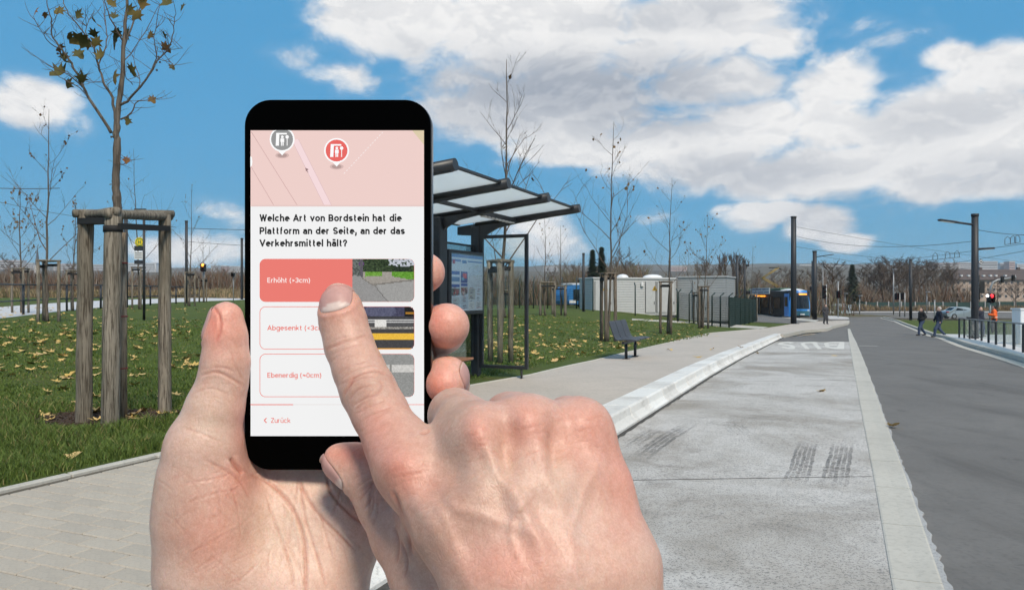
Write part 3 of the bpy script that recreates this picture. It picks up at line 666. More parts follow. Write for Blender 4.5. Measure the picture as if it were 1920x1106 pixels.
def leaf_mat(name, a, b_, c=None):
    M = bpy.data.materials.new(name); M.use_nodes = True; nt = M.node_tree; b = nt.nodes['Principled BSDF']; N = nt.nodes.new; L = nt.links.new
    oi = N('ShaderNodeObjectInfo'); tc = N('ShaderNodeTexCoord'); n = N('ShaderNodeTexNoise'); L(tc.outputs['Object'], n.inputs['Vector']); n.inputs['Scale'].default_value = 14; n.inputs['Detail'].default_value = 5
    ad = N('ShaderNodeMath'); ad.operation = 'MULTIPLY_ADD'; L(n.outputs[0], ad.inputs[0]); ad.inputs[1].default_value = 0.9; 
    sb = N('ShaderNodeMath'); sb.operation = 'MULTIPLY_ADD'; L(oi.outputs['Random'], sb.inputs[0]); sb.inputs[1].default_value = 0.9; sb.inputs[2].default_value = -0.4; L(sb.outputs[0], ad.inputs[2])
    r = N('ShaderNodeValToRGB'); L(ad.outputs[0], r.inputs[0]); e = r.color_ramp.elements; e[0].position = 0.15; e[0].color = (*a, 1); e[1].position = 0.75; e[1].color = (*b_, 1)
    if c is not None: k = r.color_ramp.elements.new(0.98); k.color = (*c, 1)
    L(r.outputs[0], b.inputs['Base Color']); b.inputs['Roughness'].default_value = 0.7; b.inputs['Specular IOR Level'].default_value = 0.25
    return M
M_LEAFT = leaf_mat('autumn_leaf_olive', (0.070, 0.068, 0.020), (0.14, 0.105, 0.030), (0.24, 0.085, 0.025))
M_LEAFB = leaf_mat('autumn_leaf_brown', (0.10, 0.06, 0.03), (0.19, 0.12, 0.05))
M_LEAFG = leaf_mat('fallen_leaf', (0.50, 0.34, 0.10), (0.62, 0.44, 0.20), (0.27, 0.145, 0.065))
def leaf_mesh(name, seed, M, curl=0.25):
    """a lobed leaf about one unit across, stalk at the origin side, curled"""
    r = random.Random(seed); out = [(0, -0.5)]
    spec = [(-150, .42), (-118, .30), (-88, .56), (-62, .34), (-38, .60), (-18, .36), (0, .72), (18, .36), (38, .60), (62, .34), (88, .56), (118, .30), (150, .42)]
    pts = []
    for a, l in spec:
        a = R(a + r.uniform(-6, 6)); l *= r.uniform(0.85, 1.12); pts.append((math.sin(a) * l, math.cos(a) * l - 0.08))
    c1, c2, tw = r.uniform(-curl, curl * 2), r.uniform(-curl, curl * 2), r.uniform(-.3, .3)
    z = lambda x, y: c1 * x * x * 1.6 + c2 * y * y * 1.3 + tw * x * y + 0.05
    vs = [(0, -0.05, z(0, 0))] + [(x, y, z(x, y)) for x, y in pts] + [(0.02, -0.62, z(0, -.5)), (-0.02, -0.62, z(0, -.5))]
    n = len(pts); fs = [(0, i + 1, i + 2) for i in range(n - 1)] + [(0, n, n + 1), (0, n + 1, n + 2), (0, n + 2, 1)]
    me = bpy.data.meshes.new(name); me.from_pydata(vs, [], fs); me.materials.append(M); me.shade_smooth(); me.update(); return me
def wob(pl, r, amp, n=5):
    """subdivide a polyline with a smooth wobble"""
    pl = [Vector(p) for p in pl]; out = []
    for i in range(len(pl) - 1):
        p0, p1, p2, p3 = pl[max(i - 1, 0)], pl[i], pl[i + 1], pl[min(i + 2, len(pl) - 1)]
        for k in range(n):
            t = k / n; q = 0.5 * (2 * p1 + (p2 - p0) * t + (2 * p0 - 5 * p1 + 4 * p2 - p3) * t * t + (3 * p1 - p0 - 3 * p2 + p3) * t ** 3)
            out.append(q + Vector((r.uniform(-amp, amp), r.uniform(-amp, amp), r.uniform(-amp, amp) * 0.5)))
    out.append(pl[-1]); return out
def taper(n, a, b, p=1.0): return [a + (b - a) * (i / (n - 1)) ** p for i in range(n)]
def grow(bm, start, direc, length, rad, r, depth, up=0.25, sides=5, tips=None, kids=(3, 5), spread=0.7):
    """a twig that forks"""
    n = 4 if depth > 0 else 3; pts = [Vector(start)]; d = Vector(direc).normalized(); seg = length / n
    for i in range(n):
        d = (d + Vector((r.uniform(-.22, .22), r.uniform(-.22, .22), r.uniform(-.12, .2) + up * 0.25))).normalized(); pts.append(pts[-1] + d * seg)
    tube(bm, pts, taper(n + 1, rad, max(rad * 0.35, 0.0015)), sides, caps=False)
    if tips is not None: tips.append((pts[-1].copy(), d.copy())); tips.append((pts[-2].copy(), d.copy()))
    if depth > 0:
        for k in range(r.randint(*kids)):
            t = r.uniform(0.25, 0.95); i = min(int(t * n), n - 1); p = pts[i].lerp(pts[i + 1], t * n - i)
            a = r.uniform(0, 2 * math.pi); s = Vector((math.cos(a), math.sin(a), r.uniform(-.1, .5)))
            grow(bm, p, d * (1 - spread * 0.5) + s * spread, length * r.uniform(0.35, 0.6), rad * 0.5, r, depth - 1, up, max(3, sides - 1), tips, kids, spread)
    return pts
def young_tree(name, base, h, lean, seed, label, leaves=20, spread=0.35, first=0.38, nb=9, tr=0.05, wrap=0.0, leafsize=0.10, twig=1, group='young trees in stake frames'):
    r = random.Random(seed); base = Vector(base); t = empty(name, base, label, 'tree', group)
    top = base + Vector((lean[0], lean[1], h)); trunk = wob([base, base.lerp(top, 0.3) + Vector((r.uniform(-.05, .05), 0, 0)), base.lerp(top, 0.65) + Vector((r.uniform(-.06, .06), 0, 0)), top], r, 0.012 * h / 5, 6)
    n = len(trunk); rad = taper(n, tr, 0.006, 0.8)
    bm = bmesh.new(); tube(bm, trunk, rad, 8); bm_obj('trunk', bm, M_BARK, t, True)
    bm = bmesh.new(); tips = []
    for k in range(nb):
        f = first + (0.93 - first) * (k + r.uniform(-.3, .3)) / nb; f = min(max(f, first), 0.95); i = min(int(f * (n - 1)), n - 2); p = trunk[i].lerp(trunk[i + 1], f * (n - 1) - i)
        a = k * 2.4 + r.uniform(-.5, .5); ln = h * spread * (1.15 - f) * r.uniform(0.8, 1.2)
        grow(bm, p, Vector((math.cos(a), math.sin(a), 0.85)), ln, rad[i] * 0.5, r, twig, 0.3, 4, tips, (2, 4), 0.6)
    bm_obj('crown', bm, M_TWIG, t, True)
    if leaves:
        bm = bmesh.new()
        for k in range(leaves):
            p, d = r.choice(tips); s = leafsize * r.uniform(0.6, 1.2); M4 = Matrix.Translation(p + Vector((0, 0, -s * 0.3))) @ Matrix.Rotation(r.uniform(0, 6.28), 4, 'Z') @ Matrix.Rotation(r.uniform(0.6, 2.2), 4, 'X') @ Matrix.Scale(s, 4)
            vs = [bm.verts.new(M4 @ Vector(q)) for q in ((0, -.5, 0), (.45, -.1, .15), (.25, .35, -.05), (0, .6, .1), (-.3, .3, .1), (-.45, -.1, -.1))]; bm.faces.new(vs)
        bm_obj('leaves', bm, M_LEAFB, t)
    return t
def guard(base, h, size, rot, label, M=None, pr=0.055, strap=True, wrap=None, group='timber stake frames round young trees', nside=10):
    """three round stakes joined by rails at the top, with a black strap; wrap: foot of a trunk wrapped in reed"""
    M = M or M_STAKE; base = Vector(base); t = empty('tree_stake_frame', base, label, 'stake frame', group); P = []
    for k in range(3):
        a = rot + k * 2 * math.pi / 3; x, y = base.x + size * math.cos(a), base.y + size * math.sin(a); P.append(Vector((x, y, terr(x, y))))
    ztop = base.z + h
    for k, p in enumerate(P):
        bm = bmesh.new(); rr_ = random.Random(int(p.x * 100) + k); pts = [Vector((p.x + rr_.uniform(-.01, .01), p.y + rr_.uniform(-.01, .01), p.z - 0.1 + (ztop - p.z + 0.1) * q)) for q in (0, .25, .5, .75, 1)]
        tube(bm, pts, [pr * rr_.uniform(.95, 1.08) for _ in pts], nside); bm_obj('stake', bm, M, t, False)
    for k in range(3):
        a, b = P[k].copy(), P[(k + 1) % 3].copy(); a.z = b.z = ztop + pr * 0.2 + 0.004 * k; d = (b - a).normalized() * pr * 1.4
        bm = bmesh.new(); tube(bm, [a - d, a.lerp(b, .5), b + d], pr * 0.62, nside); bm_obj('rail', bm, M, t, False)
    if strap:
        for k in range(2):
            a, b = P[k], P[k + 1]; bm = bmesh.new(); z = ztop - pr * 2.4 - 0.05 * k
            bar(bm, (a.x, a.y, z), (b.x, b.y, z), pr * 2.16, 0.055 + pr * 0.6); bm_obj('strap', bm, M_STRAP, t)
    return t, P, ztop
def h_at(base, py): return (CY - py) / F * base.y + ZC - base.z

# ---- the big frame at the left, with its plane tree
gm = empty('tree_stake_frame', gp(222, 792), 'large weathered stake frame with black straps nearest the camera, at left', 'stake frame', 'timber stake frames round young trees')
P = [gp(157, 797), gp(206, 806), gp(309, 778)]; RAD = [0.079, 0.086, 0.070]; ztops = []
rm = random.Random(21)
for p, rd, ty in zip(P, RAD, (399, 392, 402)):
    bm = bmesh.new(); zt = ZC + (CY - ty) / F * p.y; ztops.append(zt); n = 14
    lx = {0: (0.022, 0.0), 1: (0.035, 0.0), 2: (0.0, 0.0)}[P.index(p)]
    pts = [Vector((p.x + lx[0] * q / n + rm.uniform(-.004, .004), p.y + rm.uniform(-.004, .004), p.z - 0.15 + (zt - p.z + 0.15) * q / n)) for q in range(n + 1)]
    tube(bm, pts, [rd * (1.03 - 0.08 * q / n + rm.uniform(-.025, .03)) for q in range(n + 1)], 18); bm_obj('stake', bm, M_STAKE, gm, True)
zt = max(ztops)
def railm(a, b, z0, z1, rd):
    bm = bmesh.new(); a = Vector((a.x, a.y, z0)); b = Vector((b.x, b.y, z1)); d = (b - a).normalized() * 0.10; n = 8
    tube(bm, [a - d + (b + d - a + d) * k / n for k in range(n + 1)], [rd * rm.uniform(.95, 1.05) for _ in range(n + 1)], 14); bm_obj('rail', bm, M_STAKE, gm, True)
z1, z2, z3 = (ZC + (CY - y) / F * p.y for y, p in ((404, P[0]), (401, P[1]), (406, P[2])))
railm(P[0] + Vector((.02, 0, 0)), P[1] + Vector((.02, 0, 0)), z1, z2 + 0.02, 0.045); railm(P[1] + Vector((.03, 0, 0)), P[2], z2 - 0.0, z3, 0.052); railm(P[0], P[2], z1 + 0.02, z3 + 0.03, 0.045)
def strapm(a, b, ya, yb, w):
    bm = bmesh.new(); bar(bm, (a.x, a.y, ZC + (CY - ya) / F * a.y), (b.x, b.y, ZC + (CY - yb) / F * b.y), w, 0.062); bm_obj('strap', bm, M_STRAP, gm)
strapm(P[0] + Vector((-0.01, 0, 0)), P[1], 415.5, 414, 0.12); strapm(P[1] + Vector((.12, -.05, 0)), P[2] + Vector((.06, -.02, 0)), 424.5, 428.5, 0.03)
bm = bmesh.new(); zz = ZC + (CY - 429.5) / F * P[1].y; tube(bm, [(P[1].x + .03, P[1].y, zz - .032), (P[1].x + .03, P[1].y, zz + .032)], 0.0905, 18); bm_obj('strap', bm, M_STRAP, gm)
D1 = 8.05
def tp(px, py, dy=0.0): return at(px, py, D1 + dy)
mt = empty('plane_tree', tp(224, 783), 'young plane tree with a few olive leaves in the nearest stake frame', 'tree', 'young trees in stake frames')
tr_pts = [(228, 800), (227, 600), (224, 450), (221, 390), (217, 343), (219, 268), (218, 246), (222, 202), (230, 145), (233, 72), (239, 0), (243, -90), (246, -200)]
bm = bmesh.new(); tw = wob([tp(*p) for p in tr_pts], rm, 0.006, 5); n = len(tw)
tube(bm, tw, [max(0.052 * (1 - i / n) ** 0.75 * (1.16 if i % 7 == 3 else 1.0), 0.006) for i in range(n)], 12); bm_obj('trunk', bm, M_BARK, mt, True)
bm = bmesh.new(); tube(bm, [tp(228, 803), tp(228, 600), tp(226, 436)], [0.058, 0.055, 0.05], 22)
for v in bm.verts:
    a = math.atan2(v.co.y - D1, v.co.x - tp(227, 600).x); v.co.x += 0.006 * math.sin(a * 22); v.co.y += 0.006 * math.cos(a * 22)
wrap_o = bm_obj('reed_wrap', bm, M_REED, mt, False)
for y in (493, 593, 690):
    bm = bmesh.new(); tube(bm, [tp(227.5, y + 1.0), tp(227.5, y - 1.0)], 0.066, 16); bm_obj('tie', bm, M_TIE, wrap_o)
br = [([(210, 250), (174, 195), (155, 163), (134, 119), (116, 94), (98, 65), (96, 36), (87, 0), (80, -60)], .018, -.25), ([(217, 231), (210, 184), (195, 155), (184, 123), (177, 90), (155, 58), (130, 29), (119, 0), (110, -40)], .017, .2),
      ([(228, 197), (250, 179), (275, 148), (297, 112), (318, 87), (326, 50), (329, 22)], .015, -.2), ([(228, 224), (246, 212), (255, 192), (278, 188), (304, 184)], .010, -.1), ([(231, 94), (250, 40), (268, 0), (285, -60)], .012, .2),
      ([(232, 80), (215, 50), (200, 15), (192, -40)], .011, -.3), ([(155, 163), (128, 140), (100, 128), (68, 107)], .007, -.35), ([(174, 195), (150, 165), (120, 150), (98, 132)], .006, -.4), ([(116, 94), (88, 75), (62, 30)], .006, -.3),
      ([(184, 123), (196, 96), (200, 60), (196, 20), (188, -30)], .008, .35), ([(177, 90), (160, 60), (178, 20)], .006, .1), ([(250, 179), (262, 150), (246, 100)], .006, .2), ([(275, 148), (292, 110), (290, 70), (300, 10)], .007, -.3), ([(297, 112), (312, 95), (342, 91)], .004, -.2),
      ([(230, 120), (262, 75), (300, 8)], .006, .3), ([(250, 160), (236, 145), (232, 120)], .005, -.2), ([(224, 290), (228, 310), (240, 297)], .004, -.1), ([(297, 112), (322, 118), (322, 127)], .003, -.2), ([(195, 155), (170, 155)], .003, .1)]
for pl, r0, dy in br:
    bm = bmesh.new(); pts = wob([tp(x, y, dy * i / (len(pl) - 1)) for i, (x, y) in enumerate(pl)], rm, 0.008, 4); tube(bm, pts, taper(len(pts), r0, 0.0028, 0.8), 7)
    for k in range(len(pl) * 2):
        p = rm.choice(pts[2:]); a = rm.uniform(0, 6.28); grow(bm, p, Vector((math.cos(a), math.sin(a) * 0.6, rm.uniform(-.1, .9))), rm.uniform(.10, .30), 0.0032, rm, 0 if rm.random() < .6 else 1, 0.2, 4, None, (1, 2))
    bm_obj('branch', bm, M_TWIG if r0 < .012 else M_BARK, mt, True)
lm = [leaf_mesh('leaf', 40 + i, M_LEAFT, 0.45) for i in range(5)]
for (x, y, s) in ((68, 20, 16), (83, 26, 13), (112, 20, 20), (146, 28, 18), (180, 42, 24), (243, 20, 24), (208, 7, 20), (316, 8, 26), (342, 15, 22), (258, 28, 22), (215, 32, 18), (127, 65, 20), (175, 62, 20), (150, 72, 30), (160, 76, 26), (181, 78, 22), (168, 84, 24), (217, 78, 30), (220, 60, 20),
                  (240, 62, 30), (283, 65, 16), (307, 63, 18), (310, 88, 22), (113, 90, 22), (147, 100, 22), (190, 104, 22), (120, 105, 18), (120, 117, 24), (115, 137, 30), (127, 157, 20), (153, 146, 22), (150, 135, 14), (215, 143, 28), (247, 130, 24), (322, 125, 12), (285, 186, 16), (240, 226, 16), (238, 300, 14), (217, 345, 16), (265, 4, 24)):
    o = bpy.data.objects.new('leaf', rm.choice(lm)); COL.objects.link(o); o.parent = mt; o.matrix_parent_inverse = mt.matrix_basis.inverted()
    o.location = tp(x, y, rm.uniform(-.12, .12)); k = s / F * D1 * 1.05; o.scale = (k, k, k); o.rotation_euler = (rm.uniform(.5, 2.6), rm.uniform(-.9, .9), rm.uniform(-1.2, 1.2))
for (x, y) in ((297, 107), (300, 117), (294, 132), (108, 101), (209, 257)):
    bm = bmesh.new(); bmesh.ops.create_icosphere(bm, subdivisions=2, radius=0.012, matrix=Matrix.Translation(tp(x, y))); bm_obj('seed_ball', bm, M_TWIG, mt, True)

# ---- the other frames and their trees: (px, py base, py frame top, tree top px, py, label of frame, label of tree, leaves, options)
rows = [
    (88, 604, 490, 92, 205, 'grey stake frame behind the nearest one, leftmost but one along the railing', 'tall thin tree above the railing at left, side branches spread wide', 26, 0.10, dict(pr=.05, size=.34)),
    (40, 588, 504, 38, 352, 'slim stake frame at the left edge of the photo, beyond the railing', 'bushy small-leaved tree at the left edge of the photo', 150, 0.10, dict(pr=.045, size=.34)),
    (137, 583, 508, 142, 372, 'slim stake frame half hidden by the left stake of the nearest frame', 'small-leaved thin tree just left of the nearest frame', 60, 0.09, dict(pr=.045, size=.34)),
    (261, 580, 502, 250, 278, 'stake frame under the yellow stop sign, seen between the nearest stakes', 'thin bare tree before the yellow stop sign', 14, 0.09, dict(pr=.05, size=.36)),
    (355, 574, 511, 359, 345, 'stake frame right of the nearest frame, by the dark mast', 'thin bare tree beside the dark mast left of the phone', 20, 0.09, dict(pr=.05, size=.36)),
    (381, 567, 523, 381, 440, 'small far stake frame above the thumb, left of the phone', 'tiny far sapling above the thumb', 6, 0.08, dict(pr=.05, size=.36)),
    (938, 681, 491, 950, 112, 'tall stake frame seen through the shelter side glass', 'tall bare tree rising behind the shelter roof', 5, 0.13, dict(pr=.058, size=.26, rot=.5)),
    (948, 596, 545, 918, 420, 'far stake frame behind the one in the shelter glass', 'thin sapling far behind the shelter glass', 4, 0.1, dict(pr=.06, size=.4)),
    (1022, 592, 530, 1021, 408, 'stake frame right of the shelter glass, before the dark fence', 'thin sapling just right of the shelter glass', 8, 0.1, dict(pr=.07, size=.6)),
    (1052, 591, 537, 1051, 423, 'smaller stake frame left of the dark mast before the fence', 'thin sapling left of the dark mast', 6, 0.1, dict(pr=.07, size=.55)),
    (1139, 641, 514, 1151, 228, 'dark stake frame right behind the bench', 'tall tree above the bench with few brown leaves', 26, 0.13, dict(pr=.066, size=.30, rot=.2, dark=1)),
    (1251, 627, 529, 1260, 334, 'stake frame in front of the white cabin doors, right of the bench', 'tree before the white cabin, middle of the three right of the shelter', 24, 0.14, dict(pr=.068, size=.34, rot=.9, dark=1)),
    (1318, 616, 538, 1327, 398, 'stake frame at the right end of the white cabin', 'leafy thin tree at the right end of the white cabin', 34, 0.15, dict(pr=.075, size=.34, rot=1.6, dark=1)),
    (1309, 608, 549, 1306, 470, 'second stake frame just behind the one at the cabin end', 'short sapling behind the cabin-end tree', 10, 0.14, dict(pr=.07, size=.36, rot=.4, dark=1)),
    (1409, 602, 553, 1412, 462, 'stake frame beside the drive, left of the tall dark mast', 'thin sapling beside the drive', 8, 0.12, dict(pr=.08, size=.50)),
    (1466, 588, 556, 1474, 500, 'stake frame in front of the tram side', 'small sapling in front of the tram side', 4, 0.12, dict(pr=.09, size=.60)),
]
for i, (px, py, gt, tx, ty, lg, lt, nl, lsz, o_) in enumerate(rows):
    b = gp(px, py); hh = h_at(b, gt)
    guard(b, hh, o_.get('size', .35), o_.get('rot', .3 + i), lg, M_STAKE2 if o_.get('dark') else M_STAKE, o_.get('pr', .05))
    ht = h_at(b, ty); lean = ((tx - px) / F * b.y, 0.0)
    young_tree('young_tree', b, ht, lean, 100 + i, lt, nl, 0.36 if i != 1 else 0.42, max(0.30, hh / ht * 1.0), 14 if i in (6, 10) else 11, 0.045 + 0.002 * ht if b.y < 40 else 0.06, leafsize=lsz, twig=2 if i in (0, 1, 6, 10, 11, 12) else 1)
# ================================================================== bus shelter
M_DARK = mat('dark_metal', (0.022, 0.024, 0.028), 0.42, 0.0, var=0.15, scale=4, bump=0.0004, bscale=200, spec=0.5)
M_DARKP = mat('dark_pole', (0.024, 0.027, 0.033), 0.55, 0.0, var=0.12, scale=2)
def glass_mat(name, tint, refl=0.5, thin=0.9, rough=0.02, milk=0.0):
    M = bpy.data.materials.new(name); M.use_nodes = True; nt = M.node_tree; N = nt.nodes.new; L = nt.links.new; nt.nodes.remove(nt.nodes['Principled BSDF'])
    t = N('ShaderNodeBsdfTransparent'); t.inputs[0].default_value = (*tint, 1); g = N('ShaderNodeBsdfGlossy'); g.inputs['Roughness'].default_value = rough; g.inputs[0].default_value = (1, 1, 1, 1)
    fr = N('ShaderNodeFresnel'); fr.inputs[0].default_value = 1.45; m = N('ShaderNodeMath'); m.operation = 'MULTIPLY'; L(fr.outputs[0], m.inputs[0]); m.inputs[1].default_value = refl
    x = N('ShaderNodeMixShader'); L(m.outputs[0], x.inputs[0]); L(t.outputs[0], x.inputs[1]); L(g.outputs[0], x.inputs[2]); last = x
    if milk > 0:
        d = N('ShaderNodeBsdfTranslucent'); d.inputs[0].default_value = (0.92, 0.95, 0.95, 1); d2 = N('ShaderNodeBsdfDiffuse'); d2.inputs[0].default_value = (0.55, 0.6, 0.6, 1); a = N('ShaderNodeMixShader'); a.inputs[0].default_value = 0.3; L(d.outputs[0], a.inputs[1]); L(d2.outputs[0], a.inputs[2])
        y = N('ShaderNodeMixShader'); y.inputs[0].default_value = milk; L(x.outputs[0], y.inputs[1]); L(a.outputs[0], y.inputs[2]); last = y
    L(last.outputs[0], nt.nodes['Material Output'].inputs[0]); return M
M_GLZ = glass_mat('shelter_glass', (0.93, 0.96, 0.95), 0.8)
M_ROOFG = glass_mat('roof_glass', (0.95, 0.97, 0.97), 0.6, milk=0.55)
AX, AY = Vector((KC, KS, 0)), Vector((KS, -KC, 0))     # along the road, and across towards it
C4 = Vector((-0.63, 13.1, 0)); C4.z = terr(C4.x, C4.y)
ROOFZ = 2.70
shel = empty('bus_shelter', C4, 'dark bus shelter with a flat glass roof on four beams behind the phone', 'shelter')
def sp_(a, c, z): p = C4 - AX * a + AY * c; return Vector((p.x, p.y, z))     # a metres back along the road, c towards the road
for k in (0, 1.5, 3.0, 4.5):
    if k != 1.5:
        bm = bmesh.new(); g = terr(*sp_(k, 0, 0)[:2]); box(bm, sp_(k, 0, (g - 0.05 + 2.50) / 2), (0.15, 0.13, 2.55 - g), math.atan2(AY.y, AY.x), bev=0.012)
        bm_obj('column', bm, M_DARK, shel)
    # roof beam, deep at the column and slim at its round end, arched underneath
    bm = bmesh.new(); top, bot = [], []
    for c, zt, zb in ((-0.35, 2.50, 2.36), (-0.05, 2.535, 2.34), (0.10, 2.55, 2.22), (0.22, 2.56, 2.36), (0.42, 2.585, 2.46), (0.8, 2.62, 2.53), (1.4, 2.68, 2.61), (1.86, 2.73, 2.66)):
        w = 0.035
        top.append((sp_(k - w, c, zt), sp_(k + w, c, zt))); bot.append((sp_(k - w, c, zb), sp_(k + w, c, zb)))
    tv = [[bm.verts.new(q) for q in p] for p in top]; bv_ = [[bm.verts.new(q) for q in p] for p in bot]
    for i in range(len(tv) - 1):
        bm.faces.new((tv[i][0], tv[i + 1][0], tv[i + 1][1], tv[i][1])); bm.faces.new((bv_[i][0], bv_[i][1], bv_[i + 1][1], bv_[i + 1][0]))
        for e in (0, 1): bm.faces.new((tv[i][e], bv_[i][e], bv_[i + 1][e], tv[i + 1][e]))
    bm.faces.new((tv[0][0], tv[0][1], bv_[0][1], bv_[0][0])); bm.faces.new((tv[-1][0], bv_[-1][0], bv_[-1][1], tv[-1][1])); fixn(bm)
    beam = bm_obj('roof_beam', bm, M_DARK, shel)
    bm = bmesh.new(); tube(bm, [sp_(k, 0.0, 2.545), sp_(k, 1.2, 2.665), sp_(k, 1.90, 2.735)], [0.055, 0.066, 0.072], 20); bm_obj('beam_tube', bm, M_DARK, beam, False)
for k in range(3):
    a0, a1 = 1.5 * k + 0.05, 1.5 * (k + 1) - 0.05; bm = bmesh.new()
    c0, c1 = -0.3, 1.78; z0, z1 = 2.53, 2.735
    vs = [[bm.verts.new(sp_(a, c, z + dz)) for (a, c, z) in ((a0, c0, z0), (a1, c0, z0), (a1, c1, z1), (a0, c1, z1))] for dz in (0, 0.012)]
    bm.faces.new(vs[0]); bm.faces.new(vs[1][::-1])
    for i in range(4): bm.faces.new((vs[0][i], vs[1][i], vs[1][(i + 1) % 4], vs[0][(i + 1) % 4]))
    fixn(bm); bm_obj('roof_pane', bm, M_ROOFG, shel)
    for c, z in ((1.80, 2.745), (-0.31, 2.53)):
        bm = bmesh.new(); bar(bm, sp_(a0, c, z), sp_(a1, c, z), 0.045, 0.03); bm_obj('roof_edge', bm, M_DARK, shel)
    bm = bmesh.new(); bar(bm, sp_(a0, 0.75, 2.585), sp_(a1, 0.75, 2.585), 0.05, 0.05); bm_obj('roof_purlin', bm, M_DARK, shel)
# strip of small lamps under the roof between the last two beams
M_LAMP = mat('lamp_glass', (0.75, 0.77, 0.78), 0.25, spec=0.6)
bm = bmesh.new(); bar(bm, sp_(0.08, 0.75, 2.545), sp_(1.42, 0.75, 2.545), 0.09, 0.03); ls = bm_obj('lamp_strip', bm, M_DARK, shel)
for k in range(9):
    bm = bmesh.new(); p = sp_(0.18 + k * 0.14, 0.75, 2.522); box(bm, p, (0.075, 0.10, 0.02), math.atan2(AX.y, AX.x), bev=0.01); bm_obj('lamp', bm, M_LAMP, ls)
# glass back wall and side wall in frames
def framed(a0, c0, a1, c1, z0, z1, fr=0.055, name='side_wall'):
    A, B = sp_(a0, c0, 0), sp_(a1, c1, 0); d = (B - A).normalized()
    bm = bmesh.new()
    for z in (z0, z1): bar(bm, Vector((A.x, A.y, z)) , Vector((B.x, B.y, z)), fr, fr)
    for q in (A + d * fr / 2, B - d * fr / 2): bar(bm, Vector((q.x, q.y, z0 + fr / 2)), Vector((q.x, q.y, z1 - fr / 2)), fr, fr, up=tuple(d))
    w = bm_obj(name + '_frame', bm, M_DARK, shel)
    bm = bmesh.new(); bar(bm, Vector((A.x, A.y, (z0 + z1) / 2)) + d * fr, Vector((B.x, B.y, (z0 + z1) / 2)) - d * fr, 0.008, z1 - z0 - fr); bm_obj('pane', bm, M_GLZ, w)
    return A, B
A, B = framed(0.0, 0.085, 0.0, 0.98, 0.06, 2.31)
bm = bmesh.new(); p = sp_(0, 0.86, 0); g = terr(p.x, p.y); tube(bm, [(p.x, p.y, g), (p.x, p.y, 0.05)], 0.018, 8); bm_obj('foot', bm, M_DARK, shel)
framed(0.10, -0.02, 1.28, -0.02, 0.18, 2.15, 0.03, 'back_wall'); framed(1.72, -0.02, 2.92, -0.02, 0.18, 2.15, 0.03, 'back_wall'); framed(3.08, -0.02, 4.42, -0.02, 0.18, 2.15, 0.03, 'back_wall')
# dark information pillar in the place of the second column
bm = bmesh.new(); box(bm, sp_(1.52, 0.02, 1.18), (0.30, 0.26, 2.66), math.atan2(AY.y, AY.x), bev=0.015); pil = bm_obj('pillar', bm, M_DARK, shel)
# poster case
bm = bmesh.new(); p0, p1 = sp_(1.30, 0.10, 1.50), sp_(0.02, 0.12, 1.50); bar(bm, p0, p1, 0.10, 1.06, bev=0.015); case = bm_obj('poster_case', bm, M_DARK, shel)
M_PRINT = mat('poster_print', (0.6, 0.6, 0.6), 0.35, attr='print', var=0.06, scale=20)
d_ = (p1 - p0); nrm = Vector((d_.y, -d_.x, 0)).normalized()
if nrm.x < 0: nrm = -nrm
def po3(u, v, lay): q = p0 + d_ * (0.06 + 0.88 * u); return Vector((q.x, q.y, 1.50 + 0.46 - 0.92 * v)) + nrm * (0.052 + 0.002 * lay)
rp = random.Random(9); q = [(rect4, c, l) for rect4, c, l in ()]
R4 = lambda u0, v0, u1, v1: [(u0, v0), (u1, v0), (u1, v1), (u0, v1)]
q = [(R4(0, 0, 1, 1), (214, 224, 234), 0), (R4(0, 0, 1, .055), (92, 130, 190), 1), (R4(0, .09, .28, .13), (110, 140, 200), 1), (R4(.02, .10, .10, .17), (190, 60, 90), 2), (R4(.32, .10, .46, .15), (84, 124, 186), 1), (R4(.50, .10, .98, .125), (90, 128, 188), 1),
     (R4(0, .30, .24, .36), (30, 84, 170), 1), (R4(0, .40, .24, .48), (90, 140, 190), 1), (R4(0, .53, .24, .58), (30, 84, 170), 1), (R4(.28, .30, .49, .50), (36, 66, 150), 1), (R4(.34, .33, .46, .42), (214, 60, 78), 2), (R4(.30, .40, .38, .46), (110, 170, 210), 2), (R4(.28, .51, .49, .56), (30, 84, 170), 1),
     (R4(.28, .58, .49, .68), (150, 120, 110), 1), (R4(.0, .60, .24, .72), (96, 110, 110), 1), (R4(.02, .76, .24, .96), (190, 200, 206), 1), (R4(.27, .74, .50, .96), (196, 208, 220), 1), (R4(.52, .60, .74, .80), (196, 196, 190), 1), (R4(.52, .84, .72, .98), (226, 226, 226), 1), (R4(.76, .84, .97, .98), (222, 222, 226), 1)]
for k in range(90):
    u, v = rp.uniform(.52, .95), rp.uniform(.15, .56); c = rp.choice(((170, 186, 200), (150, 168, 186), (200, 180, 180), (180, 200, 180), (120, 140, 160))); w_, h_ = (rp.uniform(.02, .10), .006) if rp.random() < .6 else (.008, rp.uniform(.02, .08)); q.append((R4(u, v, min(u + w_, .98), v + h_), c, 1))
for k in range(70):
    u, v = rp.choice((.03, .30, .54, .78)) + rp.uniform(0, .05), rp.uniform(.58, .96); q.append((R4(u, v, u + rp.uniform(.05, .13), v + .008), rp.choice(((90, 100, 120), (150, 60, 70), (130, 140, 150))), 3))
for k in range(24):
    u, v = rp.uniform(.01, .18), rp.uniform(.61, .70); q.append((R4(u, v, u + .03, v + .03), rp.choice(((60, 80, 60), (200, 190, 180), (180, 60, 60), (40, 40, 50))), 2)); q.append((R4(u + .28, v - .02, u + .305, v + .02), rp.choice(((60, 60, 70), (220, 200, 190), (190, 50, 60))), 2))
vs, fs, cs = [], [], []
for poly, c, lay in q:
    k = len(vs); vs += [po3(u, v, lay + (k % 5) * .1) for u, v in poly]; fs.append(tuple(range(k, k + 4))); cs.append(srgb(*c))
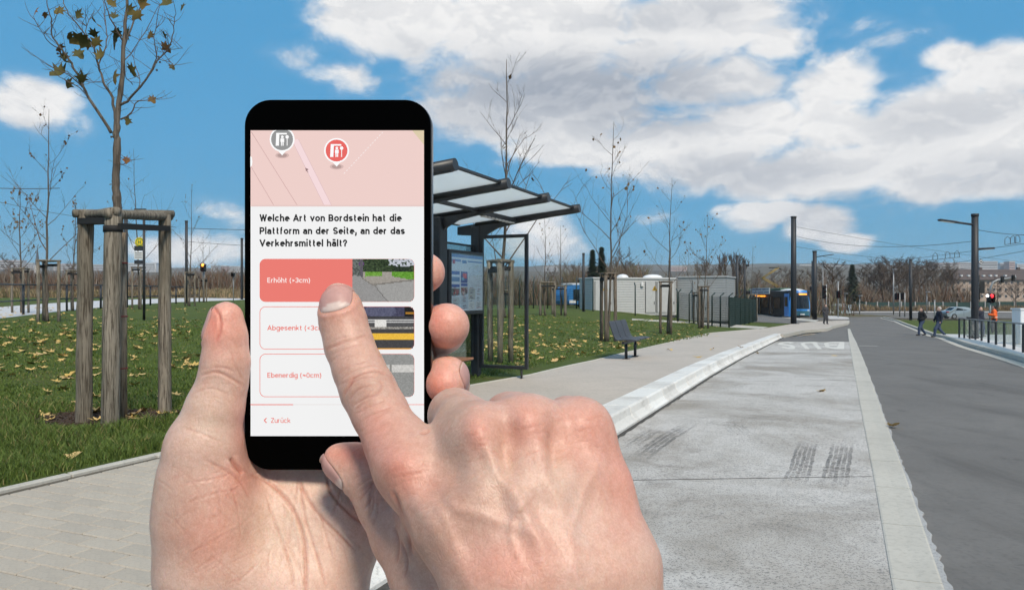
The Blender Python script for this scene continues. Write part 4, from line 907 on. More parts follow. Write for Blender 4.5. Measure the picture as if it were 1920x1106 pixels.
po = mesh_obj('posters', vs, fs, M_PRINT, case); ca = po.data.color_attributes.new('print', 'FLOAT_COLOR', 'CORNER')
for p in po.data.polygons:
    for li in p.loop_indices: ca.data[li].color = (*cs[p.index], 1)
bm = bmesh.new(); bar(bm, p0 + d_ * .05 + nrm * .062, p0 + d_ * .95 + nrm * .062, 0.006, 0.95); bm_obj('case_glass', bm, glass_mat('case_glass', (0.97, 0.98, 0.98), 0.25), case)
# wooden seat inside
M_SEAT = mat('seat_wood', (0.30, 0.13, 0.06), 0.5, var=0.2, scale=5, stretch=(1, 6, 6))
seat = empty('shelter_bench', sp_(1.2, 0.45, terr(*sp_(1.2, .45, 0)[:2])), 'wooden shelter bench glimpsed between two fingertips beside the phone', 'bench')
bm = bmesh.new(); 
for k in range(3): bar(bm, sp_(1.42, 0.36 + 0.115 * k, 0.32), sp_(3.6, 0.36 + 0.115 * k, 0.32), 0.10, 0.035, bev=0.008)
bm_obj('seat', bm, M_SEAT, seat); bm = bmesh.new(); bar(bm, sp_(1.52, 0.475, 0.27), sp_(3.6, 0.475, 0.27), 0.06, 0.05); bm_obj('seat_beam', bm, M_DARK, seat)
for a in (1.9, 3.3):
    bm = bmesh.new(); p = sp_(a, 0.475, 0); tube(bm, [(p.x, p.y, terr(p.x, p.y)), (p.x, p.y, 0.25)], 0.03, 8); bm_obj('leg', bm, M_DARK, seat)
# ---- bench beside the lawn: three linked metal seats
b0, b1 = gp(1174, 673), gp(1196, 666)
bd = (b1 - b0); bd.z = 0; L0 = bd.length; bd.normalize(); bd = AX.copy(); bn = AY.copy()
bc = b0 + bd * 0.45; bc.z = terr(bc.x, bc.y)
bench = empty('bench', bc, 'dark grey metal bench with three seats at the edge of the lawn', 'bench')
def bp_(a, c, z): return bc + bd * a + bn * c + Vector((0, 0, z))
M_BENCH = mat('bench_metal', (0.045, 0.048, 0.058), 0.5, var=0.1, scale=10)
BZ = 0.46
for k in (-1, 0, 1):
    bm = bmesh.new(); rows_ = []
    for c, z in ((0.30, BZ - .01), (0.20, BZ + .005), (0.05, BZ), (-0.12, BZ - .015), (-0.19, BZ + .02), (-0.235, BZ + .12), (-0.28, BZ + .26), (-0.33, BZ + .40), (-0.345, BZ + .43)):
        w = 0.245 if c < .28 else 0.21
        if z > BZ + .42: w = 0.20
        rows_.append([bm.verts.new(bp_(k * 0.53 + e * w, c, z)) for e in (-1, -.5, .5, 1)])
    for r0, r1 in zip(rows_, rows_[1:]):
        for i in range(3): bm.faces.new((r0[i], r0[i + 1], r1[i + 1], r1[i]))
    fixn(bm); bmesh.ops.solidify(bm, geom=bm.faces[:], thickness=0.022); fixn(bm); s_ = bm_obj('seat', bm, M_BENCH, bench)
    for e in range(5):   # pressed slots in the back
        bm = bmesh.new(); z0 = BZ + .14; u = k * 0.53 - 0.16 + 0.08 * e
        bar(bm, bp_(u, -0.243 + .013, z0), bp_(u, -0.312 + .013, z0 + .22), 0.03, 0.012, up=tuple(bn)); bm_obj('slot', bm, M_DARK, s_)
bm = bmesh.new(); bar(bm, bp_(-.75, 0, BZ - .06), bp_(.75, 0, BZ - .06), 0.06, 0.06); bm_obj('beam', bm, M_DARK, bench)
for a in (-.45, .45):
    bm = bmesh.new(); tube(bm, [bp_(a, 0, 0), bp_(a, 0, BZ - .06)], 0.035, 10); box(bm, bp_(a, 0.0, 0.012), (0.16, 0.14, 0.02), math.atan2(bd.y, bd.x)); bm_obj('leg', bm, M_DARK, bench)
# ================================================================== masts, wires, signals
def pole(name, px, pyb, pyt, wpx, label, cat, M=None, d=None, taper_=0.9, group=None, cap=True):
    b = gp(px, pyb) if d is None else Vector(((px - CX) / F * d, d, terr((px - CX) / F * d, d)))
    zt = ZC + (CY - pyt) / F * b.y; r = wpx / 2 / F * b.y; t = empty(name, b, label, cat, group); M = M or M_DARKP
    bm = bmesh.new(); tube(bm, [(b.x, b.y, b.z - .1), (b.x, b.y, (b.z + zt) / 2), (b.x, b.y, zt)], [r, r * (1 + taper_) / 2, r * taper_], 16); bm_obj('mast', bm, M, t, False)
    if cap:
        bm = bmesh.new(); tube(bm, [(b.x, b.y, zt - .02), (b.x, b.y, zt + .10)], r * taper_ * 1.15, 16); bm_obj('cap', bm, M, t, False)
        bm = bmesh.new(); box(bm, (b.x, b.y, b.z + 0.02), (r * 3, r * 3, 0.04)); bm_obj('base_plate', bm, M, t)
    return t, b, zt, r
def lamp_arm(t, b, px0, py0, px1, py1, headlen=0.9):
    a, e = at(px0, py0, b.y), at(px1, py1, b.y); bm = bmesh.new(); tube(bm, [a, e], 0.05, 8); o = bm_obj('lamp_arm', bm, M_DARKP, t)
    d = (e - a).normalized(); bm = bmesh.new(); bar(bm, e - d * 0.1, e + d * headlen, 0.26, 0.09, bev=0.03); h = bm_obj('lamp_head', bm, M_DARKP, t)
    bm = bmesh.new(); bar(bm, e + d * 0.05 + Vector((0, 0, -.05)), e + d * (headlen - .1) + Vector((0, 0, -.05)), 0.2, 0.012); bm_obj('lamp_glass', bm, M_LAMP, h)
G_M = 'dark tram masts'
m1, m1b, m1z, _ = pole('tram_mast', 1488, 607, 408, 10.5, 'tallest dark mast in front of the tram', 'mast', group=G_M)
m2, m2b, m2z, _ = pole('tram_mast', 1527.5, 597.5, 472, 8, 'dark mast with a lamp arm right of the tram front', 'mast', group=G_M); lamp_arm(m2, m2b, 1530, 482, 1546, 479.5, 1.0)
m3, m3b, m3z, _ = pole('tram_mast', 1828, 632, 405, 13, 'thick dark mast with a long lamp arm at the right footway', 'mast', group=G_M); lamp_arm(m3, m3b, 1822, 421, 1790, 416.5, 0.75); lamp_arm(m3, m3b, 1834, 467, 1843, 466.5, 0.5)
m4, m4b, m4z, _ = pole('tram_mast', 1707.5, 598.5, 488, 5.5, 'dark mast standing at the far verge behind the walking woman', 'mast', group=G_M)
pole('tram_mast', 1523.5, 592, 491, 4, 'thin dark mast just left of the lamp-arm mast', 'mast', group=G_M)
pole('tram_mast', 236, 578, 408, 7.5, 'dark mast seen between the front and right stakes of the nearest frame', 'mast', group=G_M)
ml, mlb, mlz, _ = pole('tram_mast', 349.5, 569, 416, 5.5, 'dark mast left of the phone beside a thin tree', 'mast', group=G_M)
pole('tram_mast', 453.5, 562, 448, 5, 'dark mast half hidden by the left edge of the phone', 'mast', group=G_M)
pole('tram_mast', 1094, 577, 477, 5, 'dark mast left of the white cabin', 'mast', group=G_M, d=56)
pole('tram_mast', 1255.5, 575, 491, 4.5, 'dark mast rising behind the white cabin roof', 'mast', group=G_M, d=76)
pole('tram_mast', 1382, 590, 481, 5.5, 'dark mast at the right corner of the fenced cabin', 'mast', group=G_M, d=64)
mm, mmb, mmz, _ = pole('tram_mast', 1396.5, 588, 491, 4, 'thin dark mast with a small camera behind the fence corner', 'mast', group=G_M, d=78)
bm = bmesh.new(); box(bm, at(1401.5, 497.5, 78), (0.28, 0.3, 0.25), bev=.03); bm_obj('camera_box', bm, M_DARKP, mm)
# stop sign post at the left
M_YEL = mat('sign_yellow', (0.75, 0.55, 0.02), 0.5); M_GRN = mat('sign_green', (0.02, 0.18, 0.05), 0.5); M_WHITE = mat('sign_white', (0.72, 0.73, 0.74), 0.5, var=0.05); M_SGREY = mat('grey_steel', (0.30, 0.31, 0.32), 0.45, 0.4, var=0.1)
sgp = Vector(((270 - CX) / F * 27.0, 27.0, 0)); sgp.z = terr(sgp.x, sgp.y)
sg = empty('stop_sign', sgp, 'bus stop post with round yellow sign and timetable boards', 'stop sign')
def sgq(px, py): return at(px, py, 27.0)
bm = bmesh.new(); p = sgq(270, 395); tube(bm, [sgp, (sgp.x, sgp.y, p.z)], 0.045, 10); bm_obj('post', bm, M_DARKP, sg)
bm = bmesh.new(); bar(bm, sgq(252, 392.5), sgq(274, 392.5), 0.05, 0.04); bm_obj('top_arm', bm, M_DARKP, sg)
def disc_y(bm, c, r, th, mi=0, n=24): tube(bm, [Vector(c) + Vector((0, th / 2, 0)), Vector(c) - Vector((0, th / 2, 0))], r, n, mi=mi, smooth=False)
c = sgq(262, 454); bm = bmesh.new(); disc_y(bm, c, 0.17, 0.03); dsc = bm_obj('sign_disc', bm, M_YEL, sg)
bm = bmesh.new()
for k in range(24):
    a0, a1 = 2 * math.pi * k / 24, 2 * math.pi * (k + 1) / 24; q = [c + Vector((math.cos(a) * r_, -0.019, math.sin(a) * r_)) for a, r_ in ((a0, .115), (a1, .115), (a1, .14), (a0, .14))]; bm.faces.new([bm.verts.new(v) for v in q])
hp, wd_ = stroke_text('H', 0.2)
for pq in hp: bm.faces.new([bm.verts.new(c + Vector(((a - wd_ / 2) * .13, -0.0192, (b - .5) * .13))) for a, b in pq])
bm_obj('sign_letter', bm, M_GRN, dsc)
for (y0, y1, M_) in ((461, 470, M_DARKP), (472, 486, M_WHITE), (488, 495, M_DARKP)):
    bm = bmesh.new(); a, b = sgq(252, y0), sgq(268, y1); box(bm, (a + b) / 2, (b.x - a.x, 0.03, a.z - b.z), bev=.004); bo = bm_obj('timetable_board', bm, M_, sg)
    if M_ is M_WHITE:
        for k in range(3):
            bm = bmesh.new(); a2, b2 = sgq(253.5, 474 + 4 * k), sgq(266.5, 475.2 + 4 * k); box(bm, (a2 + b2) / 2 - Vector((0, .02, 0)), (b2.x - a2.x, 0.006, a2.z - b2.z)); bm_obj('printed_line', bm, M_DARKP, bo)
# railing at the left
M_RAIL = mat('painted_rail', (0.028, 0.032, 0.038), 0.45)
rpx = [(-150, 612), (-50, 601), (44, 590.5), (125, 583.5), (189, 579), (236, 576), (282, 572.5), (330, 569.5), (364, 567.3), (374, 566.5)]
rb_ = [gp(*p) for p in rpx]; rl = empty('railing', rb_[2], 'low dark pipe railing along the paved way at left', 'railing')
RH = [h_at(b, y) for b, y in zip(rb_, (529, 531, 533, 533.5, 534, 535, 536, 537.5, 538.5, 539))]
for b, h in zip(rb_, RH):
    bm = bmesh.new(); r_ = min(0.05, 0.055); tube(bm, [b, b + Vector((0, 0, h))], 0.045 if b.y < 40 else 0.06, 8); bm_obj('post', bm, M_RAIL, rl)
for f in (0.985, 0.47):
    for (b, h), (b2, h2) in zip(zip(rb_, RH), list(zip(rb_, RH))[1:]):
        bm = bmesh.new(); tube(bm, [b + Vector((0, 0, h * f)), b2 + Vector((0, 0, h2 * f))], 0.03 if b.y < 40 else .045, 6); bm_obj('pipe', bm, M_RAIL, rl)
# overhead wires
M_WIRE = mat('wire', (0.06, 0.06, 0.068), 0.6)
def wire(a, b, sag, r, label, n=10):
    pts = [a.lerp(b, k / n) - Vector((0, 0, sag * 4 * (k / n) * (1 - k / n))) for k in range(n + 1)]; bm = bmesh.new(); tube(bm, pts, r * .7, 5); return tag(bm_obj('overhead_wire', bm, M_WIRE), label, 'wire', 'overhead tram wires')
wire(at(1490, 425, 66), at(1980, 498, 90), .3, .022, 'upper span wire running right from the tallest mast')
wire(at(1490, 442, 66), at(1828, 452, 41), .6, .022, 'span wire between the tallest mast and the thick right mast')
wire(at(1832, 431, 41), at(1990, 439, 38), .15, .022, 'short wire going right from the top of the thick right mast')
wire(at(1560, 498, 110), at(1990, 446, 52), .3, .026, 'contact wire climbing to the right edge above the apartment block')
wire(at(1580, 520, 120), at(1990, 458, 48), .3, .024, 'lower contact wire climbing to the right edge')
wire(at(1488, 462, 66), at(1900, 496, 85), .5, .022, 'faint wire crossing behind the thick right mast')
wire(at(1530, 478, 87), at(1720, 500, 90), .3, .022, 'wire from the lamp-arm mast to the far verge mast')
wire(at(1707, 494, 84), at(1990, 512, 95), .3, .026, 'wire right of the far verge mast')
wire(at(1300, 500, 90), at(1490, 515, 95), .2, .022, 'wire above the tram pantograph')
wire(at(-60, 350, 30), at(112, 353, 30), .05, .022, 'upper wire at the left edge of the photo')
wire(at(-60, 365, 42), at(330, 426, 46), .3, .018, 'slanting wire behind the nearest tree')
wire(at(350, 428, 46), at(640, 428, 46), .1, .025, 'horizontal wire between left mast and phone')
wire(at(352, 453, 46), at(640, 458, 50), .2, .018, 'lower wire between left mast and phone')
for (x0, y0, x1, y1, d, nm) in ((1742, 488, 1800, 482, 80, 'small wire fitting left of the thick right mast'), (1884, 459, 1910, 455, 70, 'loop-shaped wire hanger near the right edge')):
    a, b = at(x0, y0, d), at(x1, y1, d); t = empty('wire_fitting', a, nm, 'wire fitting'); bm = bmesh.new(); bar(bm, a, b, .05, .05); bm_obj('rod', bm, M_WIRE, t)
    for f in (.2, .6, .9):
        q = a.lerp(b, f); bm = bmesh.new(); tube(bm, [q + Vector((-.25, 0, 0)), q + Vector((-.25, 0, .5)), q + Vector((0, 0, .75)), q + Vector((.25, 0, .5)), q + Vector((.25, 0, 0))], .03, 5); bm_obj('loop', bm, M_WIRE, t)
dm = at(1839, 491, 40.5); dt = empty('mast_sign', dm, 'small black and white diamond sign on the thick right mast', 'sign'); bm = bmesh.new(); box(bm, (0, 0, 0), (.22, .02, .22), M=Matrix.Translation(dm) @ Matrix.Rotation(R(45), 4, 'Y')); bm_obj('plate', bm, M_DARKP, dt)
bm = bmesh.new(); box(bm, (0, -.012, 0), (.16, .01, .16), M=Matrix.Translation(dm) @ Matrix.Rotation(R(45), 4, 'Y')); bm_obj('white_field', bm, M_WHITE, dt); bm = bmesh.new(); box(bm, (0, -.02, 0), (.09, .01, .09), M=Matrix.Translation(dm) @ Matrix.Rotation(R(45), 4, 'Y')); bm_obj('dark_field', bm, M_DARKP, dt)
# traffic signals
M_SIG = mat('signal_black', (0.010, 0.011, 0.012), 0.6); M_REDL = mat('red_lens', (0.10, 0.01, 0.01), 0.3); M_LITR = mat('lit_red', (0.2, 0, 0), 0.3, emit=(1, 0.03, 0.04), es=4); M_LITW = mat('lit_white', (0.5, 0.5, 0.5), 0.3, emit=(0.9, 0.93, 1), es=6); M_LITO = mat('lit_amber', (0.2, .1, 0), .3, emit=(1, .35, .05), es=4)
def signal(px, pyb, head, label, d=None, polew=2.2, lens=None, top=None):
    """head: x0, y0, x1, y1 in px"""
    b = gp(px, pyb) if d is None else Vector(((px - CX) / F * d, d, terr((px - CX) / F * d, d))); t = empty('traffic_light', b, label, 'traffic light', 'traffic lights at the junction'); x0, y0, x1, y1 = head
    zt = ZC + (CY - (top or y0 - 2)) / F * b.y; bm = bmesh.new(); tube(bm, [b, (b.x, b.y, zt)], polew / 2 / F * b.y, 8); bm_obj('post', bm, M_SGREY, t)
    A, B = at(x0, y0, b.y - .15), at(x1, y1, b.y - .15); w, h = B.x - A.x, A.z - B.z; bm = bmesh.new(); box(bm, (A + B) / 2, (w, .22, h), bev=.02); hd = bm_obj('signal_head', bm, M_SIG, t)
    for k in range(3):
        c = Vector(((A.x + B.x) / 2, A.y - .12, A.z - h * (k + .5) / 3)); bm = bmesh.new(); disc_y(bm, c, w * .34, .02, n=14); bm_obj('lens', bm, (lens if lens and k == 0 else M_REDL), hd)
        bm = bmesh.new(); tube(bm, [c + Vector((0, .0, w * .1)), c + Vector((0, -.2, w * .1))], w * .42, 10, caps=False); bm_obj('visor', bm, M_SIG, hd)
    return t, b
signal(1549.5, 601, (1542, 535, 1548, 560), 'traffic light with a large black head right of the tram front')
signal(1571.5, 594.5, (1568.5, 545, 1574.5, 559), 'slim traffic light on the far island', top=527)
signal(1522, 592, (1518.5, 537, 1523.5, 551), 'traffic light peeping out left of the lamp-arm mast', d=100)
signal(1687, 593.5, (1678, 550, 1685, 562), 'left one of the two traffic lights behind the walking woman', top=549)
signal(1696.5, 594, (1688.5, 549, 1693.5, 562), 'right one of the two traffic lights behind the walking woman', top=549)
signal(382, 567, (377, 495, 386, 509), 'traffic light left of the phone with a lit amber lamp', polew=3.2, lens=M_LITO, top=497)
signal(437.5, 549.5, (435, 512, 440, 519), 'far slim signal post near the left edge of the phone', polew=1.6, d=66)
ga, gb_ = signal(1856.5, 618, (1851, 553, 1862, 567), 'gantry traffic light with red lamp lit, right of the thick mast', d=52, polew=3.4, lens=M_LITR, top=556)
bm = bmesh.new(); tube(bm, [at(1856.5, 556, 52), at(1858, 538, 52), at(1862, 529, 52), at(1870, 525, 52), at(1905, 520, 52)], .07, 8); bm_obj('gantry_arm', bm, M_SGREY, ga)
for (x, y0, y1) in ((1879.5, 518, 530.5), (1900, 515.5, 527)):
    bm = bmesh.new(); A, B = at(x - 2.2, y0, 51.9), at(x + 2.2, y1, 51.9); box(bm, (A + B) / 2, (B.x - A.x, .2, A.z - B.z), bev=.02); bm_obj('hanging_head', bm, M_SIG, ga)
bm = bmesh.new(); disc_y(bm, at(1851.5, 554.5, 51.6), .09, .03); bm_obj('white_lamp', bm, M_LITW, ga)
bm = bmesh.new(); disc_y(bm, at(1860.5, 554.5, 51.6), .09, .03); bm_obj('red_lamp', bm, M_LITR, ga)
sgn = empty('signal_board', at(1841, 535, 42), 'black signal board mounted behind the thick right mast', 'signal'); bm = bmesh.new(); A, B = at(1836, 527, 42), at(1846, 550, 42); box(bm, (A + B) / 2, (B.x - A.x, .1, A.z - B.z), bev=.03); hd_ = bm_obj('board', bm, M_SIG, sgn); bm = bmesh.new(); tube(bm, [at(1836, 516, 42), at(1836, 562, 42)], .05, 6); bm_obj('bracket', bm, M_SIG, sgn)
bm = bmesh.new(); tube(bm, [at(1837, 538, 42), at(1830, 538, 41.2)], .04, 6); bm_obj('bracket', bm, M_SIG, sgn)
# street lamps and posts further off
def slim(px, pyb, pyt, label, d=None, head=True, w=1.8):
    b = gp(px, pyb) if d is None else Vector(((px - CX) / F * d, d, terr((px - CX) / F * d, d))); zt = ZC + (CY - pyt) / F * b.y; t = empty('street_lamp', b, label, 'street lamp', 'slim grey street lamps'); bm = bmesh.new(); tube(bm, [b, (b.x, b.y, zt)], [w / 2 / F * b.y, w / 2.6 / F * b.y], 7); bm_obj('post', bm, M_SGREY, t)
    bm = bmesh.new(); box(bm, (b.x, b.y - .25, zt + .05), (.35, .8, .12), bev=.04); bm_obj('lamp_head', bm, M_SGREY, t)
slim(1543, 592, 494, 'grey street lamp behind the large black traffic light'); slim(1584.5, 589, 551, 'short grey lamp behind the pale cabinets'); slim(1675.5, 590, 506, 'tall grey street lamp left of the far verge mast', w=2.4)
slim(1738, 588, 548, 'short grey lamp between the far mast and the walking woman'); slim(1612, 588, 555, 'short grey lamp in the middle of the green fence')
for (px, pyb, pyt, lb) in ((1752.5, 604, 563, 'bare grey post beside the walking man'), (1611.5, 589, 570, 'low wooden post before the green fence')):
    b = gp(px, pyb); t = empty('marker_post', b, lb, 'post'); bm = bmesh.new(); tube(bm, [b, (b.x, b.y, ZC + (CY - pyt) / F * b.y)], .06, 7); bm_obj('post', bm, M_SGREY, t)
    bm = bmesh.new(); box(bm, (b.x, b.y, ZC + (CY - pyt) / F * b.y + .02), (.16, .16, .05)); bm_obj('cap', bm, M_SGREY, t)
# ================================================================== fenced cabin
def ribbed(name, A, B, z0, z1, M, parent, pitch=0.2, dep=0.014, out=None):
    """wall from A to B with level ribs"""
    d = Vector((B.x - A.x, B.y - A.y, 0)); n = out or Vector((d.y, -d.x, 0)).normalized(); bm = bmesh.new(); z = z0; pr = None
    while z < z1 + 1e-6:
        for (zz, o) in ((z, 0), (z + pitch * .42, 0), (z + pitch * .5, dep), (z + pitch * .92, dep)):
            zz = min(zz, z1); c = [bm.verts.new(Vector((p.x, p.y, zz)) + n * o) for p in (A, B)]
            if pr: bm.faces.new((pr[0], pr[1], c[1], c[0]))
            pr = c
        z += pitch
    fixn(bm); return bm_obj(name, bm, M, parent)
M_CAB = mat('cabin_panel', (0.44, 0.45, 0.455), 0.5, var=0.05, scale=1.5); M_CABD = mat('cabin_dark', (0.05, 0.055, 0.06), 0.6); M_CABG = mat('cabin_grey', (0.30, 0.315, 0.325), 0.5, var=.06, scale=1.2); M_WARN = mat('warning_yellow', (0.65, 0.42, 0.02), 0.5)
def cabin(A, B, deep, z1, label, M, doors, signs, cat='cabin'):
    A, B = Vector(A), Vector(B); z0 = min(terr(A.x, A.y), terr(B.x, B.y)) - .05; d = (B - A); d.z = 0; L_ = d.length; d.normalize(); n = Vector((d.y, -d.x, 0)); bk = -n * deep
    t = empty('equipment_cabin', A.lerp(B, .5), label, cat); t.location.z = z0
    ribbed('front_wall', A, B, z0 + .35, z1, M, t); ribbed('side_wall', A + bk, A, z0 + .35, z1, M, t); ribbed('side_wall', B, B + bk, z0 + .35, z1, M, t); ribbed('rear_wall', B + bk, A + bk, z0 + .35, z1, M, t)
    bm = bmesh.new(); c = (A + B) / 2 + bk / 2; an = math.atan2(d.y, d.x); box(bm, (c.x, c.y, z0 + .15), (L_ - .1, deep - .1, .42), an); bm_obj('plinth', bm, M_CABD, t)
    bm = bmesh.new(); box(bm, (c.x, c.y, z1 + .06), (L_ + .16, deep + .16, .16), an, bev=.03); rf = bm_obj('roof', bm, M, t)
    for (f0, f1) in doors:
        a, b = A + d * L_ * f0, A + d * L_ * f1; bm = bmesh.new(); bar(bm, Vector((a.x, a.y, (z0 + z1) / 2 + .2)) + n * .05, Vector((b.x, b.y, (z0 + z1) / 2 + .2)) + n * .05, .03, z1 - z0 - .75); dr = bm_obj('door', bm, M, t)
        bm = bmesh.new(); q = b - d * .12 + n * .085; box(bm, (q.x, q.y, z0 + 1.35), (.05, .05, .22)); bm_obj('handle', bm, M_CABD, dr)
        for e in (a, b):
            bm = bmesh.new(); q = e + n * .068; box(bm, (q.x, q.y, (z0 + z1) / 2 + .2), (.035, .02, z1 - z0 - .75), an); bm_obj('door_seam', bm, M_CABD, dr)
    for f, z in signs:
        q = A + d * L_ * f + n * .07; bm = bmesh.new(); vs = [bm.verts.new(q + d * a + Vector((0, 0, z - q.z + b))) for a, b in ((-.24, -.2), (.24, -.2), (0, .23))]; f0 = bm.faces.new(vs); bmesh.ops.solidify(bm, geom=[f0], thickness=.01); fixn(bm); s = bm_obj('warning_sign', bm, M_WARN, t)
        bm = bmesh.new(); q2 = q + n * .02; pts = [q2 + d * a + Vector((0, 0, z - q.z + b)) for a, b in ((.03, .08), (-.05, -.04), (.04, -.03), (-.02, -.15))]
        tube(bm, pts, .018, 4); bm_obj('bolt_mark', bm, M_CABD, s)
    return t, rf, z0, d, n, L_
DC = 60.0
cA, cB = at(1112, 573, DC), at(1268, 573, DC + 2); ct, rf, cz, cd, cn, cl2 = cabin((cA.x, DC, 0), (cB.x, DC + 2, 0), 3.0, ZC + (CY - 523) / F * DC, 'long pale ribbed equipment cabin behind the bench tree', M_CAB, ((.02, .22), (.62, .74), (.76, .98)), ((.14, 1.85), (.73, 1.85)))
for f, w in ((.42, .5), (.79, .85)):
    c = Vector((cA.x, DC, 0)) + cd * cl2 * f - cn * 1.2; bm = bmesh.new(); bmesh.ops.create_uvsphere(bm, u_segments=16, v_segments=8, radius=1.0, matrix=Matrix.Translation((c.x, c.y, ZC + (CY - 521.5) / F * DC + .08)) @ Matrix.Diagonal((w, .6, .30, 1)))
    bmesh.ops.bisect_plane(bm, geom=bm.verts[:] + bm.edges[:] + bm.faces[:], plane_co=(0, 0, ZC + (CY - 521.5) / F * DC + .1), plane_no=(0, 0, 1), clear_inner=True); bm_obj('roof_dome', bm, mat('dome_white', (.7, .71, .72), .4), rf, True)
M_LIGHTH = mat('cabin_lamp', (0.7, 0.7, 0.7), .4)
q = Vector((cA.x, DC, 0)) + cd * cl2 * .575 + cn * .12; bm = bmesh.new(); box(bm, (q.x, q.y, ZC + (CY - 533) / F * DC), (.2, .18, .34), bev=.04); bm_obj('wall_lamp', bm, M_LIGHTH, ct)
dA, dB = at(1270, 577, DC + 2.3), at(1362, 577, DC + .5); dt_, rf2, *_r = cabin((dA.x, DC + 2.3, 0), (dB.x, DC + .5, 0), 4.0, ZC + (CY - 520) / F * DC, 'greyer ribbed cabin inside the green mesh fence', M_CABG, ((.32, .62),), ())
# mesh fence with angled posts
M_FEN = mat('fence_green', (0.012, 0.030, 0.026), 0.55)
def mesh_fence(pts, h, label, pitch=0.2, hook=0.45, panels=True):
    """posts at pts; each panel is a grid of thin wires"""
    P_ = [Vector((p[0], p[1], terr(p[0], p[1]))) for p in pts]; t = empty('mesh_fence', P_[0], label, 'fence')
    for i, p in enumerate(P_):
        q = P_[min(i + 1, len(P_) - 1)] - P_[max(i - 1, 0)]; n = Vector((-q.y, q.x, 0)).normalized()
        if n.x < 0: n = -n
        bm = bmesh.new(); pts_ = [p, p + Vector((0, 0, h))] + ([p + Vector((0, 0, h + hook * .75)) + n * hook] if hook else []); tube(bm, pts_, .05, 6); bm_obj('post', bm, M_FEN, t)
    for a, b in zip(P_, P_[1:]):
        bm = bmesh.new(); n = max(2, int((b - a).length / (pitch * .6)))
        for k in range(n + 1): q = a.lerp(b, k / n); tube(bm, [q + Vector((0, 0, .08)), q + Vector((0, 0, h - .05))], .010, 3, caps=False)
        z = .1
        while z < h: tube(bm, [a + Vector((0, 0, z)), b + Vector((0, 0, z))], .012, 3, caps=False); z += pitch
        bm_obj('mesh_panel', bm, M_FEN, t)
    return t
def seg(a, b, n): a, b = Vector(a), Vector(b); return [tuple(a.lerp(b, k / n)) for k in range(n + 1)]
X = lambda px, d: ((px - CX) / F * d, d)
mesh_fence(seg(X(870, 66), X(1108, 64), 9) , 2.4, 'dark mesh fence with bent post tops left of the white cabin')
mesh_fence(seg(X(1112, 57.5), X(1270, 57.5), 2), 2.3, 'open fence posts before the white cabin', pitch=2.2, hook=.3)
fz = mesh_fence(seg(X(1272, 57.5), X(1335, 55), 3) + seg(X(1335, 55), X(1367, 53.0), 2)[1:] + seg(X(1367, 53.0), X(1418, 72), 6)[1:], 2.25, 'green mesh fence round the greyer cabin', pitch=.16, hook=.3)
# bus parked behind the fence
M_BUSB = mat('bus_blue', (0.03, 0.17, 0.42), 0.35, spec=.5); M_BUSG = mat('bus_glass', (0.012, 0.014, 0.016), 0.12, spec=.6); M_BUSW = mat('bus_white', (.66, .68, .69), .4)
DB = 72.0; bA, bB = X(1066, DB), X(1116, DB + 3); z0 = terr(*bA); zt = ZC + (CY - 534) / F * DB
bus = empty('parked_bus', (bA[0], bA[1], z0), 'blue and white bus parked behind the dark fence left of the cabin', 'bus')
d = Vector((bB[0] - bA[0] + 2, bB[1] - bA[1] + .1, 0)).normalized(); n = Vector((d.y, -d.x, 0)); o0 = Vector((bA[0], bA[1], z0))
def bq(a, c, z): return o0 + d * a - n * c + Vector((0, 0, z))
H_ = zt - z0; bm = bmesh.new(); prof_b = [(0.15, .3), (0, .6), (0.02, 1.2), (.35, H_ - .35), (.7, H_), (6, H_), (6, .3)]
A_ = [bm.verts.new(bq(a, 0, z)) for a, z in prof_b]; B_ = [bm.verts.new(bq(a, 2.4, z)) for a, z in prof_b]; bm.faces.new(A_); bm.faces.new(B_[::-1])
for i in range(len(A_)): bm.faces.new((A_[i], B_[i], B_[(i + 1) % len(A_)], A_[(i + 1) % len(A_)]))
fixn(bm); bm_obj('body', bm, M_BUSB, bus)
for (a0, a1) in ((.55, 2.0), (2.1, 3.9), (4.0, 5.9)):
    bm = bmesh.new(); bar(bm, bq(a0, -.02, H_ * .5 + .1), bq(a1, -.02, H_ * .5 + .1), .03, H_ * .5); bm_obj('window', bm, M_BUSG, bus)
bm = bmesh.new(); bar(bm, bq(.6, 1.2, H_ + .06), bq(5.8, 1.2, H_ + .06), 2.0, .22, bev=.05); bm_obj('roof_unit', bm, M_BUSW, bus)
bm = bmesh.new(); bar(bm, bq(.1, -.02, .55), bq(.9, -.02, .55), .03, .3); bm_obj('bumper_panel', bm, M_BUSW, bus)
bm = bmesh.new(); bar(bm, bq(3.1, -.03, H_ - .35), bq(5.6, -.03, H_ - .35), .03, .5); bm_obj('side_board', bm, M_BUSW, bus)
for a in (1.6, 5.0):
    bm = bmesh.new(); tube(bm, [bq(a, -.04, .42), bq(a, .3, .42)], .42, 16); bm_obj('wheel', bm, M_SIG, bus)
# ================================================================== tram
TD = 86.0; tx0 = (1484 - CX) / F * TD; tz = prof(TD) - .12; TH = 3.42; TW = 2.45
tram = empty('tram', (tx0 + TW / 2, TD, tz), 'blue and white tram with orange destination display at the junction', 'tram')
M_TBL = mat('tram_blue', (0.05, 0.27, 0.70), 0.3, spec=.5, coat=.3); M_TWH = mat('tram_white', (.70, .72, .74), .35, coat=.2); M_TGL = mat('tram_glass', (0.015, 0.017, 0.02), .08, spec=.6); M_TGR = mat('tram_green', (0.05, 0.11, 0.075), .5); M_TDK = mat('tram_dark', (.018, .02, .024), .5); M_LED = mat('led_orange', (.05, .02, 0), .4, emit=(1, .30, .03), es=3.0)
def tq(x, y, z): return Vector((tx0 + x * TW, TD + y, tz + z))
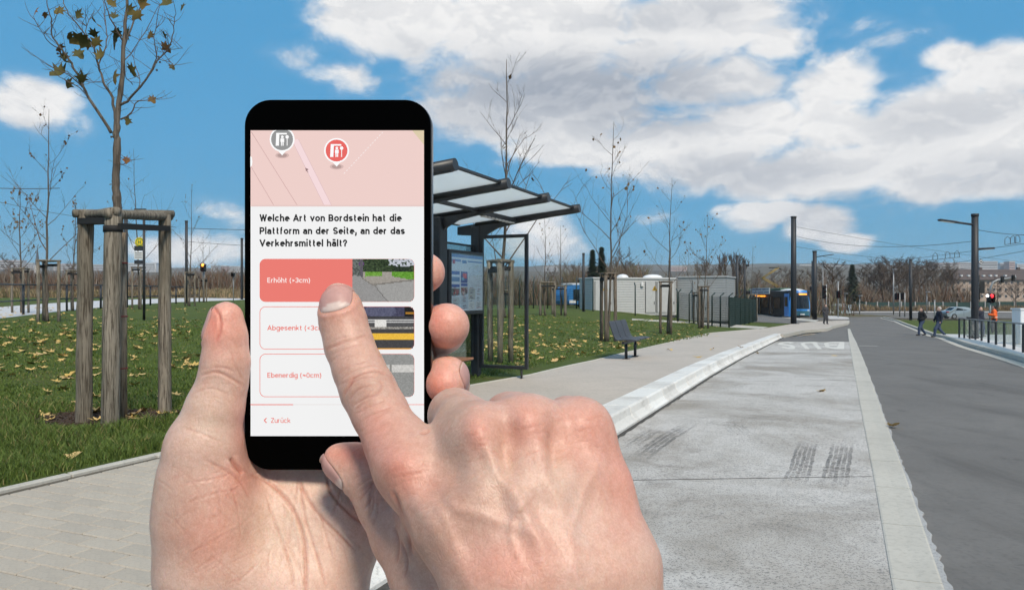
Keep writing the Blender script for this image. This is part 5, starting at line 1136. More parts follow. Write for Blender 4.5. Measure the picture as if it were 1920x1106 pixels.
# front: curved in plan and raked
def front_patch(name, z0, z1, x0, x1, M, parent, lift=0.0, nx=8, nz=5):
    bm = bmesh.new(); g = []
    for j in range(nz + 1):
        z = z0 + (z1 - z0) * j / nz; row = []
        for i in range(nx + 1):
            x = x0 + (x1 - x0) * i / nx; cy = 0.75 * abs(2 * x - 1) ** 2.6 + 0.55 * max(0, (z - 1.2) / 2.2) ** 1.7 + .15 * max(0, (.9 - z)); row.append(bm.verts.new(tq(x, cy - lift, z)))
        g.append(row)
    for j in range(nz):
        for i in range(nx): bm.faces.new((g[j][i], g[j][i + 1], g[j + 1][i + 1], g[j + 1][i])).smooth = True
    return bm_obj(name, bm, M, parent)
front = front_patch('front', 0.25, TH - .12, 0, 1, M_TBL, tram, 0, 14, 12)
front_patch('windscreen', 1.18, 2.72, .17, .90, M_TGL, tram, .03, 10, 8); front_patch('display_band', 2.70, 3.02, .12, .93, M_TDK, tram, .035, 10, 3); front_patch('bumper', .22, .85, .05, .95, M_TDK, tram, .05, 10, 3); front_patch('lower_panel', .42, .95, .10, .92, mat('tram_teal', (.05, .16, .22), .35), tram, .07, 10, 3)
led = front_patch('destination', 2.79, 2.95, .40, .80, M_LED, tram, .06, 8, 2)
for x in (.16, .80):
    bm = bmesh.new(); c = tq(x + .02, .22 if x < .5 else .2, .98); box(bm, c, (.26, .12, .12), bev=.03); bm_obj('headlight', bm, M_LAMP, tram)
bm = bmesh.new(); c = tq(.5, -.1, .55); box(bm, c, (.5, .04, .16)); bm_obj('number_plate', bm, M_TWH, tram)
# roof cap, white
bm = bmesh.new(); secs = []
for y_, zc_ in ((.62, TH - .35), (.8, TH - .12), (1.3, TH + .04), (2.2, TH + .1), (5.0, TH + .1)):
    secs.append([bm.verts.new(tq(x, y_ + (.5 * abs(2 * x - 1) ** 2.2 if y_ < 2 else 0), zc_ - .28 * abs(2 * x - 1) ** 3)) for x in (0, .12, .3, .5, .7, .88, 1)])
for a, b in zip(secs, secs[1:]):
    for i in range(6): bm.faces.new((a[i], a[i + 1], b[i + 1], b[i])).smooth = True
fixn(bm); bm_obj('roof_cap', bm, M_TWH, tram)
# long body behind
bm = bmesh.new(); c = tq(.5, 16.5, TH / 2); box(bm, (c.x, c.y, tz + .25 + (TH - .35) / 2), (TW, 31.5, TH - .35), bev=.1); body = bm_obj('body', bm, M_TDK, tram)
bm = bmesh.new(); box(bm, tq(-.003, 1.5, 1.6), (.03, 1.5, 2.7)); bm_obj('cab_side', bm, M_TBL, tram)
bm = bmesh.new(); box(bm, tq(-.02, 1.6, 2.0), (.03, .9, 1.1)); bm_obj('cab_window', bm, M_TGL, tram)
for k in range(6):
    y_ = 4.6 + k * 4.3; bm = bmesh.new(); box(bm, tq(-.012, y_, 1.85), (.03, 2.2, 1.3)); bm_obj('side_window', bm, M_TGL, tram)
    bm = bmesh.new(); box(bm, tq(-.015, y_ + 2.1, 1.5), (.03, 1.3, 2.2)); dr = bm_obj('door', bm, M_TGL, tram); bm = bmesh.new(); box(bm, tq(-.028, y_ + 2.1, 1.5), (.03, .06, 2.1)); bm_obj('door_edge', bm, M_SGREY, dr)
bm = bmesh.new(); box(bm, tq(.5, 9, TH + .05), (TW * .92, 10, .3), bev=.06); bm_obj('roof_unit', bm, M_TGR, tram)
bm = bmesh.new(); box(bm, tq(.5, 23, TH + .05), (TW * .92, 12, .3), bev=.06); bm_obj('roof_unit', bm, M_TGR, tram)
bm = bmesh.new(); box(bm, tq(-.05, 10.6, TH - .13), (.05, 7.4, .78)); ban = bm_obj('banner', bm, M_TWH, tram)
rt = random.Random(31); bm = bmesh.new()
for (z, n_) in ((TH + .06, 20), (TH - .30, 24)):
    y_ = 7.2
    while y_ < 13.9:
        w = rt.uniform(.14, .3); box(bm, tq(-.062, y_ + w / 2, z), (.01, w * .8, .2 if n_ == 20 else .16)); y_ += w + (.25 if rt.random() < .12 else .05)
bm_obj('banner_lettering', bm, mat('banner_blue', (.05, .09, .22), .5), ban)
bm = bmesh.new()
y_ = 8.7
while y_ < 12.4:
    w = rt.uniform(.15, .3); box(bm, tq(-.05, y_, TH - .78), (.02, w * .8, .17)); y_ += w + .06
bm_obj('side_destination', bm, M_LED, tram)
M_BRASS = mat('pantograph_brass', (.34, .24, .07), .5, .3); bm = bmesh.new()
pb, pk, ptp = at(1459, 538, TD + 11), at(1430, 521, TD + 11), at(1459, 502, TD + 11)
for dx in (-.5, .5):
    v = Vector((0, dx, 0)); tube(bm, [pb + v, pk + v * .9], .06, 6); tube(bm, [pk + v * .9, ptp + v * .8], .06, 6)
tube(bm, [pk + Vector((0, -.6, 0)), pk + Vector((0, .6, 0))], .08, 6); pg = bm_obj('pantograph', bm, M_BRASS, tram)
bm = bmesh.new(); tube(bm, [at(1442, 502, TD + 11), at(1460, 502, TD + 11), at(1464, 505.5, TD + 11)], .07, 6); bm_obj('collector_bar', bm, M_TDK, pg)
for y_ in (4, 12, 20, 28):
    for x_ in (.06, .94):
        bm = bmesh.new(); tube(bm, [tq(x_ - .05, y_, .3), tq(x_ + .05, y_, .3)], .32, 14); bm_obj('wheel', bm, M_TDK, tram)
# pale graffiti-covered wall and cabinets at the junction
M_GRAF = mat('painted_board', (.60, .64, .66), .6, var=.12, scale=1.2, col2=(.35, .50, .60)); M_GRAFD = mat('graffiti_dark', (.10, .16, .24), .6)
for i, (x0, x1, y0, y1, d, lb) in enumerate(((1556, 1570, 571, 588, 112, 'left of three pale cabinets with blue scribbles across the junction'), (1572, 1585, 570, 588, 112.6, 'middle of three pale cabinets across the junction'), (1587, 1596, 572.5, 588, 112, 'right and smallest of three pale cabinets across the junction'), (1531, 1541, 557, 580, 118, 'white board with dark graffiti right of the tram front'))):
    A, B = at(x0, y0, d), at(x1, y1, d); zb = prof(d) - .1; t = empty('street_cabinet', ((A.x + B.x) / 2, d, zb), lb, 'cabinet', 'pale boxes across the junction'); bm = bmesh.new(); box(bm, ((A.x + B.x) / 2, d + .3, (A.z + zb) / 2), (B.x - A.x, .6, A.z - zb), bev=.03); bd_ = bm_obj('housing', bm, M_GRAF, t)
    bm = bmesh.new(); box(bm, ((A.x + B.x) / 2, d + .3, A.z + .04), (B.x - A.x + .1, .7, .08)); bm_obj('lid', bm, M_GRAF, t)
    bm = bmesh.new(); rg = random.Random(i)
    for k in range(3):
        p0 = Vector((A.x + (B.x - A.x) * rg.uniform(.1, .4), d - .012, zb + (A.z - zb) * rg.uniform(.3, .8))); pts = [p0]
        for j in range(5): pts.append(pts[-1] + Vector(((B.x - A.x) * rg.uniform(.02, .14), 0, (A.z - zb) * rg.uniform(-.25, .25))))
        tube(bm, pts, .035, 4)
    bm_obj('scribble', bm, M_GRAFD, bd_)
# green screen fence across the junction
M_SCR = mat('green_screen', (.022, .055, .050), .7, var=.15, scale=1.5); M_CONC = mat('concrete_post', (.42, .43, .43), .8, var=.1)
gf = empty('screen_fence', (X(1600, 128)[0], 128, prof(128)), 'dark green screened fence with pale posts across the junction', 'fence')
xs_ = [1604, 1624, 1645, 1666, 1690, 1716, 1742, 1768, 1794, 1820, 1847, 1874, 1902, 1930, 1960, 2000]
for a, b in zip(xs_, xs_[1:]):
    A, B = Vector((*X(a, 128), 0)), Vector((*X(b, 128), 0)); z0, z1 = prof(128) + .05, ZC + (CY - 566.5) / F * 128; bm = bmesh.new(); bar(bm, Vector((A.x + .15, 128, (z0 + z1) / 2)), Vector((B.x - .15, 128, (z0 + z1) / 2)), .06, z1 - z0); bm_obj('screen_panel', bm, M_SCR, gf)
for a in xs_:
    A = Vector((*X(a, 127.9), 0)); bm = bmesh.new(); box(bm, (A.x, 127.9, prof(128) + .68), (.14, .14, 1.75)); bm_obj('post', bm, M_CONC, gf)
# railing with glass at the right footway
M_GLR = glass_mat('railing_glass', (0.86, 0.92, 0.89), 0.6, milk=0.10)
gpx = [(1798.5, 633), (1808, 634), (1818, 635.5), (1829, 637), (1840.5, 639), (1853.5, 642.5), (1867.5, 646), (1883, 650.5), (1901, 655.5), (1919, 661), (1950, 671), (1985, 682)]
gb2 = [gp(x, y, -.055) for x, y in gpx]; gtop = [596.3, 597, 598, 599, 600.2, 601.3, 602.5, 603.9, 605.4, 607, 609.6, 612.5]
rg_ = empty('glass_railing', gb2[0], 'black post railing with glass panels along the right footway', 'railing'); tops = []
for b, ty in zip(gb2, gtop):
    zt = ZC + (CY - ty) / F * b.y; tops.append(Vector((b.x, b.y, zt))); bm = bmesh.new(); bar(bm, b, (b.x, b.y, zt - .01), .05, .07, up=(0, 1, 0)); bm_obj('post', bm, M_DARK, rg_)
for a, b in zip(tops, tops[1:]):
    bm = bmesh.new(); bar(bm, a, b, .06, .045); bm_obj('handrail', bm, M_SGREY, rg_)
for i in range(len(gb2) - 1):
    a, b = gb2[i], gb2[i + 1]; A, B = tops[i], tops[i + 1]; o = Vector((.04, .03, 0)); bm = bmesh.new(); vs = [bm.verts.new(q) for q in (a + o + Vector((0, 0, .12)), b + o + Vector((0, 0, .12)), B + o - Vector((0, 0, .06)), A + o - Vector((0, 0, .06)))]; f0 = bm.faces.new(vs); bmesh.ops.solidify(bm, geom=[f0], thickness=.01); fixn(bm); bm_obj('glass_panel', bm, M_GLR, rg_)
# white wall end and red board at the right edge
wb = gp(1935, 645, -.05); wl = empty('white_wall', wb, 'white wall end cut off by the right edge of the photo', 'wall'); bm = bmesh.new(); zt = ZC + (CY - 581) / F * wb.y; w0 = (1912 - CX) / F * wb.y
box(bm, (w0 + .75, wb.y + .2, (wb.z + zt) / 2), (1.5, .5, zt - wb.z), bev=.02); bm_obj('slab', bm, M_TWH, wl); bm = bmesh.new(); box(bm, (w0 + .75, wb.y + .2, zt + .03), (1.56, .56, .06)); bm_obj('coping', bm, M_TWH, wl)
rb2 = gp(1908, 634, -.05); rd = empty('red_board', rb2, 'small red board on a stand near the right edge', 'barrier board'); A, B = at(1903, 598.5, rb2.y), at(1912, 605.5, rb2.y); bm = bmesh.new(); box(bm, (A + B) / 2, (B.x - A.x, .04, A.z - B.z)); bm_obj('board', bm, mat('board_red', (.5, .02, .03), .5), rd)
for x in (1904.5, 1910.5):
    p = at(x, 600, rb2.y + .04); bm = bmesh.new(); tube(bm, [(p.x, p.y, rb2.z), p], .025, 6); bm_obj('leg', bm, M_SGREY, rd)
# ================================================================== people (bodies grown as one surface)
def _smin(a, b, k):
    h = np.maximum(k - np.abs(a - b), 0.0) / k
    return np.minimum(a, b) - h * h * k * 0.25
def _nets(V, org, h):
    s = V < 0; nx, ny, nz = V.shape; corners = [(i, j, k) for i in (0, 1) for j in (0, 1) for k in (0, 1)]
    cnt = np.zeros((nx - 1, ny - 1, nz - 1), np.int8)
    for (i, j, k) in corners: cnt += s[i:nx - 1 + i, j:ny - 1 + j, k:nz - 1 + k]
    act = (cnt > 0) & (cnt < 8); idx = np.argwhere(act); ids = -np.ones(act.shape, np.int64); ids[act] = np.arange(len(idx))
    acc = np.zeros((len(idx), 3)); num = np.zeros(len(idx)); I, J, K = idx.T
    for a in corners:
        for ax in range(3):
            if a[ax] == 1: continue
            b = list(a); b[ax] = 1; va = V[I + a[0], J + a[1], K + a[2]]; vb = V[I + b[0], J + b[1], K + b[2]]; cr = (va < 0) != (vb < 0)
            t = np.where(cr, va / np.where(cr, va - vb, 1), 0); p = np.array(a, float)[None, :].repeat(len(idx), 0); p[:, ax] += t; acc[cr] += p[cr]; num[cr] += 1
    verts = (idx + acc / num[:, None]) * h + org; quads = []
    for ax in range(3):
        s0 = [slice(None)] * 3; s1 = [slice(None)] * 3; s0[ax] = slice(0, -1); s1[ax] = slice(1, None)
        cr = np.argwhere(s[tuple(s0)] != s[tuple(s1)]); o1, o2 = [(1, 2), (2, 0), (0, 1)][ax]
        cr = cr[(cr[:, o1] > 0) & (cr[:, o2] > 0) & (cr[:, o1] < V.shape[o1] - 1) & (cr[:, o2] < V.shape[o2] - 1)]; ins = s[tuple(cr.T)]
        def cell(d1, d2): c = cr.copy(); c[:, o1] -= d1; c[:, o2] -= d2; return ids[tuple(c.T)]
        q = np.stack([cell(1, 1), cell(0, 1), cell(0, 0), cell(1, 0)], 1); q[~ins] = q[~ins][:, ::-1]; quads.append(q)
    return verts, np.concatenate(quads)
def blob_mesh(name, chains, M, parent, h=0.022, k=0.05):
    """one smooth surface round chains of (x, y, z, r) in the parent's own space"""
    allp = np.array([p for c in chains for p in c]); m = allp[:, 3].max() + 0.06; lo = allp[:, :3].min(0) - m; hi = allp[:, :3].max(0) + m; n = np.ceil((hi - lo) / h).astype(int) + 1
    G = np.meshgrid(*[lo[i] + h * np.arange(n[i]) for i in range(3)], indexing='ij'); V = None
    for c in chains:
        for p, q in zip(c, c[1:] if len(c) > 1 else c):
            a, b = np.array(p[:3]), np.array(q[:3]); ab = b - a; L2 = ab @ ab + 1e-9; x, y, z = G[0] - a[0], G[1] - a[1], G[2] - a[2]; t = np.clip((x * ab[0] + y * ab[1] + z * ab[2]) / L2, 0, 1)
            d = np.sqrt((x - t * ab[0]) ** 2 + (y - t * ab[1]) ** 2 + (z - t * ab[2]) ** 2) - (p[3] + t * (q[3] - p[3])); V = d if V is None else _smin(V, d, k)
    v, f = _nets(V, lo, h); return mesh_obj(name, v.tolist(), f.tolist(), M, parent, True, True)
M_FSKIN = mat('person_skin', (.50, .31, .24), .6); M_JEAN = mat('jeans', (.035, .055, .105), .85, var=.2, scale=12); M_BLKC = mat('black_cloth', (.012, .012, .014), .9, var=.2, scale=10); M_NAVY = mat('navy_cloth', (.012, .016, .030), .9, var=.2, scale=10); M_GRYC = mat('grey_cloth', (.045, .045, .052), .9, var=.2, scale=10)
M_ORNG = mat('orange_workwear', (.85, .13, .02), .7, var=.1, scale=10); M_SHOE = mat('shoe', (.010, .010, .011), .6); M_HGREY = mat('grey_hair', (.42, .40, .37), .8); M_HDARK = mat('dark_hair', (.010, .008, .007), .6); M_REFL = mat('reflective_band', (.65, .65, .60), .4)
def person(px, pyb, pyt, facing, label, jacket, legs, hair, stride=.32, longhair=False, arms='swing', off=0.0, d=None, hold=False, band=False):
    b = gp(px, pyb, off) if d is None else Vector(((px - CX) / F * d, d, prof(d) + off)); H = h_at(b, pyt); s = H / 1.75
    t = empty('person', b, label, 'person', rz=facing); t.scale = (s, s, s)
    # local: y forward, x right; feet on z = 0
    hz, st_ = .92, stride; fl, fr_ = (-.10, st_, .05), (.10, -st_, .07)
    kl, kr = (-.10, st_ * .62 + .05, .48), (.10, -st_ * .30 + .06, .49)
    hl, hr = (-.09, 0, hz), (.09, 0, hz); P = lambda q, r: (*q, r)
    leg = [[P(hl, .095), P(kl, .065), P((fl[0], fl[1] - .02, .09), .045)], [P(hr, .095), P(kr, .065), P((fr_[0], fr_[1] - .03, .13), .045)]]
    sh = 1.43; ar = .10 if arms != 'swing' else .20
    if arms == 'swing': A = [[(-.19, 0, sh, .06), (-.235, -.06, 1.17, .048), (-.22, .02, .93, .036)], [(.19, 0, sh, .06), (.235, .06, 1.18, .048), (.22, .20, .97, .036)]]
    elif arms == 'pocket': A = [[(-.19, 0, sh, .06), (-.27, -.07, 1.18, .052), (-.17, .09, 1.0, .042)], [(.19, 0, sh, .06), (.27, -.07, 1.18, .052), (.17, .09, 1.0, .042)]]
    else: A = [[(-.19, 0, sh, .065), (-.26, .0, 1.16, .055), (-.20, .24, 1.20, .045)], [(.19, 0, sh, .065), (.26, .02, 1.16, .055), (.16, .26, 1.22, .045)]]
    torso = [[(0, 0, hz - .02, .125), (0, 0, 1.12, .125), (0, 0.0, 1.34, .135)], [(-.11, 0, 1.36, .085), (.11, 0, 1.36, .085)], [(-.05, 0, 1.0, .12), (.05, 0, 1.0, .12)]]
    neck = [[(0, -.01, 1.42, .055), (0, .01, 1.54, .055)]]; head = [[(0, .015, 1.59, .078), (0, .01, 1.665, .088)], [(0, .07, 1.585, .05), (0, .085, 1.60, .035)], [(0, .10, 1.61, .016), (0, .115, 1.60, .014)]]
    hands = [[a[2], (a[2][0], a[2][1] + .02, a[2][2] - .09, .032)] for a in A] if arms != 'pocket' else []
    body = blob_mesh('body', leg + torso + A + neck + head + hands, M_FSKIN, t, .02, .045)
    gr = lambda ch, e: [[(x, y, z, r + e) for x, y, z, r in c] for c in ch]
    blob_mesh('trousers', gr(leg, .022) + [[(-.05, 0, .95, .13), (.05, 0, .95, .13)]], legs, t, .02, .05)
    J = gr(torso, .03) + gr(A, .022) + [[(0, -.01, 1.42, .085), (0, -.01, 1.47, .075)]] + [[(-.06, 0, .86, .125), (.06, 0, .86, .125)]]
    jk = blob_mesh('jacket', J, jacket, t, .02, .05)
    if band:
        bm = bmesh.new(); tube(bm, [(0, 0, 1.02), (0, 0, 1.07)], .195, 16, caps=False); bm_obj('reflective_band', bm, M_REFL, jk, local=True)
    for f in (fl, fr_): blob_mesh('shoe', [[(f[0], f[1] - .06, .06 + (f[2] - .05), .05), (f[0], f[1] + .13, .045, .042)]], M_SHOE, t, .016, .03)
    hr_ = [[(0, -.02, 1.67, .10), (0, -.015, 1.70, .085)]] + ([[(0, -.055, 1.62, .09), (0, -.085, 1.40, .075), (.02, -.09, 1.30, .05)]] if longhair else [[(0, -.035, 1.61, .075), (0, -.03, 1.64, .08)]])
    blob_mesh('hair', hr_, hair, t, .018, .04)
    for e in (-1, 1): blob_mesh('ear', [[(e * .088, 0, 1.60, .018), (e * .09, -.005, 1.63, .018)]], M_FSKIN, t, .01, .01)
    return t
person(1728, 629, 577, R(100), 'woman in black jacket and jeans with long dark hair crossing the road', M_BLKC, M_JEAN, M_HDARK, .30, True, 'pocket', LOW)
person(1761, 632, 575.5, R(82), 'grey-haired man in navy jacket and jeans stepping off the kerb', M_NAVY, M_JEAN, M_HGREY, .32, False, 'swing', LOW)
person(1548, 607.5, 571, R(180 + 10), 'dark-clothed person walking on the pavement near the tallest mast', M_GRYC, M_GRYC, M_HDARK, .10, False, 'pocket')
person(1838, 631, 575, R(200), 'person in navy hooded jacket half hidden behind the thick right mast', M_NAVY, M_JEAN, M_NAVY, .12, False, 'pocket', -.055)
person(1864, 622, 573, R(60), 'worker in bright orange jacket and black cap behind the glass railing', M_ORNG, M_BLKC, M_SHOE, .10, False, 'hold', -.16, d=45, band=True)
# ================================================================== the silver car
cb = gp(1776, 598, LOW); car = empty('parked_car', (cb.x + 2.2, cb.y, prof(cb.y) + LOW), 'silver-blue saloon car on the cross road, its front hidden by the thick mast', 'car')
M_CAR = mat('car_silver', (.30, .36, .39), .28, .35, spec=.5, coat=.6); M_CGL = mat('car_glass', (.02, .028, .03), .06, spec=.6); M_TYR = mat('car_tyre', (.012, .012, .012), .8); M_RIM = mat('car_rim', (.35, .36, .37), .35, .6); M_TAIL = mat('tail_lamp', (.35, .02, .02), .3)
cz0, cx0, cy0 = prof(cb.y) + LOW, cb.x, cb.y
prof_c = [(0.0, .45), (0.02, .78), (.10, .93), (.55, .98), (1.05, 1.32), (1.35, 1.41), (2.2, 1.43), (2.65, 1.36), (3.25, 1.0), (3.9, .92), (4.35, .78), (4.45, .55), (4.42, .30), (3.95, .24), (.5, .24), (.06, .32)]
bm = bmesh.new(); secs = []
for (w, k) in ((-.86, .90), (-.80, 1.0), (0, 1.02), (.80, 1.0), (.86, .90)):
    sec = []
    for x, z in prof_c:
        inset = .16 if z > 1.0 else 0.0; ww = w * (1 - inset * (z - 1.0) / .43 if z > 1.0 else 1); sec.append(bm.verts.new((cx0 + x, cy0 + .86 + ww, cz0 + (z if abs(w) < .83 else .3 + (z - .3) * .985))))
    secs.append(sec)
n = len(prof_c)
for a, b in zip(secs, secs[1:]):
    for i in range(n): bm.faces.new((a[i], a[(i + 1) % n], b[(i + 1) % n], b[i])).smooth = True
bm.faces.new(secs[0]); bm.faces.new(secs[-1][::-1]); fixn(bm); bm_obj('body', bm, M_CAR, car)
for pts in ([(1.02, 1.02), (1.30, 1.32), (1.95, 1.35), (1.95, 1.03)], [(2.02, 1.03), (2.02, 1.35), (2.35, 1.33), (2.95, 1.05), (2.9, 1.03)]):
    bm = bmesh.new(); vs = [bm.verts.new((cx0 + x, cy0 + .055 + .11 * (z - 1.0) / .4 * 1.1 - .03, cz0 + z)) for x, z in pts]; f0 = bm.faces.new(vs); bmesh.ops.solidify(bm, geom=[f0], thickness=.012); fixn(bm); bm_obj('side_window', bm, M_CGL, car)
bm = bmesh.new(); vs = [bm.verts.new((cx0 + x, cy0 + .86 + w, cz0 + z)) for x, w, z in ((.58, -.62, 1.0), (1.06, -.56, 1.34), (1.06, .56, 1.34), (.58, .62, 1.0))]; f0 = bm.faces.new(vs); bmesh.ops.solidify(bm, geom=[f0], thickness=.03); fixn(bm); bm_obj('rear_window', bm, M_CGL, car)
for x in (.85, 3.55):
    for y_ in (-.01, 1.53):
        bm = bmesh.new(); tube(bm, [(cx0 + x, cy0 + y_, cz0 + .31), (cx0 + x, cy0 + y_ + .20, cz0 + .31)], .31, 20); wh = bm_obj('wheel', bm, M_TYR, car); bm = bmesh.new(); tube(bm, [(cx0 + x, cy0 + y_ - .012, cz0 + .31), (cx0 + x, cy0 + y_ + .05, cz0 + .31)], .19, 14); bm_obj('rim', bm, M_RIM, wh)
for z in (.80,):
    bm = bmesh.new(); box(bm, (cx0 + .10, cy0 + .12, cz0 + .82), (.22, .30, .15), bev=.03); bm_obj('tail_light', bm, M_TAIL, car)
for x in (1.0, 1.98, 3.0):
    bm = bmesh.new(); box(bm, (cx0 + x, cy0 - .002, cz0 + .66), (.015, .012, .60)); bm_obj('door_seam', bm, M_TYR, car)
bm = bmesh.new(); box(bm, (cx0 + 2.9, cy0 - .08, cz0 + 1.05), (.14, .14, .12), bev=.03); bm_obj('mirror', bm, M_CAR, car)
# ================================================================== far trees, scrub, houses, hills
def scrub(name, areas, n, mats_, label=None, hrange=(1.0, 3.0), lean=.25, w=.05, seed=1):
    """a tangle of bare stems and twigs over plan quads"""
    r = random.Random(seed); bm = bmesh.new()
    for k in range(n):
        (x0, y0, x1, y1, hm) = r.choice(areas); x, y = r.uniform(x0, x1), r.uniform(y0, y1); z = terr(x, y); nb = noise.noise((x * .11, y * .11, seed)); h = r.uniform(*hrange) * hm * (1 + .75 * nb + .3 * noise.noise((x * .5, y * .5, 9))); mi = r.randrange(len(mats_))
        dx, dy = r.uniform(-lean, lean) * h, r.uniform(-lean, lean) * h; z0 = z + h * r.choice((0, 0, .2, .4, .6)); ww = w * r.uniform(.5, 1.3)
        a = r.uniform(0, 3.14); u = Vector((math.cos(a), math.sin(a), 0)) * ww
        p = Vector((x, y, z0)); q = Vector((x + dx * .6, y + dy, z0 + (h - (z0 - z)) * .6)); e = Vector((x + dx * 1.4 + r.uniform(-.2, .2), y + dy, z + h))
        v = [bm.verts.new(c) for c in (p - u, p + u, q + u * .7, q - u * .7)]; t = bm.verts.new(e); f = bm.faces.new(v); f.material_index = mi; f = bm.faces.new((v[3], v[2], t)); f.material_index = mi
    return stuff(bm_obj(name, bm, mats_))
M_SC1 = mat('scrub_red', (.15, .082, .052), .95); M_SC2 = mat('scrub_brown', (.15, .115, .078), .95); M_SC3 = mat('scrub_grey', (.20, .17, .14), .95); M_SC4 = mat('scrub_olive', (.12, .115, .05), .95); M_DRY = mat('dry_stem', (.30, .225, .125), .95); M_DRY2 = mat('dry_stem_brown', (.19, .13, .075), .95)
XX = lambda px, d: (px - CX) / F * d
scrub('scrub', [(XX(-120, 120), 112, XX(480, 130), 130, 1.0), (XX(-120, 120), 118, XX(200, 130), 130, 1.15), (XX(330, 118), 112, XX(700, 130), 126, .9)], 26000, [M_SC1, M_SC2, M_SC3, M_SC1], hrange=(1.4, 4.2), w=.05, seed=3)
scrub('dry_grass', [(XX(-120, 104), 98, XX(480, 106), 108, 1.0)], 14000, [M_DRY, M_DRY2, M_DRY, M_SC4], hrange=(.4, 1.25), w=.05, seed=4)
scrub('scrub', [(XX(840, 88), 84, XX(1130, 98), 98, 1.0), (XX(1060, 90), 84, XX(1180, 98), 100, 1.1), (XX(1250, 100), 96, XX(1480, 120), 125, 1.0)], 20000, [M_SC1, M_SC2, M_SC3, M_SC4], hrange=(1.2, 4.2), w=.05, seed=5)
scrub('scrub', [(XX(1600, 134), 131, XX(1785, 140), 150, 1.0), (XX(1500, 125), 130, XX(1620, 140), 145, 1.1), (XX(1780, 134), 131, XX(2000, 136), 134, .3)], 13000, [M_SC2, M_SC3, M_SC1], hrange=(1.4, 4.6), w=.06, seed=6)
scrub('dry_grass', [(XX(1604, 126), 126.2, XX(2000, 127), 127.6, 1.0), (XX(1500, 124.5), 127.2, XX(1604, 127), 129, 1)], 7000, [M_DRY2, M_DRY, M_SC2], hrange=(.3, 1.0), w=.05, seed=7)
M_FB = [mat('far_bark_a', (.082, .062, .050), .95), mat('far_bark_b', (.10, .074, .058), .95), mat('far_bark_c', (.135, .108, .090), .95)]
def bare_proto(seed, h, spread, up, n1=13, depth=3, fast=False):
    r = random.Random(seed); bt, bc_ = bmesh.new(), bmesh.new(); top = Vector((r.uniform(-.3, .3), r.uniform(-.3, .3), h * .93)); tr = wob([(0, 0, 0), top * .35 + Vector((r.uniform(-.2, .2), 0, 0)), top * .7, top], r, .06, 4); n = len(tr)
    tube(bt, tr, taper(n, h * .018, .02), 6)
    for k in range(n1):
        f = (.12 if fast else .25) + (.70) * (k + r.random() * .6) / n1; i = min(int(f * (n - 1)), n - 2); p = tr[i].lerp(tr[i + 1], f * (n - 1) - i); a = k * 2.4 + r.uniform(-.4, .4)
        ln = h * spread * (1.1 - .75 * f) * r.uniform(.8, 1.2); grow(bc_, p, Vector((math.cos(a), math.sin(a), 2.6 if fast else .75)), ln, h * .0085, r, depth, up, 3, None, (4, 6), .45 if fast else .7)
    mts = []
    for bm, nm in ((bt, 'trunk'), (bc_, 'crown')):
        me = bpy.data.meshes.new(nm); bm.to_mesh(me); bm.free(); mts.append(me)
    return mts, h
protos = [bare_proto(201, 10, .48, .25), bare_proto(202, 10, .42, .35), bare_proto(203, 10, .52, .2, 12), bare_proto(204, 10, .30, .5, 16, 2, True), bare_proto(205, 10, .5, .3, 14)]
def bare_tree(px, d, pyt, k, label, mi=0, wide=1.0, name='bare_tree', base=None):
    (mt_, mc_), h0 = protos[k]; x = XX(px, d); z = terr(x, d) if base is None else base; H = ZC + (CY - pyt) / F * d - z; t = empty(name, (x, d, z), label, 'tree', 'bare trees in the distance', rz=px * .7); s = H / h0 / 1.08; t.scale = (s * wide, s * wide, s)
    for me, nm in ((mt_, 'trunk'), (mc_, 'crown')):
        o = bpy.data.objects.new(nm, me); COL.objects.link(o); o.parent = t
        if not me.materials: me.materials.append(None)
        o.material_slots[0].link = 'OBJECT'; o.material_slots[0].material = M_FB[mi]
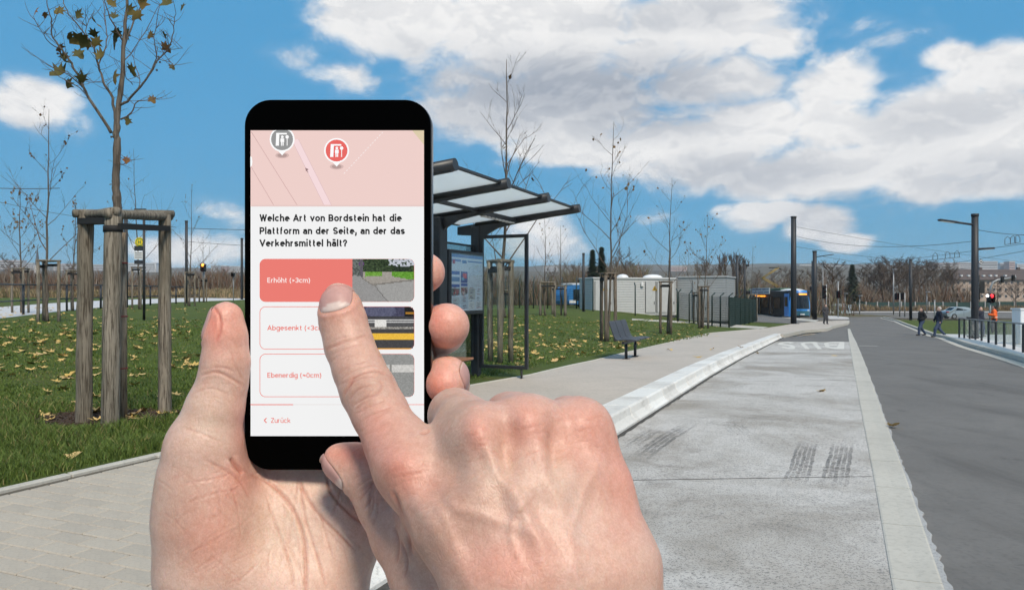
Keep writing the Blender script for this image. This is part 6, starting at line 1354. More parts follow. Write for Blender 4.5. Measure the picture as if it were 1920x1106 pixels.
far_trees = [(1652, 141, 490, 1, 'dense bare tree directly right of the far spruce, front row'), (1672, 139, 486, 4, 'dense bare tree in front of the tall grey lamp'), (1725, 140, 489, 2, 'dense bare tree front row left of the walking woman'), (1640, 150, 492, 0, 'bare tree right of the far spruce'), (1660, 160, 485, 2, 'bare tree left of the tall grey lamp'), (1685, 146, 478, 4, 'bare tree behind the pair of traffic lights'), (1712, 158, 484, 1, 'bare tree right behind the far verge mast'), (1736, 148, 487, 0, 'bare tree above the walking woman'), (1765, 160, 492, 2, 'bare tree left of the apartment block'), (1783, 145, 497, 1, 'dark narrow bare tree at the apartment block corner'),
    (1560, 150, 487, 4, 'pale crowned bare tree above the black traffic light'), (1535, 158, 498, 1, 'bare tree behind the lamp-arm mast'), (1500, 165, 505, 0, 'bare tree behind the tallest mast'), (1620, 165, 497, 1, 'bare tree beside the spruce, right side'), (1700, 172, 488, 4, 'bare tree in the back row behind the far verge mast'), (1750, 174, 490, 0, 'bare tree in the back row above the walking man'),
    (1870, 120, 522, 2, 'small bare tree before the apartment block, right of the gantry'), (1905, 118, 525, 4, 'small bare tree before the apartment block at the right edge'), (1832, 190, 530, 0, 'small bare tree before the middle of the apartment block'),
    (1165, 110, 470, 2, 'bare tree right of the dark conifers'), (1155, 130, 478, 1, 'bare tree just behind the bench tree'), (1185, 150, 490, 0, 'low bare tree above the white cabin'), (1320, 130, 478, 1, 'bare tree left of the poplars'), (1450, 140, 505, 2, 'bare tree behind the pantograph'), (1475, 150, 500, 0, 'bare tree right of the pantograph'),
    (1420, 160, 505, 1, 'bare tree left of the pantograph'), (1075, 120, 490, 4, 'pale bare tree left of the dark conifers'), (1035, 130, 500, 1, 'low bare tree behind the two saplings'), (900, 130, 500, 0, 'low bare tree behind the shelter'), (130, 160, 490, 0, 'bare tree behind the left scrub near the spire'), (20, 150, 480, 2, 'bare tree in the scrub at the left edge'), (200, 170, 500, 1, 'low bare tree behind the nearest frame'), (420, 150, 500, 4, 'low bare tree left of the phone')]
for i, (px, d, pyt, k, lb) in enumerate(far_trees): bare_tree(px, d, pyt, k, lb, i % 3, 1.4 if px > 1480 else 1.1)
for i, (px, pyt, lb) in enumerate(((1352, 462, 'leftmost bare poplar of the row above the fence'), (1362, 457, 'second bare poplar from the left'), (1374, 456, 'third bare poplar, middle of the row'), (1386, 460, 'fourth bare poplar from the left'), (1398, 466, 'rightmost bare poplar of the row'))): bare_tree(px, 150, pyt, 3, lb, 1, 1.0, 'poplar_tree')
M_CON = mat('spruce_green', (.016, .030, .016), .9, var=.3, scale=2); 
def conifer(px, d, pyt, wpx, label, seed, base=None):
    r = random.Random(seed); x = XX(px, d); z = terr(x, d) if base is None else base; H = ZC + (CY - pyt) / F * d - z; W = wpx / F * d / 2; t = empty('spruce_tree', (x, d, z), label, 'tree'); bm = bmesh.new(); tube(bm, [(x, d, z), (x, d, z + H)], [.16, .02], 6); bm_obj('trunk', bm, M_FB[0], t)
    bm = bmesh.new()
    for k in range(2600):
        f = r.random() ** .9; a_ = r.uniform(0, 6.283); zz = z + H * (.06 + .94 * f); rad = W * 1.45 * (1.02 - f) ** 1.15 * (.45 + .55 * abs(math.sin(f * 23 + 1.3 * math.sin(a_ * 3)))) ; a = a_; q = rad * math.sqrt(r.random()); c = Vector((x + math.cos(a) * q, d + math.sin(a) * q, zz - q * .25)); s = H * .034 * r.uniform(.6, 1.3); o = Vector((math.cos(a), math.sin(a), -.35)) * s * 1.6; u = Vector((-math.sin(a), math.cos(a), r.uniform(-.3, .3))) * s * .5
        bm.faces.new([bm.verts.new(c - u), bm.verts.new(c + o), bm.verts.new(c + u)])
    bm_obj('crown', bm, M_CON, t)
conifer(1598, 129.6, 496, 40, 'tall dark spruce above the pale cabinets', 1); conifer(1111, 83, 468, 30, 'left one of the two dark conifers above the cabin', 2); conifer(1128, 83.5, 463, 32, 'right one of the two dark conifers above the cabin', 3)
# hills
M_HILL = surf('wooded_hill', ((.085, .075, .058), (.11, .10, .075), (.06, .065, .045)), .02, .95, .5, .2, big=.006)
def ridge(d, pts, name='hill'):
    bm = bmesh.new(); pr = None
    for k in range(121):
        px = -900 + k * 30; 
        for (a, ya), (b, yb) in zip(pts, pts[1:]):
            if a <= px <= b: y = ya + (yb - ya) * (px - a) / (b - a); break
        y += 3.0 * noise.noise((px * .012, d * .01, 0)) + 1.2 * noise.noise((px * .06, d * .01, 3)); x = XX(px, d); zt = ZC + (CY - y) / F * d
        c = [bm.verts.new((x, d - 260, -3)), bm.verts.new((x, d - 100, zt * .75)), bm.verts.new((x, d, zt)), bm.verts.new((x, d + 500, -3))]
        if pr:
            for i in range(3): bm.faces.new((pr[i], c[i], c[i + 1], pr[i + 1])).smooth = True
        pr = c
    fixn(bm); return struct(bm_obj(name, bm, M_HILL))
ridge(1300, [(-900, 508), (0, 506), (500, 512), (900, 509), (1300, 508), (1480, 497), (1600, 503), (1900, 507), (2800, 505)]); ridge(2300, [(-900, 497), (0, 497), (400, 503), (900, 500), (1500, 494), (1800, 498), (2800, 496)])
M_BLK = [mat('far_block_a', (.52, .52, .53), .8), mat('far_block_b', (.45, .42, .40), .8), mat('far_block_c', (.55, .40, .36), .8), mat('far_block_d', (.60, .61, .62), .8)]; M_BWIN = mat('far_window', (.10, .11, .13), .3)
def block(x0, x1, yt, d, label, mi, rows_=5, cols=8, yb=512):
    A, B = at(x0, yt, d), at(x1, yb, d); t = empty('far_block', ((A.x + B.x) / 2, d, B.z - 20), label, 'building', 'pale blocks of flats on the horizon'); bm = bmesh.new(); box(bm, ((A.x + B.x) / 2, d + 8, (A.z + B.z - 20) / 2), (B.x - A.x, 14, A.z - B.z + 20)); bm_obj('wall', bm, M_BLK[mi], t); bm = bmesh.new(); box(bm, ((A.x + B.x) / 2, d + 8, A.z + .6), (B.x - A.x + 1, 15, 1.2)); bm_obj('roof', bm, M_BLK[(mi + 1) % 4], t)
    for j in range(rows_):
        z = A.z - (A.z - B.z) * (j + .6) / rows_; bm = bmesh.new()
        box(bm, ((A.x + B.x) / 2, d + .95, z), ((B.x - A.x) * .94, .3, (A.z - B.z) / rows_ * .42)); bm_obj('window_band', bm, M_BWIN, t)
blks = [(-60, 40, 489, 1350, 'wide grey block at the left edge of the horizon', 1), (44, 62, 494, 1400, 'small block left of the church spire', 0), (100, 150, 496, 1400, 'low wide block right of the spire', 1), (166, 200, 497, 1380, 'low block behind the front stakes', 0), (214, 292, 494, 1380, 'long pale block behind the nearest frame', 3), (395, 408, 499, 1300, 'narrow tower left of the phone, left of its twins', 0), (412, 424, 499, 1320, 'pinkish narrow tower left of the phone', 2), (428, 452, 500, 1340, 'pale block touching the phone edge', 3),
        (1020, 1046, 500, 1500, 'pale block behind the saplings', 0), (1255, 1288, 500, 1450, 'reddish low block above the white cabin', 2), (1500, 1530, 497, 1500, 'pale block on the hill behind the masts', 3), (1540, 1580, 499, 1500, 'long pale block on the hill above the black traffic light', 0),
        (1757, 1800, 494, 1300, 'grey slab block left of the thick mast', 1), (1800, 1826, 493, 1320, 'pale slab block touching the thick mast', 0), (1838, 1871, 491, 1250, 'bluish tall block right of the thick mast', 0), (1876, 1884, 494, 1280, 'thin pale tower right of the bluish block', 3), (1893, 1904, 491, 1260, 'pink tower near the right edge', 2), (1908, 1945, 496, 1300, 'pale block cut by the right edge', 3)]
for b in blks: block(*b)
# church spire
sd_ = 900; t = empty('church_spire', (XX(70, sd_), sd_, 10), 'slim dark church spire on the left horizon', 'spire'); bm = bmesh.new(); p = at(70, 461, sd_); q = at(70, 497, sd_); tube(bm, [(p.x, sd_, q.z), (p.x, sd_, p.z)], [2.6, .1], 8, smooth=False); bm_obj('spire', bm, mat('slate', (.05, .055, .065), .6), t)
bm = bmesh.new(); box(bm, (p.x, sd_, q.z - 14), (4.6, 4.6, 28)); bm_obj('tower', bm, M_BLK[1], t)
# apartment block at the right
AD = 330.0; M_APW = mat('apartment_render', (.42, .33, .27), .9, var=.08, scale=.3); M_APR = mat('apartment_roof', (.085, .065, .06), .85, var=.15, scale=.5); M_APG = mat('apartment_glass', (.03, .033, .038), .15, spec=.6); M_APF = mat('apartment_frame', (.62, .60, .57), .6)
ax0, ax1 = XX(1789, AD), XX(2010, AD); ze, zr = ZC + (CY - 524) / F * AD, ZC + (CY - 506) / F * AD
ap = empty('apartment_house', ((ax0 + ax1) / 2, AD, -6), 'four storey apartment house with long brown roof beyond the junction', 'building')
bm = bmesh.new(); box(bm, ((ax0 + ax1) / 2, AD + 6, (ze - 6) / 2), (ax1 - ax0, 12, ze + 6)); bm_obj('wall', bm, M_APW, ap)
bm = bmesh.new(); prism(bm, [(AD - .8, ze), (AD + 6, zr + .4), (AD + 12.8, ze), (AD + 12.8, ze - .25), (AD - .8, ze - .25)], ax0 - .5, ax1 + .5, axis=0); fixn(bm); rf3 = bm_obj('roof', bm, M_APR, ap)
for px in (1801, 1815, 1843, 1856, 1866, 1884, 1900):
    p = at(px, 517, AD + 1.5); bm = bmesh.new(); box(bm, (p.x, AD + 1.2, p.z), (.9, 1.2, .7)); bm_obj('skylight', bm, M_BUSW, rf3)
for px in (1838, 1909): p = at(px, 505, AD + 6); bm = bmesh.new(); box(bm, (p.x, AD + 6, zr + .5), (1.2, 1.0, 1.8)); bm_obj('chimney', bm, M_APR, rf3)
for (y0, y1) in ((527.5, 532.5), (540, 545.5), (552.5, 558), (565, 570.5)):
    px = 1796.5
    while px < 2000:
        A, B = at(px - 2.3, y0, AD), at(px + 2.3, y1, AD); bm = bmesh.new(); box(bm, ((A.x + B.x) / 2, AD - .02, (A.z + B.z) / 2), (B.x - A.x, .25, A.z - B.z)); w = bm_obj('window', bm, M_APF, ap)
        for e in (-.24, .24): bm = bmesh.new(); box(bm, ((A.x + B.x) / 2 + e * (B.x - A.x), AD - .16, (A.z + B.z) / 2), ((B.x - A.x) * .40, .06, (A.z - B.z) * .86)); bm_obj('pane', bm, M_APG, w)
        px += 11.2
# long low buildings half hidden in the trees
lw = empty('low_house', (XX(1500, 190), 190, prof(190)), 'low dark-roofed house half hidden behind the tallest mast', 'building'); bm = bmesh.new(); xa, xb = XX(1478, 190), XX(1522, 190); zt = ZC + (CY - 545) / F * 190; box(bm, ((xa + xb) / 2, 193, (zt - 2) / 2), (xb - xa, 6, zt + 2)); bm_obj('wall', bm, M_APW, lw); bm = bmesh.new(); prism(bm, [(189.4, zt), (193, zt + 2.4), (196.6, zt)], xa - .4, xb + .4, axis=0); fixn(bm); bm_obj('roof', bm, M_CABD, lw)
# ================================================================== grass and fallen leaves
M_GR = [mat('grass_a', (.076, .122, .014), .75, var=.25, scale=3), mat('grass_b', (.112, .162, .026), .75, var=.25, scale=3), mat('grass_c', (.046, .084, .010), .75, var=.25, scale=3), mat('grass_dry', (.24, .20, .075), .8)]
MC = gp(225, 788)
def grass(name, n, region, hr, seed, wide=.004, clump=1.0):
    """blades scattered so that they are as dense on the picture near and far; region gives a pixel"""
    r = random.Random(seed); vs, fs, mi = [], [], []
    for k in range(n):
        px, py = region(r); p = gp_fast(px, py); x, y = p
        if side(x, y) < 3.22 + (r.random() - .45) * .12: continue
        if ((x - MC.x) / .95) ** 2 + ((y - MC.y) / .62) ** 2 < .75 + .5 * noise.noise((x * 5, y * 5, 3)): continue
        cl_ = .5 + .9 * max(-.4, noise.noise((x * 1.1, y * 1.1, seed))) * clump; h = r.uniform(*hr) * max(.25, cl_ + .25); a = r.uniform(0, 6.283); w = wide * max(1.0, y / 5.5) * r.uniform(.7, 1.3); z = terr(x, y)
        dx, dy = math.cos(a), math.sin(a); ln = r.uniform(.15, .9) * h; b = r.uniform(0, 6.283); bx, by = math.cos(b) * ln, math.sin(b) * ln; i = len(vs)
        vs += [(x - dx * w, y - dy * w, z), (x + dx * w, y + dy * w, z), (x + bx * .4 + dx * w * .7, y + by * .4 + dy * w * .7, z + h * .62), (x + bx * .4 - dx * w * .7, y + by * .4 - dy * w * .7, z + h * .62), (x + bx, y + by, z + h)]
        fs += [(i, i + 1, i + 2, i + 3), (i + 3, i + 2, i + 4)]; m_ = 3 if r.random() < .05 + .16 * max(0, noise.noise((x * .6, y * .6, 7))) else r.choice((0, 0, 1, 2)); mi += [m_, m_]
    me = bpy.data.meshes.new(name); me.from_pydata(vs, [], fs); 
    for m_ in M_GR: me.materials.append(m_)
    me.polygons.foreach_set('material_index', mi); me.update(); o = bpy.data.objects.new(name, me); COL.objects.link(o); return stuff(o)
def gp_fast(px, py):
    v = (CY - py) / F; u = (px - CX) / F; d = ZC / max(-v, .02)
    for _ in range(6): d = (ZC - terr(u * d, d)) / max(-v, .02)
    return u * d, d
def edge_y(px): return 915 - .207 * px if px < 290 else 855 - .258 * (px - 290)
grass('grass', 62000, lambda r: (lambda x: (x, r.uniform(max(760, edge_y(x) - 135), edge_y(x) + 4)))(r.uniform(-260, 560)), (.05, .16), 1, .0035)
grass('grass', 62000, lambda r: (lambda x: (x, r.uniform(600, min(800, edge_y(x) - 60))))(r.uniform(-260, 560)), (.03, .085), 2, .0035, .8)
grass('grass', 34000, lambda r: (r.uniform(790, 1330), r.uniform(592, 712)), (.03, .09), 3, .0035, .8)
grass('grass', 20000, lambda r: (lambda x: (x, r.uniform(600, min(790, edge_y(x) + 4))))(r.uniform(550, 800)), (.03, .10), 4, .0035, .8)
# bark mulch round the nearest tree
M_MUL = mat('bark_mulch', (.060, .038, .026), .95, var=.3, scale=30); rq = random.Random(6); bm = bmesh.new(); mc = gp(225, 788)
for k in range(2600):
    a, q = rq.uniform(0, 6.283), .95 * math.sqrt(rq.random()); x, y = mc.x + math.cos(a) * q * 1.1, mc.y + math.sin(a) * q * .62; box(bm, (x, y, terr(x, y) + rq.uniform(.018, .05)), (rq.uniform(.02, .07), rq.uniform(.008, .02), .008), M=None, rz=rq.uniform(0, 3.14))
stuff(bm_obj('bark_mulch', bm, M_MUL))
# fallen leaves: the larger ones singly, the far ones together
fl = [leaf_mesh('fallen_leaf', 70 + i, M_LEAFG, .38) for i in range(8)]
rf_ = random.Random(17); spots = []
def ok_spot(px, py): x, y = gp_fast(px, py); return side(x, y) > 3.3
while len(spots) < 150:
    px, py = rf_.uniform(-40, 470), 575 + 225 * rf_.random() ** .8
    if ok_spot(px, py) and noise.noise((px * .012, py * .022, 2)) > rf_.uniform(-.25, .45): spots.append((px, py, 'left'))
while len(spots) < 292:
    px, py = rf_.uniform(890, 1330), 596 + 100 * rf_.random() ** 1.1
    if ok_spot(px, py) and noise.noise((px * .012, py * .03, 5)) > rf_.uniform(-.25, .4): spots.append((px, py, 'mid'))
def put_leaf(px, py, s, label, group, off=.0, z=None):
    x, y = gp_fast(px, py) if off == 0 else tuple(gp(px, py, off)[:2]); o = bpy.data.objects.new('fallen_leaf', rf_.choice(fl)); COL.objects.link(o); zz = (terr(x, y) if off == 0 else prof(y) + off)
    o.location = (x, y, zz + rf_.uniform(.015, .05) * (1 if off == 0 else .25)); o.scale = (s, s, s); o.rotation_euler = (rf_.uniform(-.35, .35), rf_.uniform(-.35, .35), rf_.uniform(0, 6.28)); tag(o, label, 'leaf', group); return o
for px, py, w in spots:
    if w == 'left': zone = ('left of the nearest stake frame, far back' if py < 660 else 'left of the nearest stake frame, close by') if px < 140 else ('among the stakes of the nearest frame' if px < 325 else 'between the nearest frame and the left thumb')
    else: zone = 'seen through the shelter side glass' if px < 995 else ('between shelter glass and bench' if px < 1110 else ('round the bench and its stake frame' if px < 1200 else 'before the white cabin, right of the bench'))
    put_leaf(px, py, rf_.uniform(.12, .21), 'dry fallen leaf on the grass ' + zone, 'fallen leaves ' + zone)
single = [(264, 839, .17, 'large yellow leaf lying in the tall grass at the paving edge', 0), (137, 865, .15, 'orange leaf in the tall grass near the lower left edge', 0), (255, 801, .15, 'orange leaf on the bark mulch at the foot of the nearest frame', 0), (78, 820, .11, 'small greenish yellow leaf in the tall grass', 0), (175, 748, .22, 'big pale leaf between the left and front stakes', 0), (1674, 801, .17, 'leaf on the asphalt beside the concrete channel', LOW),
          (1541, 734, .16, 'leaf in the middle of the bus lane', LOW), (1420, 663, .17, 'leaf at the foot of the white kerb', LOW), (1388, 652, .20, 'leaf on top of the white kerb', .034), (1308, 670, .20, 'leaf on the pavement near the white kerb', 0.001), (1256, 657, .20, 'yellowish leaf on the pavement right of the bench', 0.001), (1335, 656, .18, 'brownish leaf in the middle of the far pavement', 0.001), (1343, 630, .22, 'leaf on the pavement at the lawn corner', 0.001), (1564, 667, .18, 'dark leaf speck far up the bus lane', LOW), (1290, 633, .2, 'leaf on the lawn edge beyond the bench', 0.001)]
for px, py, s, lb, off in single: put_leaf(px, py, s, lb, None, off)
bm = bmesh.new()
for k in range(800):
    q_ = rf_.random()
    if q_ < .4: px, py = rf_.uniform(-60, 470), rf_.uniform(570, 700)
    elif q_ < .5: px, py = rf_.uniform(470, 870), rf_.uniform(600, 690)
    else: px, py = rf_.uniform(870, 1420), rf_.uniform(590, 670)
    if not ok_spot(px, py) or py > edge_y(px) - 70 and px < 600: continue
    x, y = gp_fast(px, py); s = rf_.uniform(.10, .19); M4 = Matrix.Translation((x, y, terr(x, y) + .04)) @ Matrix.Rotation(rf_.uniform(0, 6.28), 4, 'Z') @ Matrix.Rotation(rf_.uniform(-.4, .4), 4, 'X') @ Matrix.Scale(s, 4)
    me = rf_.choice(fl); vv = [bm.verts.new(M4 @ v.co) for v in me.vertices]
    for p in me.polygons: bm.faces.new([vv[i] for i in p.vertices])
stuff(bm_obj('leaf_litter', bm, M_LEAFG))
# the word on the bus lane, painted to be read from the far side
bm = bmesh.new(); polys, wd2 = stroke_text('BUS', .20, .30); c0, c1 = gp(1583, 640.8, LOW), gp(1463, 640.8, LOW); e0 = gp(1583, 654.6, LOW)
xl, xr, yn, yf = gp(1466, 654.6, LOW).x, gp(1583, 654.6, LOW).x, e0.y, c0.y
for i, pq in enumerate(polys):
    vs = []
    for a, b in pq:
        f = b; y = yf + (yn - yf) * f; l, r_ = gp(1463 + 6 * f, 640.8 + 13.8 * f, LOW).x, gp(1583, 640.8 + 13.8 * f, LOW).x; x = r_ + (l - r_) * a / wd2; vs.append(bm.verts.new((x, y, prof(y) + LOW + .004 + .0004 * (i % 5))))
    bm.faces.new(vs)
fixn(bm)
for f in bm.faces:
    if f.normal.z < 0: f.normal_flip()
struct(bm_obj('road_word', bm, M_PAINT))
# ================================================================== phone and hands
D0 = 0.282                       # distance of the phone's glass
def smin(a, b, k):
    h = np.maximum(k - np.abs(a - b), 0.0) / k
    return np.minimum(a, b) - h * h * k * 0.25
def PM(px, py, dz):
    d = D0 * 1000 + dz
    return np.array(((px - CX) / F * d, d, (CY - py) / F * d))
def RM(rpx, dz): return rpx * (D0 * 1000 + dz) / F
def capsule(G, a, b, ra, rb):
    ab = b - a; L2 = float(ab @ ab) + 1e-9
    a = a.astype(np.float32); ab = ab.astype(np.float32); px, py, pz = G[0] - a[0], G[1] - a[1], G[2] - a[2]
    h = np.clip((px * ab[0] + py * ab[1] + pz * ab[2]) / L2, 0, 1)
    return np.sqrt((px - h * ab[0]) ** 2 + (py - h * ab[1]) ** 2 + (pz - h * ab[2]) ** 2) - (ra + h * (rb - ra))
def chain_sdf(G, pts, k=2.0, reach=26.0):
    """distance to a chain of tapered capsules; pts: (px, py, dz, radius in px). Far away it is just large."""
    out = np.full(G[0].shape, 60.0, np.float32); ax = [G[0][:, 0, 0], G[1][0, :, 0], G[2][0, 0, :]]
    for p, q in zip(pts, pts[1:]):
        a, b, ra, rb = PM(*p[:3]), PM(*q[:3]), RM(p[3], p[2]), RM(q[3], q[2]); m = max(ra, rb) + reach
        sl = tuple(slice(*np.searchsorted(ax[i], (min(a[i], b[i]) - m, max(a[i], b[i]) + m))) for i in range(3))
        d = capsule([g[sl] for g in G], a, b, ra, rb); out[sl] = smin(out[sl], d, k)
    return out
def surface_nets(V, org, h):
    """quad surface of the zero level of the array V"""
    s = V < 0
    nx, ny, nz = V.shape
    corners = [(i, j, k) for i in (0, 1) for j in (0, 1) for k in (0, 1)]
    cnt = np.zeros((nx - 1, ny - 1, nz - 1), np.int8)
    for (i, j, k) in corners: cnt += s[i:nx - 1 + i, j:ny - 1 + j, k:nz - 1 + k]
    act = (cnt > 0) & (cnt < 8); idx = np.argwhere(act)
    ids = -np.ones(act.shape, np.int64); ids[act] = np.arange(len(idx))
    acc = np.zeros((len(idx), 3)); num = np.zeros(len(idx))
    I, J, K = idx.T
    for a in corners:
        for ax in range(3):
            if a[ax] == 1: continue
            b = list(a); b[ax] = 1
            va = V[I + a[0], J + a[1], K + a[2]]; vb = V[I + b[0], J + b[1], K + b[2]]
            cr = (va < 0) != (vb < 0)
            t = np.where(cr, va / np.where(cr, va - vb, 1), 0)
            p = np.array(a, float)[None, :].repeat(len(idx), 0); p[:, ax] += t
            acc[cr] += p[cr]; num[cr] += 1
    verts = (idx + acc / num[:, None]) * h + org
    quads = []
    for ax in range(3):
        sl0 = [slice(None)] * 3; sl1 = [slice(None)] * 3
        sl0[ax] = slice(0, -1); sl1[ax] = slice(1, None)
        a = s[tuple(sl0)]; b = s[tuple(sl1)]; cr = np.argwhere(a != b)
        o1, o2 = [(1, 2), (2, 0), (0, 1)][ax]
        ok = (cr[:, o1] > 0) & (cr[:, o2] > 0) & (cr[:, o1] < V.shape[o1] - 1) & (cr[:, o2] < V.shape[o2] - 1)
        cr = cr[ok]; ins = s[tuple(cr.T)]
        def cell(d1, d2):
            c = cr.copy(); c[:, o1] -= d1; c[:, o2] -= d2; return ids[tuple(c.T)]
        q = np.stack([cell(1, 1), cell(0, 1), cell(0, 0), cell(1, 0)], 1)
        q[~ins] = q[~ins][:, ::-1]
        quads.append(q)
    return verts, np.concatenate(quads)
def poly_dist(px, py, pl):
    """distance in pixels to a polyline and the parameter 0..1 along it"""
    best = np.full(px.shape, 1e9); par = np.zeros(px.shape); n = len(pl) - 1
    for i in range(n):
        (x0, y0), (x1, y1) = pl[i], pl[i + 1]
        dx, dy = x1 - x0, y1 - y0; t = np.clip(((px - x0) * dx + (py - y0) * dy) / (dx * dx + dy * dy + 1e-9), 0, 1)
        d = np.hypot(px - x0 - t * dx, py - y0 - t * dy); m = d < best
        best = np.where(m, d, best); par = np.where(m, (i + t) / n, par)
    return best, par
def smooth_pl(pl, n=8):
    """Catmull-Rom through the points"""
    out = []
    for i in range(len(pl) - 1):
        p0, p1, p2, p3 = pl[max(i - 1, 0)], pl[i], pl[i + 1], pl[min(i + 2, len(pl) - 1)]
        for k in range(n):
            t = k / n
            out.append(tuple(0.5 * (2 * p1[a] + (p2[a] - p0[a]) * t + (2 * p0[a] - 5 * p1[a] + 4 * p2[a] - p3[a]) * t * t + (3 * p1[a] - p0[a] - 3 * p2[a] + p3[a]) * t ** 3) for a in range(2)))
    out.append(pl[-1]); return out
def skin_material():
    M = bpy.data.materials.new('skin'); M.use_nodes = True; nt = M.node_tree; b = nt.nodes['Principled BSDF']; N = nt.nodes.new; L = nt.links.new
    a = N('ShaderNodeAttribute'); a.attribute_name = 'skin_tone'
    tc = N('ShaderNodeTexCoord')
    def nz(scale, detail=5, rough=0.6):
        n = N('ShaderNodeTexNoise'); L(tc.outputs['Object'], n.inputs['Vector']); n.inputs['Scale'].default_value = scale; n.inputs['Detail'].default_value = detail; n.inputs['Roughness'].default_value = rough; return n.outputs[0]
    def ramp(x, c0, c1, lo=0.35, hi=0.65):
        r = N('ShaderNodeMapRange'); L(x, r.inputs[0]); r.inputs[1].default_value = lo; r.inputs[2].default_value = hi
        m = N('ShaderNodeMix'); m.data_type = 'RGBA'; L(r.outputs[0], m.inputs[0]); m.inputs[6].default_value = (*c0, 1); m.inputs[7].default_value = (*c1, 1); return m.outputs[2]
    def mul(x, y):
        m = N('ShaderNodeMix'); m.data_type = 'RGBA'; m.blend_type = 'MULTIPLY'; m.inputs[0].default_value = 1; L(x, m.inputs[6]); L(y, m.inputs[7]); return m.outputs[2]
    c = mul(a.outputs['Color'], ramp(nz(75, 6), (0.97, 0.91, 0.89), (1.03, 1.05, 1.06)))
    c = mul(c, ramp(nz(420, 5), (0.95, 0.92, 0.90), (1.04, 1.06, 1.07)))
    c = mul(c, ramp(nz(1500, 3), (0.94, 0.91, 0.90), (1.04, 1.05, 1.05)))
    L(c, b.inputs['Base Color'])
    b.inputs['Roughness'].default_value = 0.46; b.inputs['Specular IOR Level'].default_value = 0.42
    b.inputs['Subsurface Weight'].default_value = 0.32; b.inputs['Subsurface Radius'].default_value = (1.0, 0.36, 0.2); b.inputs['Subsurface Scale'].default_value = 0.0035
    # fine skin relief: cells between crossing lines, plus pores
    v = N('ShaderNodeTexVoronoi'); v.feature = 'DISTANCE_TO_EDGE'; v.inputs['Scale'].default_value = 720
    wn = N('ShaderNodeTexNoise'); L(tc.outputs['Object'], wn.inputs['Vector']); wn.inputs['Scale'].default_value = 160
    sc_ = N('ShaderNodeVectorMath'); sc_.operation = 'MULTIPLY_ADD'; L(wn.outputs['Color'], sc_.inputs[0]); sc_.inputs[1].default_value = (0.004, 0.004, 0.004); L(tc.outputs['Object'], sc_.inputs[2])
    mp = N('ShaderNodeMapping'); L(sc_.outputs[0], mp.inputs[0]); mp.inputs['Rotation'].default_value = (0, R(28), 0); mp.inputs['Scale'].default_value = (1.0, 1.0, 0.55); L(mp.outputs[0], v.inputs['Vector'])
    r1 = N('ShaderNodeMapRange'); L(v.outputs['Distance'], r1.inputs[0]); r1.inputs[1].default_value = 0.0; r1.inputs[2].default_value = 0.22
    v2 = N('ShaderNodeTexVoronoi'); v2.feature = 'DISTANCE_TO_EDGE'; v2.inputs['Scale'].default_value = 260
    mp2 = N('ShaderNodeMapping'); L(sc_.outputs[0], mp2.inputs[0]); mp2.inputs['Rotation'].default_value = (0, R(-40), 0); mp2.inputs['Scale'].default_value = (1.0, 1.0, 0.38); L(mp2.outputs[0], v2.inputs['Vector'])
    r2 = N('ShaderNodeMapRange'); L(v2.outputs['Distance'], r2.inputs[0]); r2.inputs[1].default_value = 0.0; r2.inputs[2].default_value = 0.13
    ad = N('ShaderNodeMath'); ad.operation = 'MULTIPLY_ADD'; L(r2.outputs[0], ad.inputs[0]); ad.inputs[1].default_value = 0.45; L(r1.outputs[0], ad.inputs[2])
    ad2 = N('ShaderNodeMath'); ad2.operation = 'ADD'; L(ad.outputs[0], ad2.inputs[0]); L(nz(650, 6, 0.7), ad2.inputs[1])
    bp = N('ShaderNodeBump'); bp.inputs['Strength'].default_value = 0.45; bp.inputs['Distance'].default_value = 0.00009; L(ad2.outputs[0], bp.inputs['Height']); L(bp.outputs[0], b.inputs['Normal'])
    return M
SKIN = skin_material()
NAIL = mat('nail', (0.62, 0.36, 0.31), 0.42, spec=0.35, attr='nail_tone', var=0.05, scale=300)

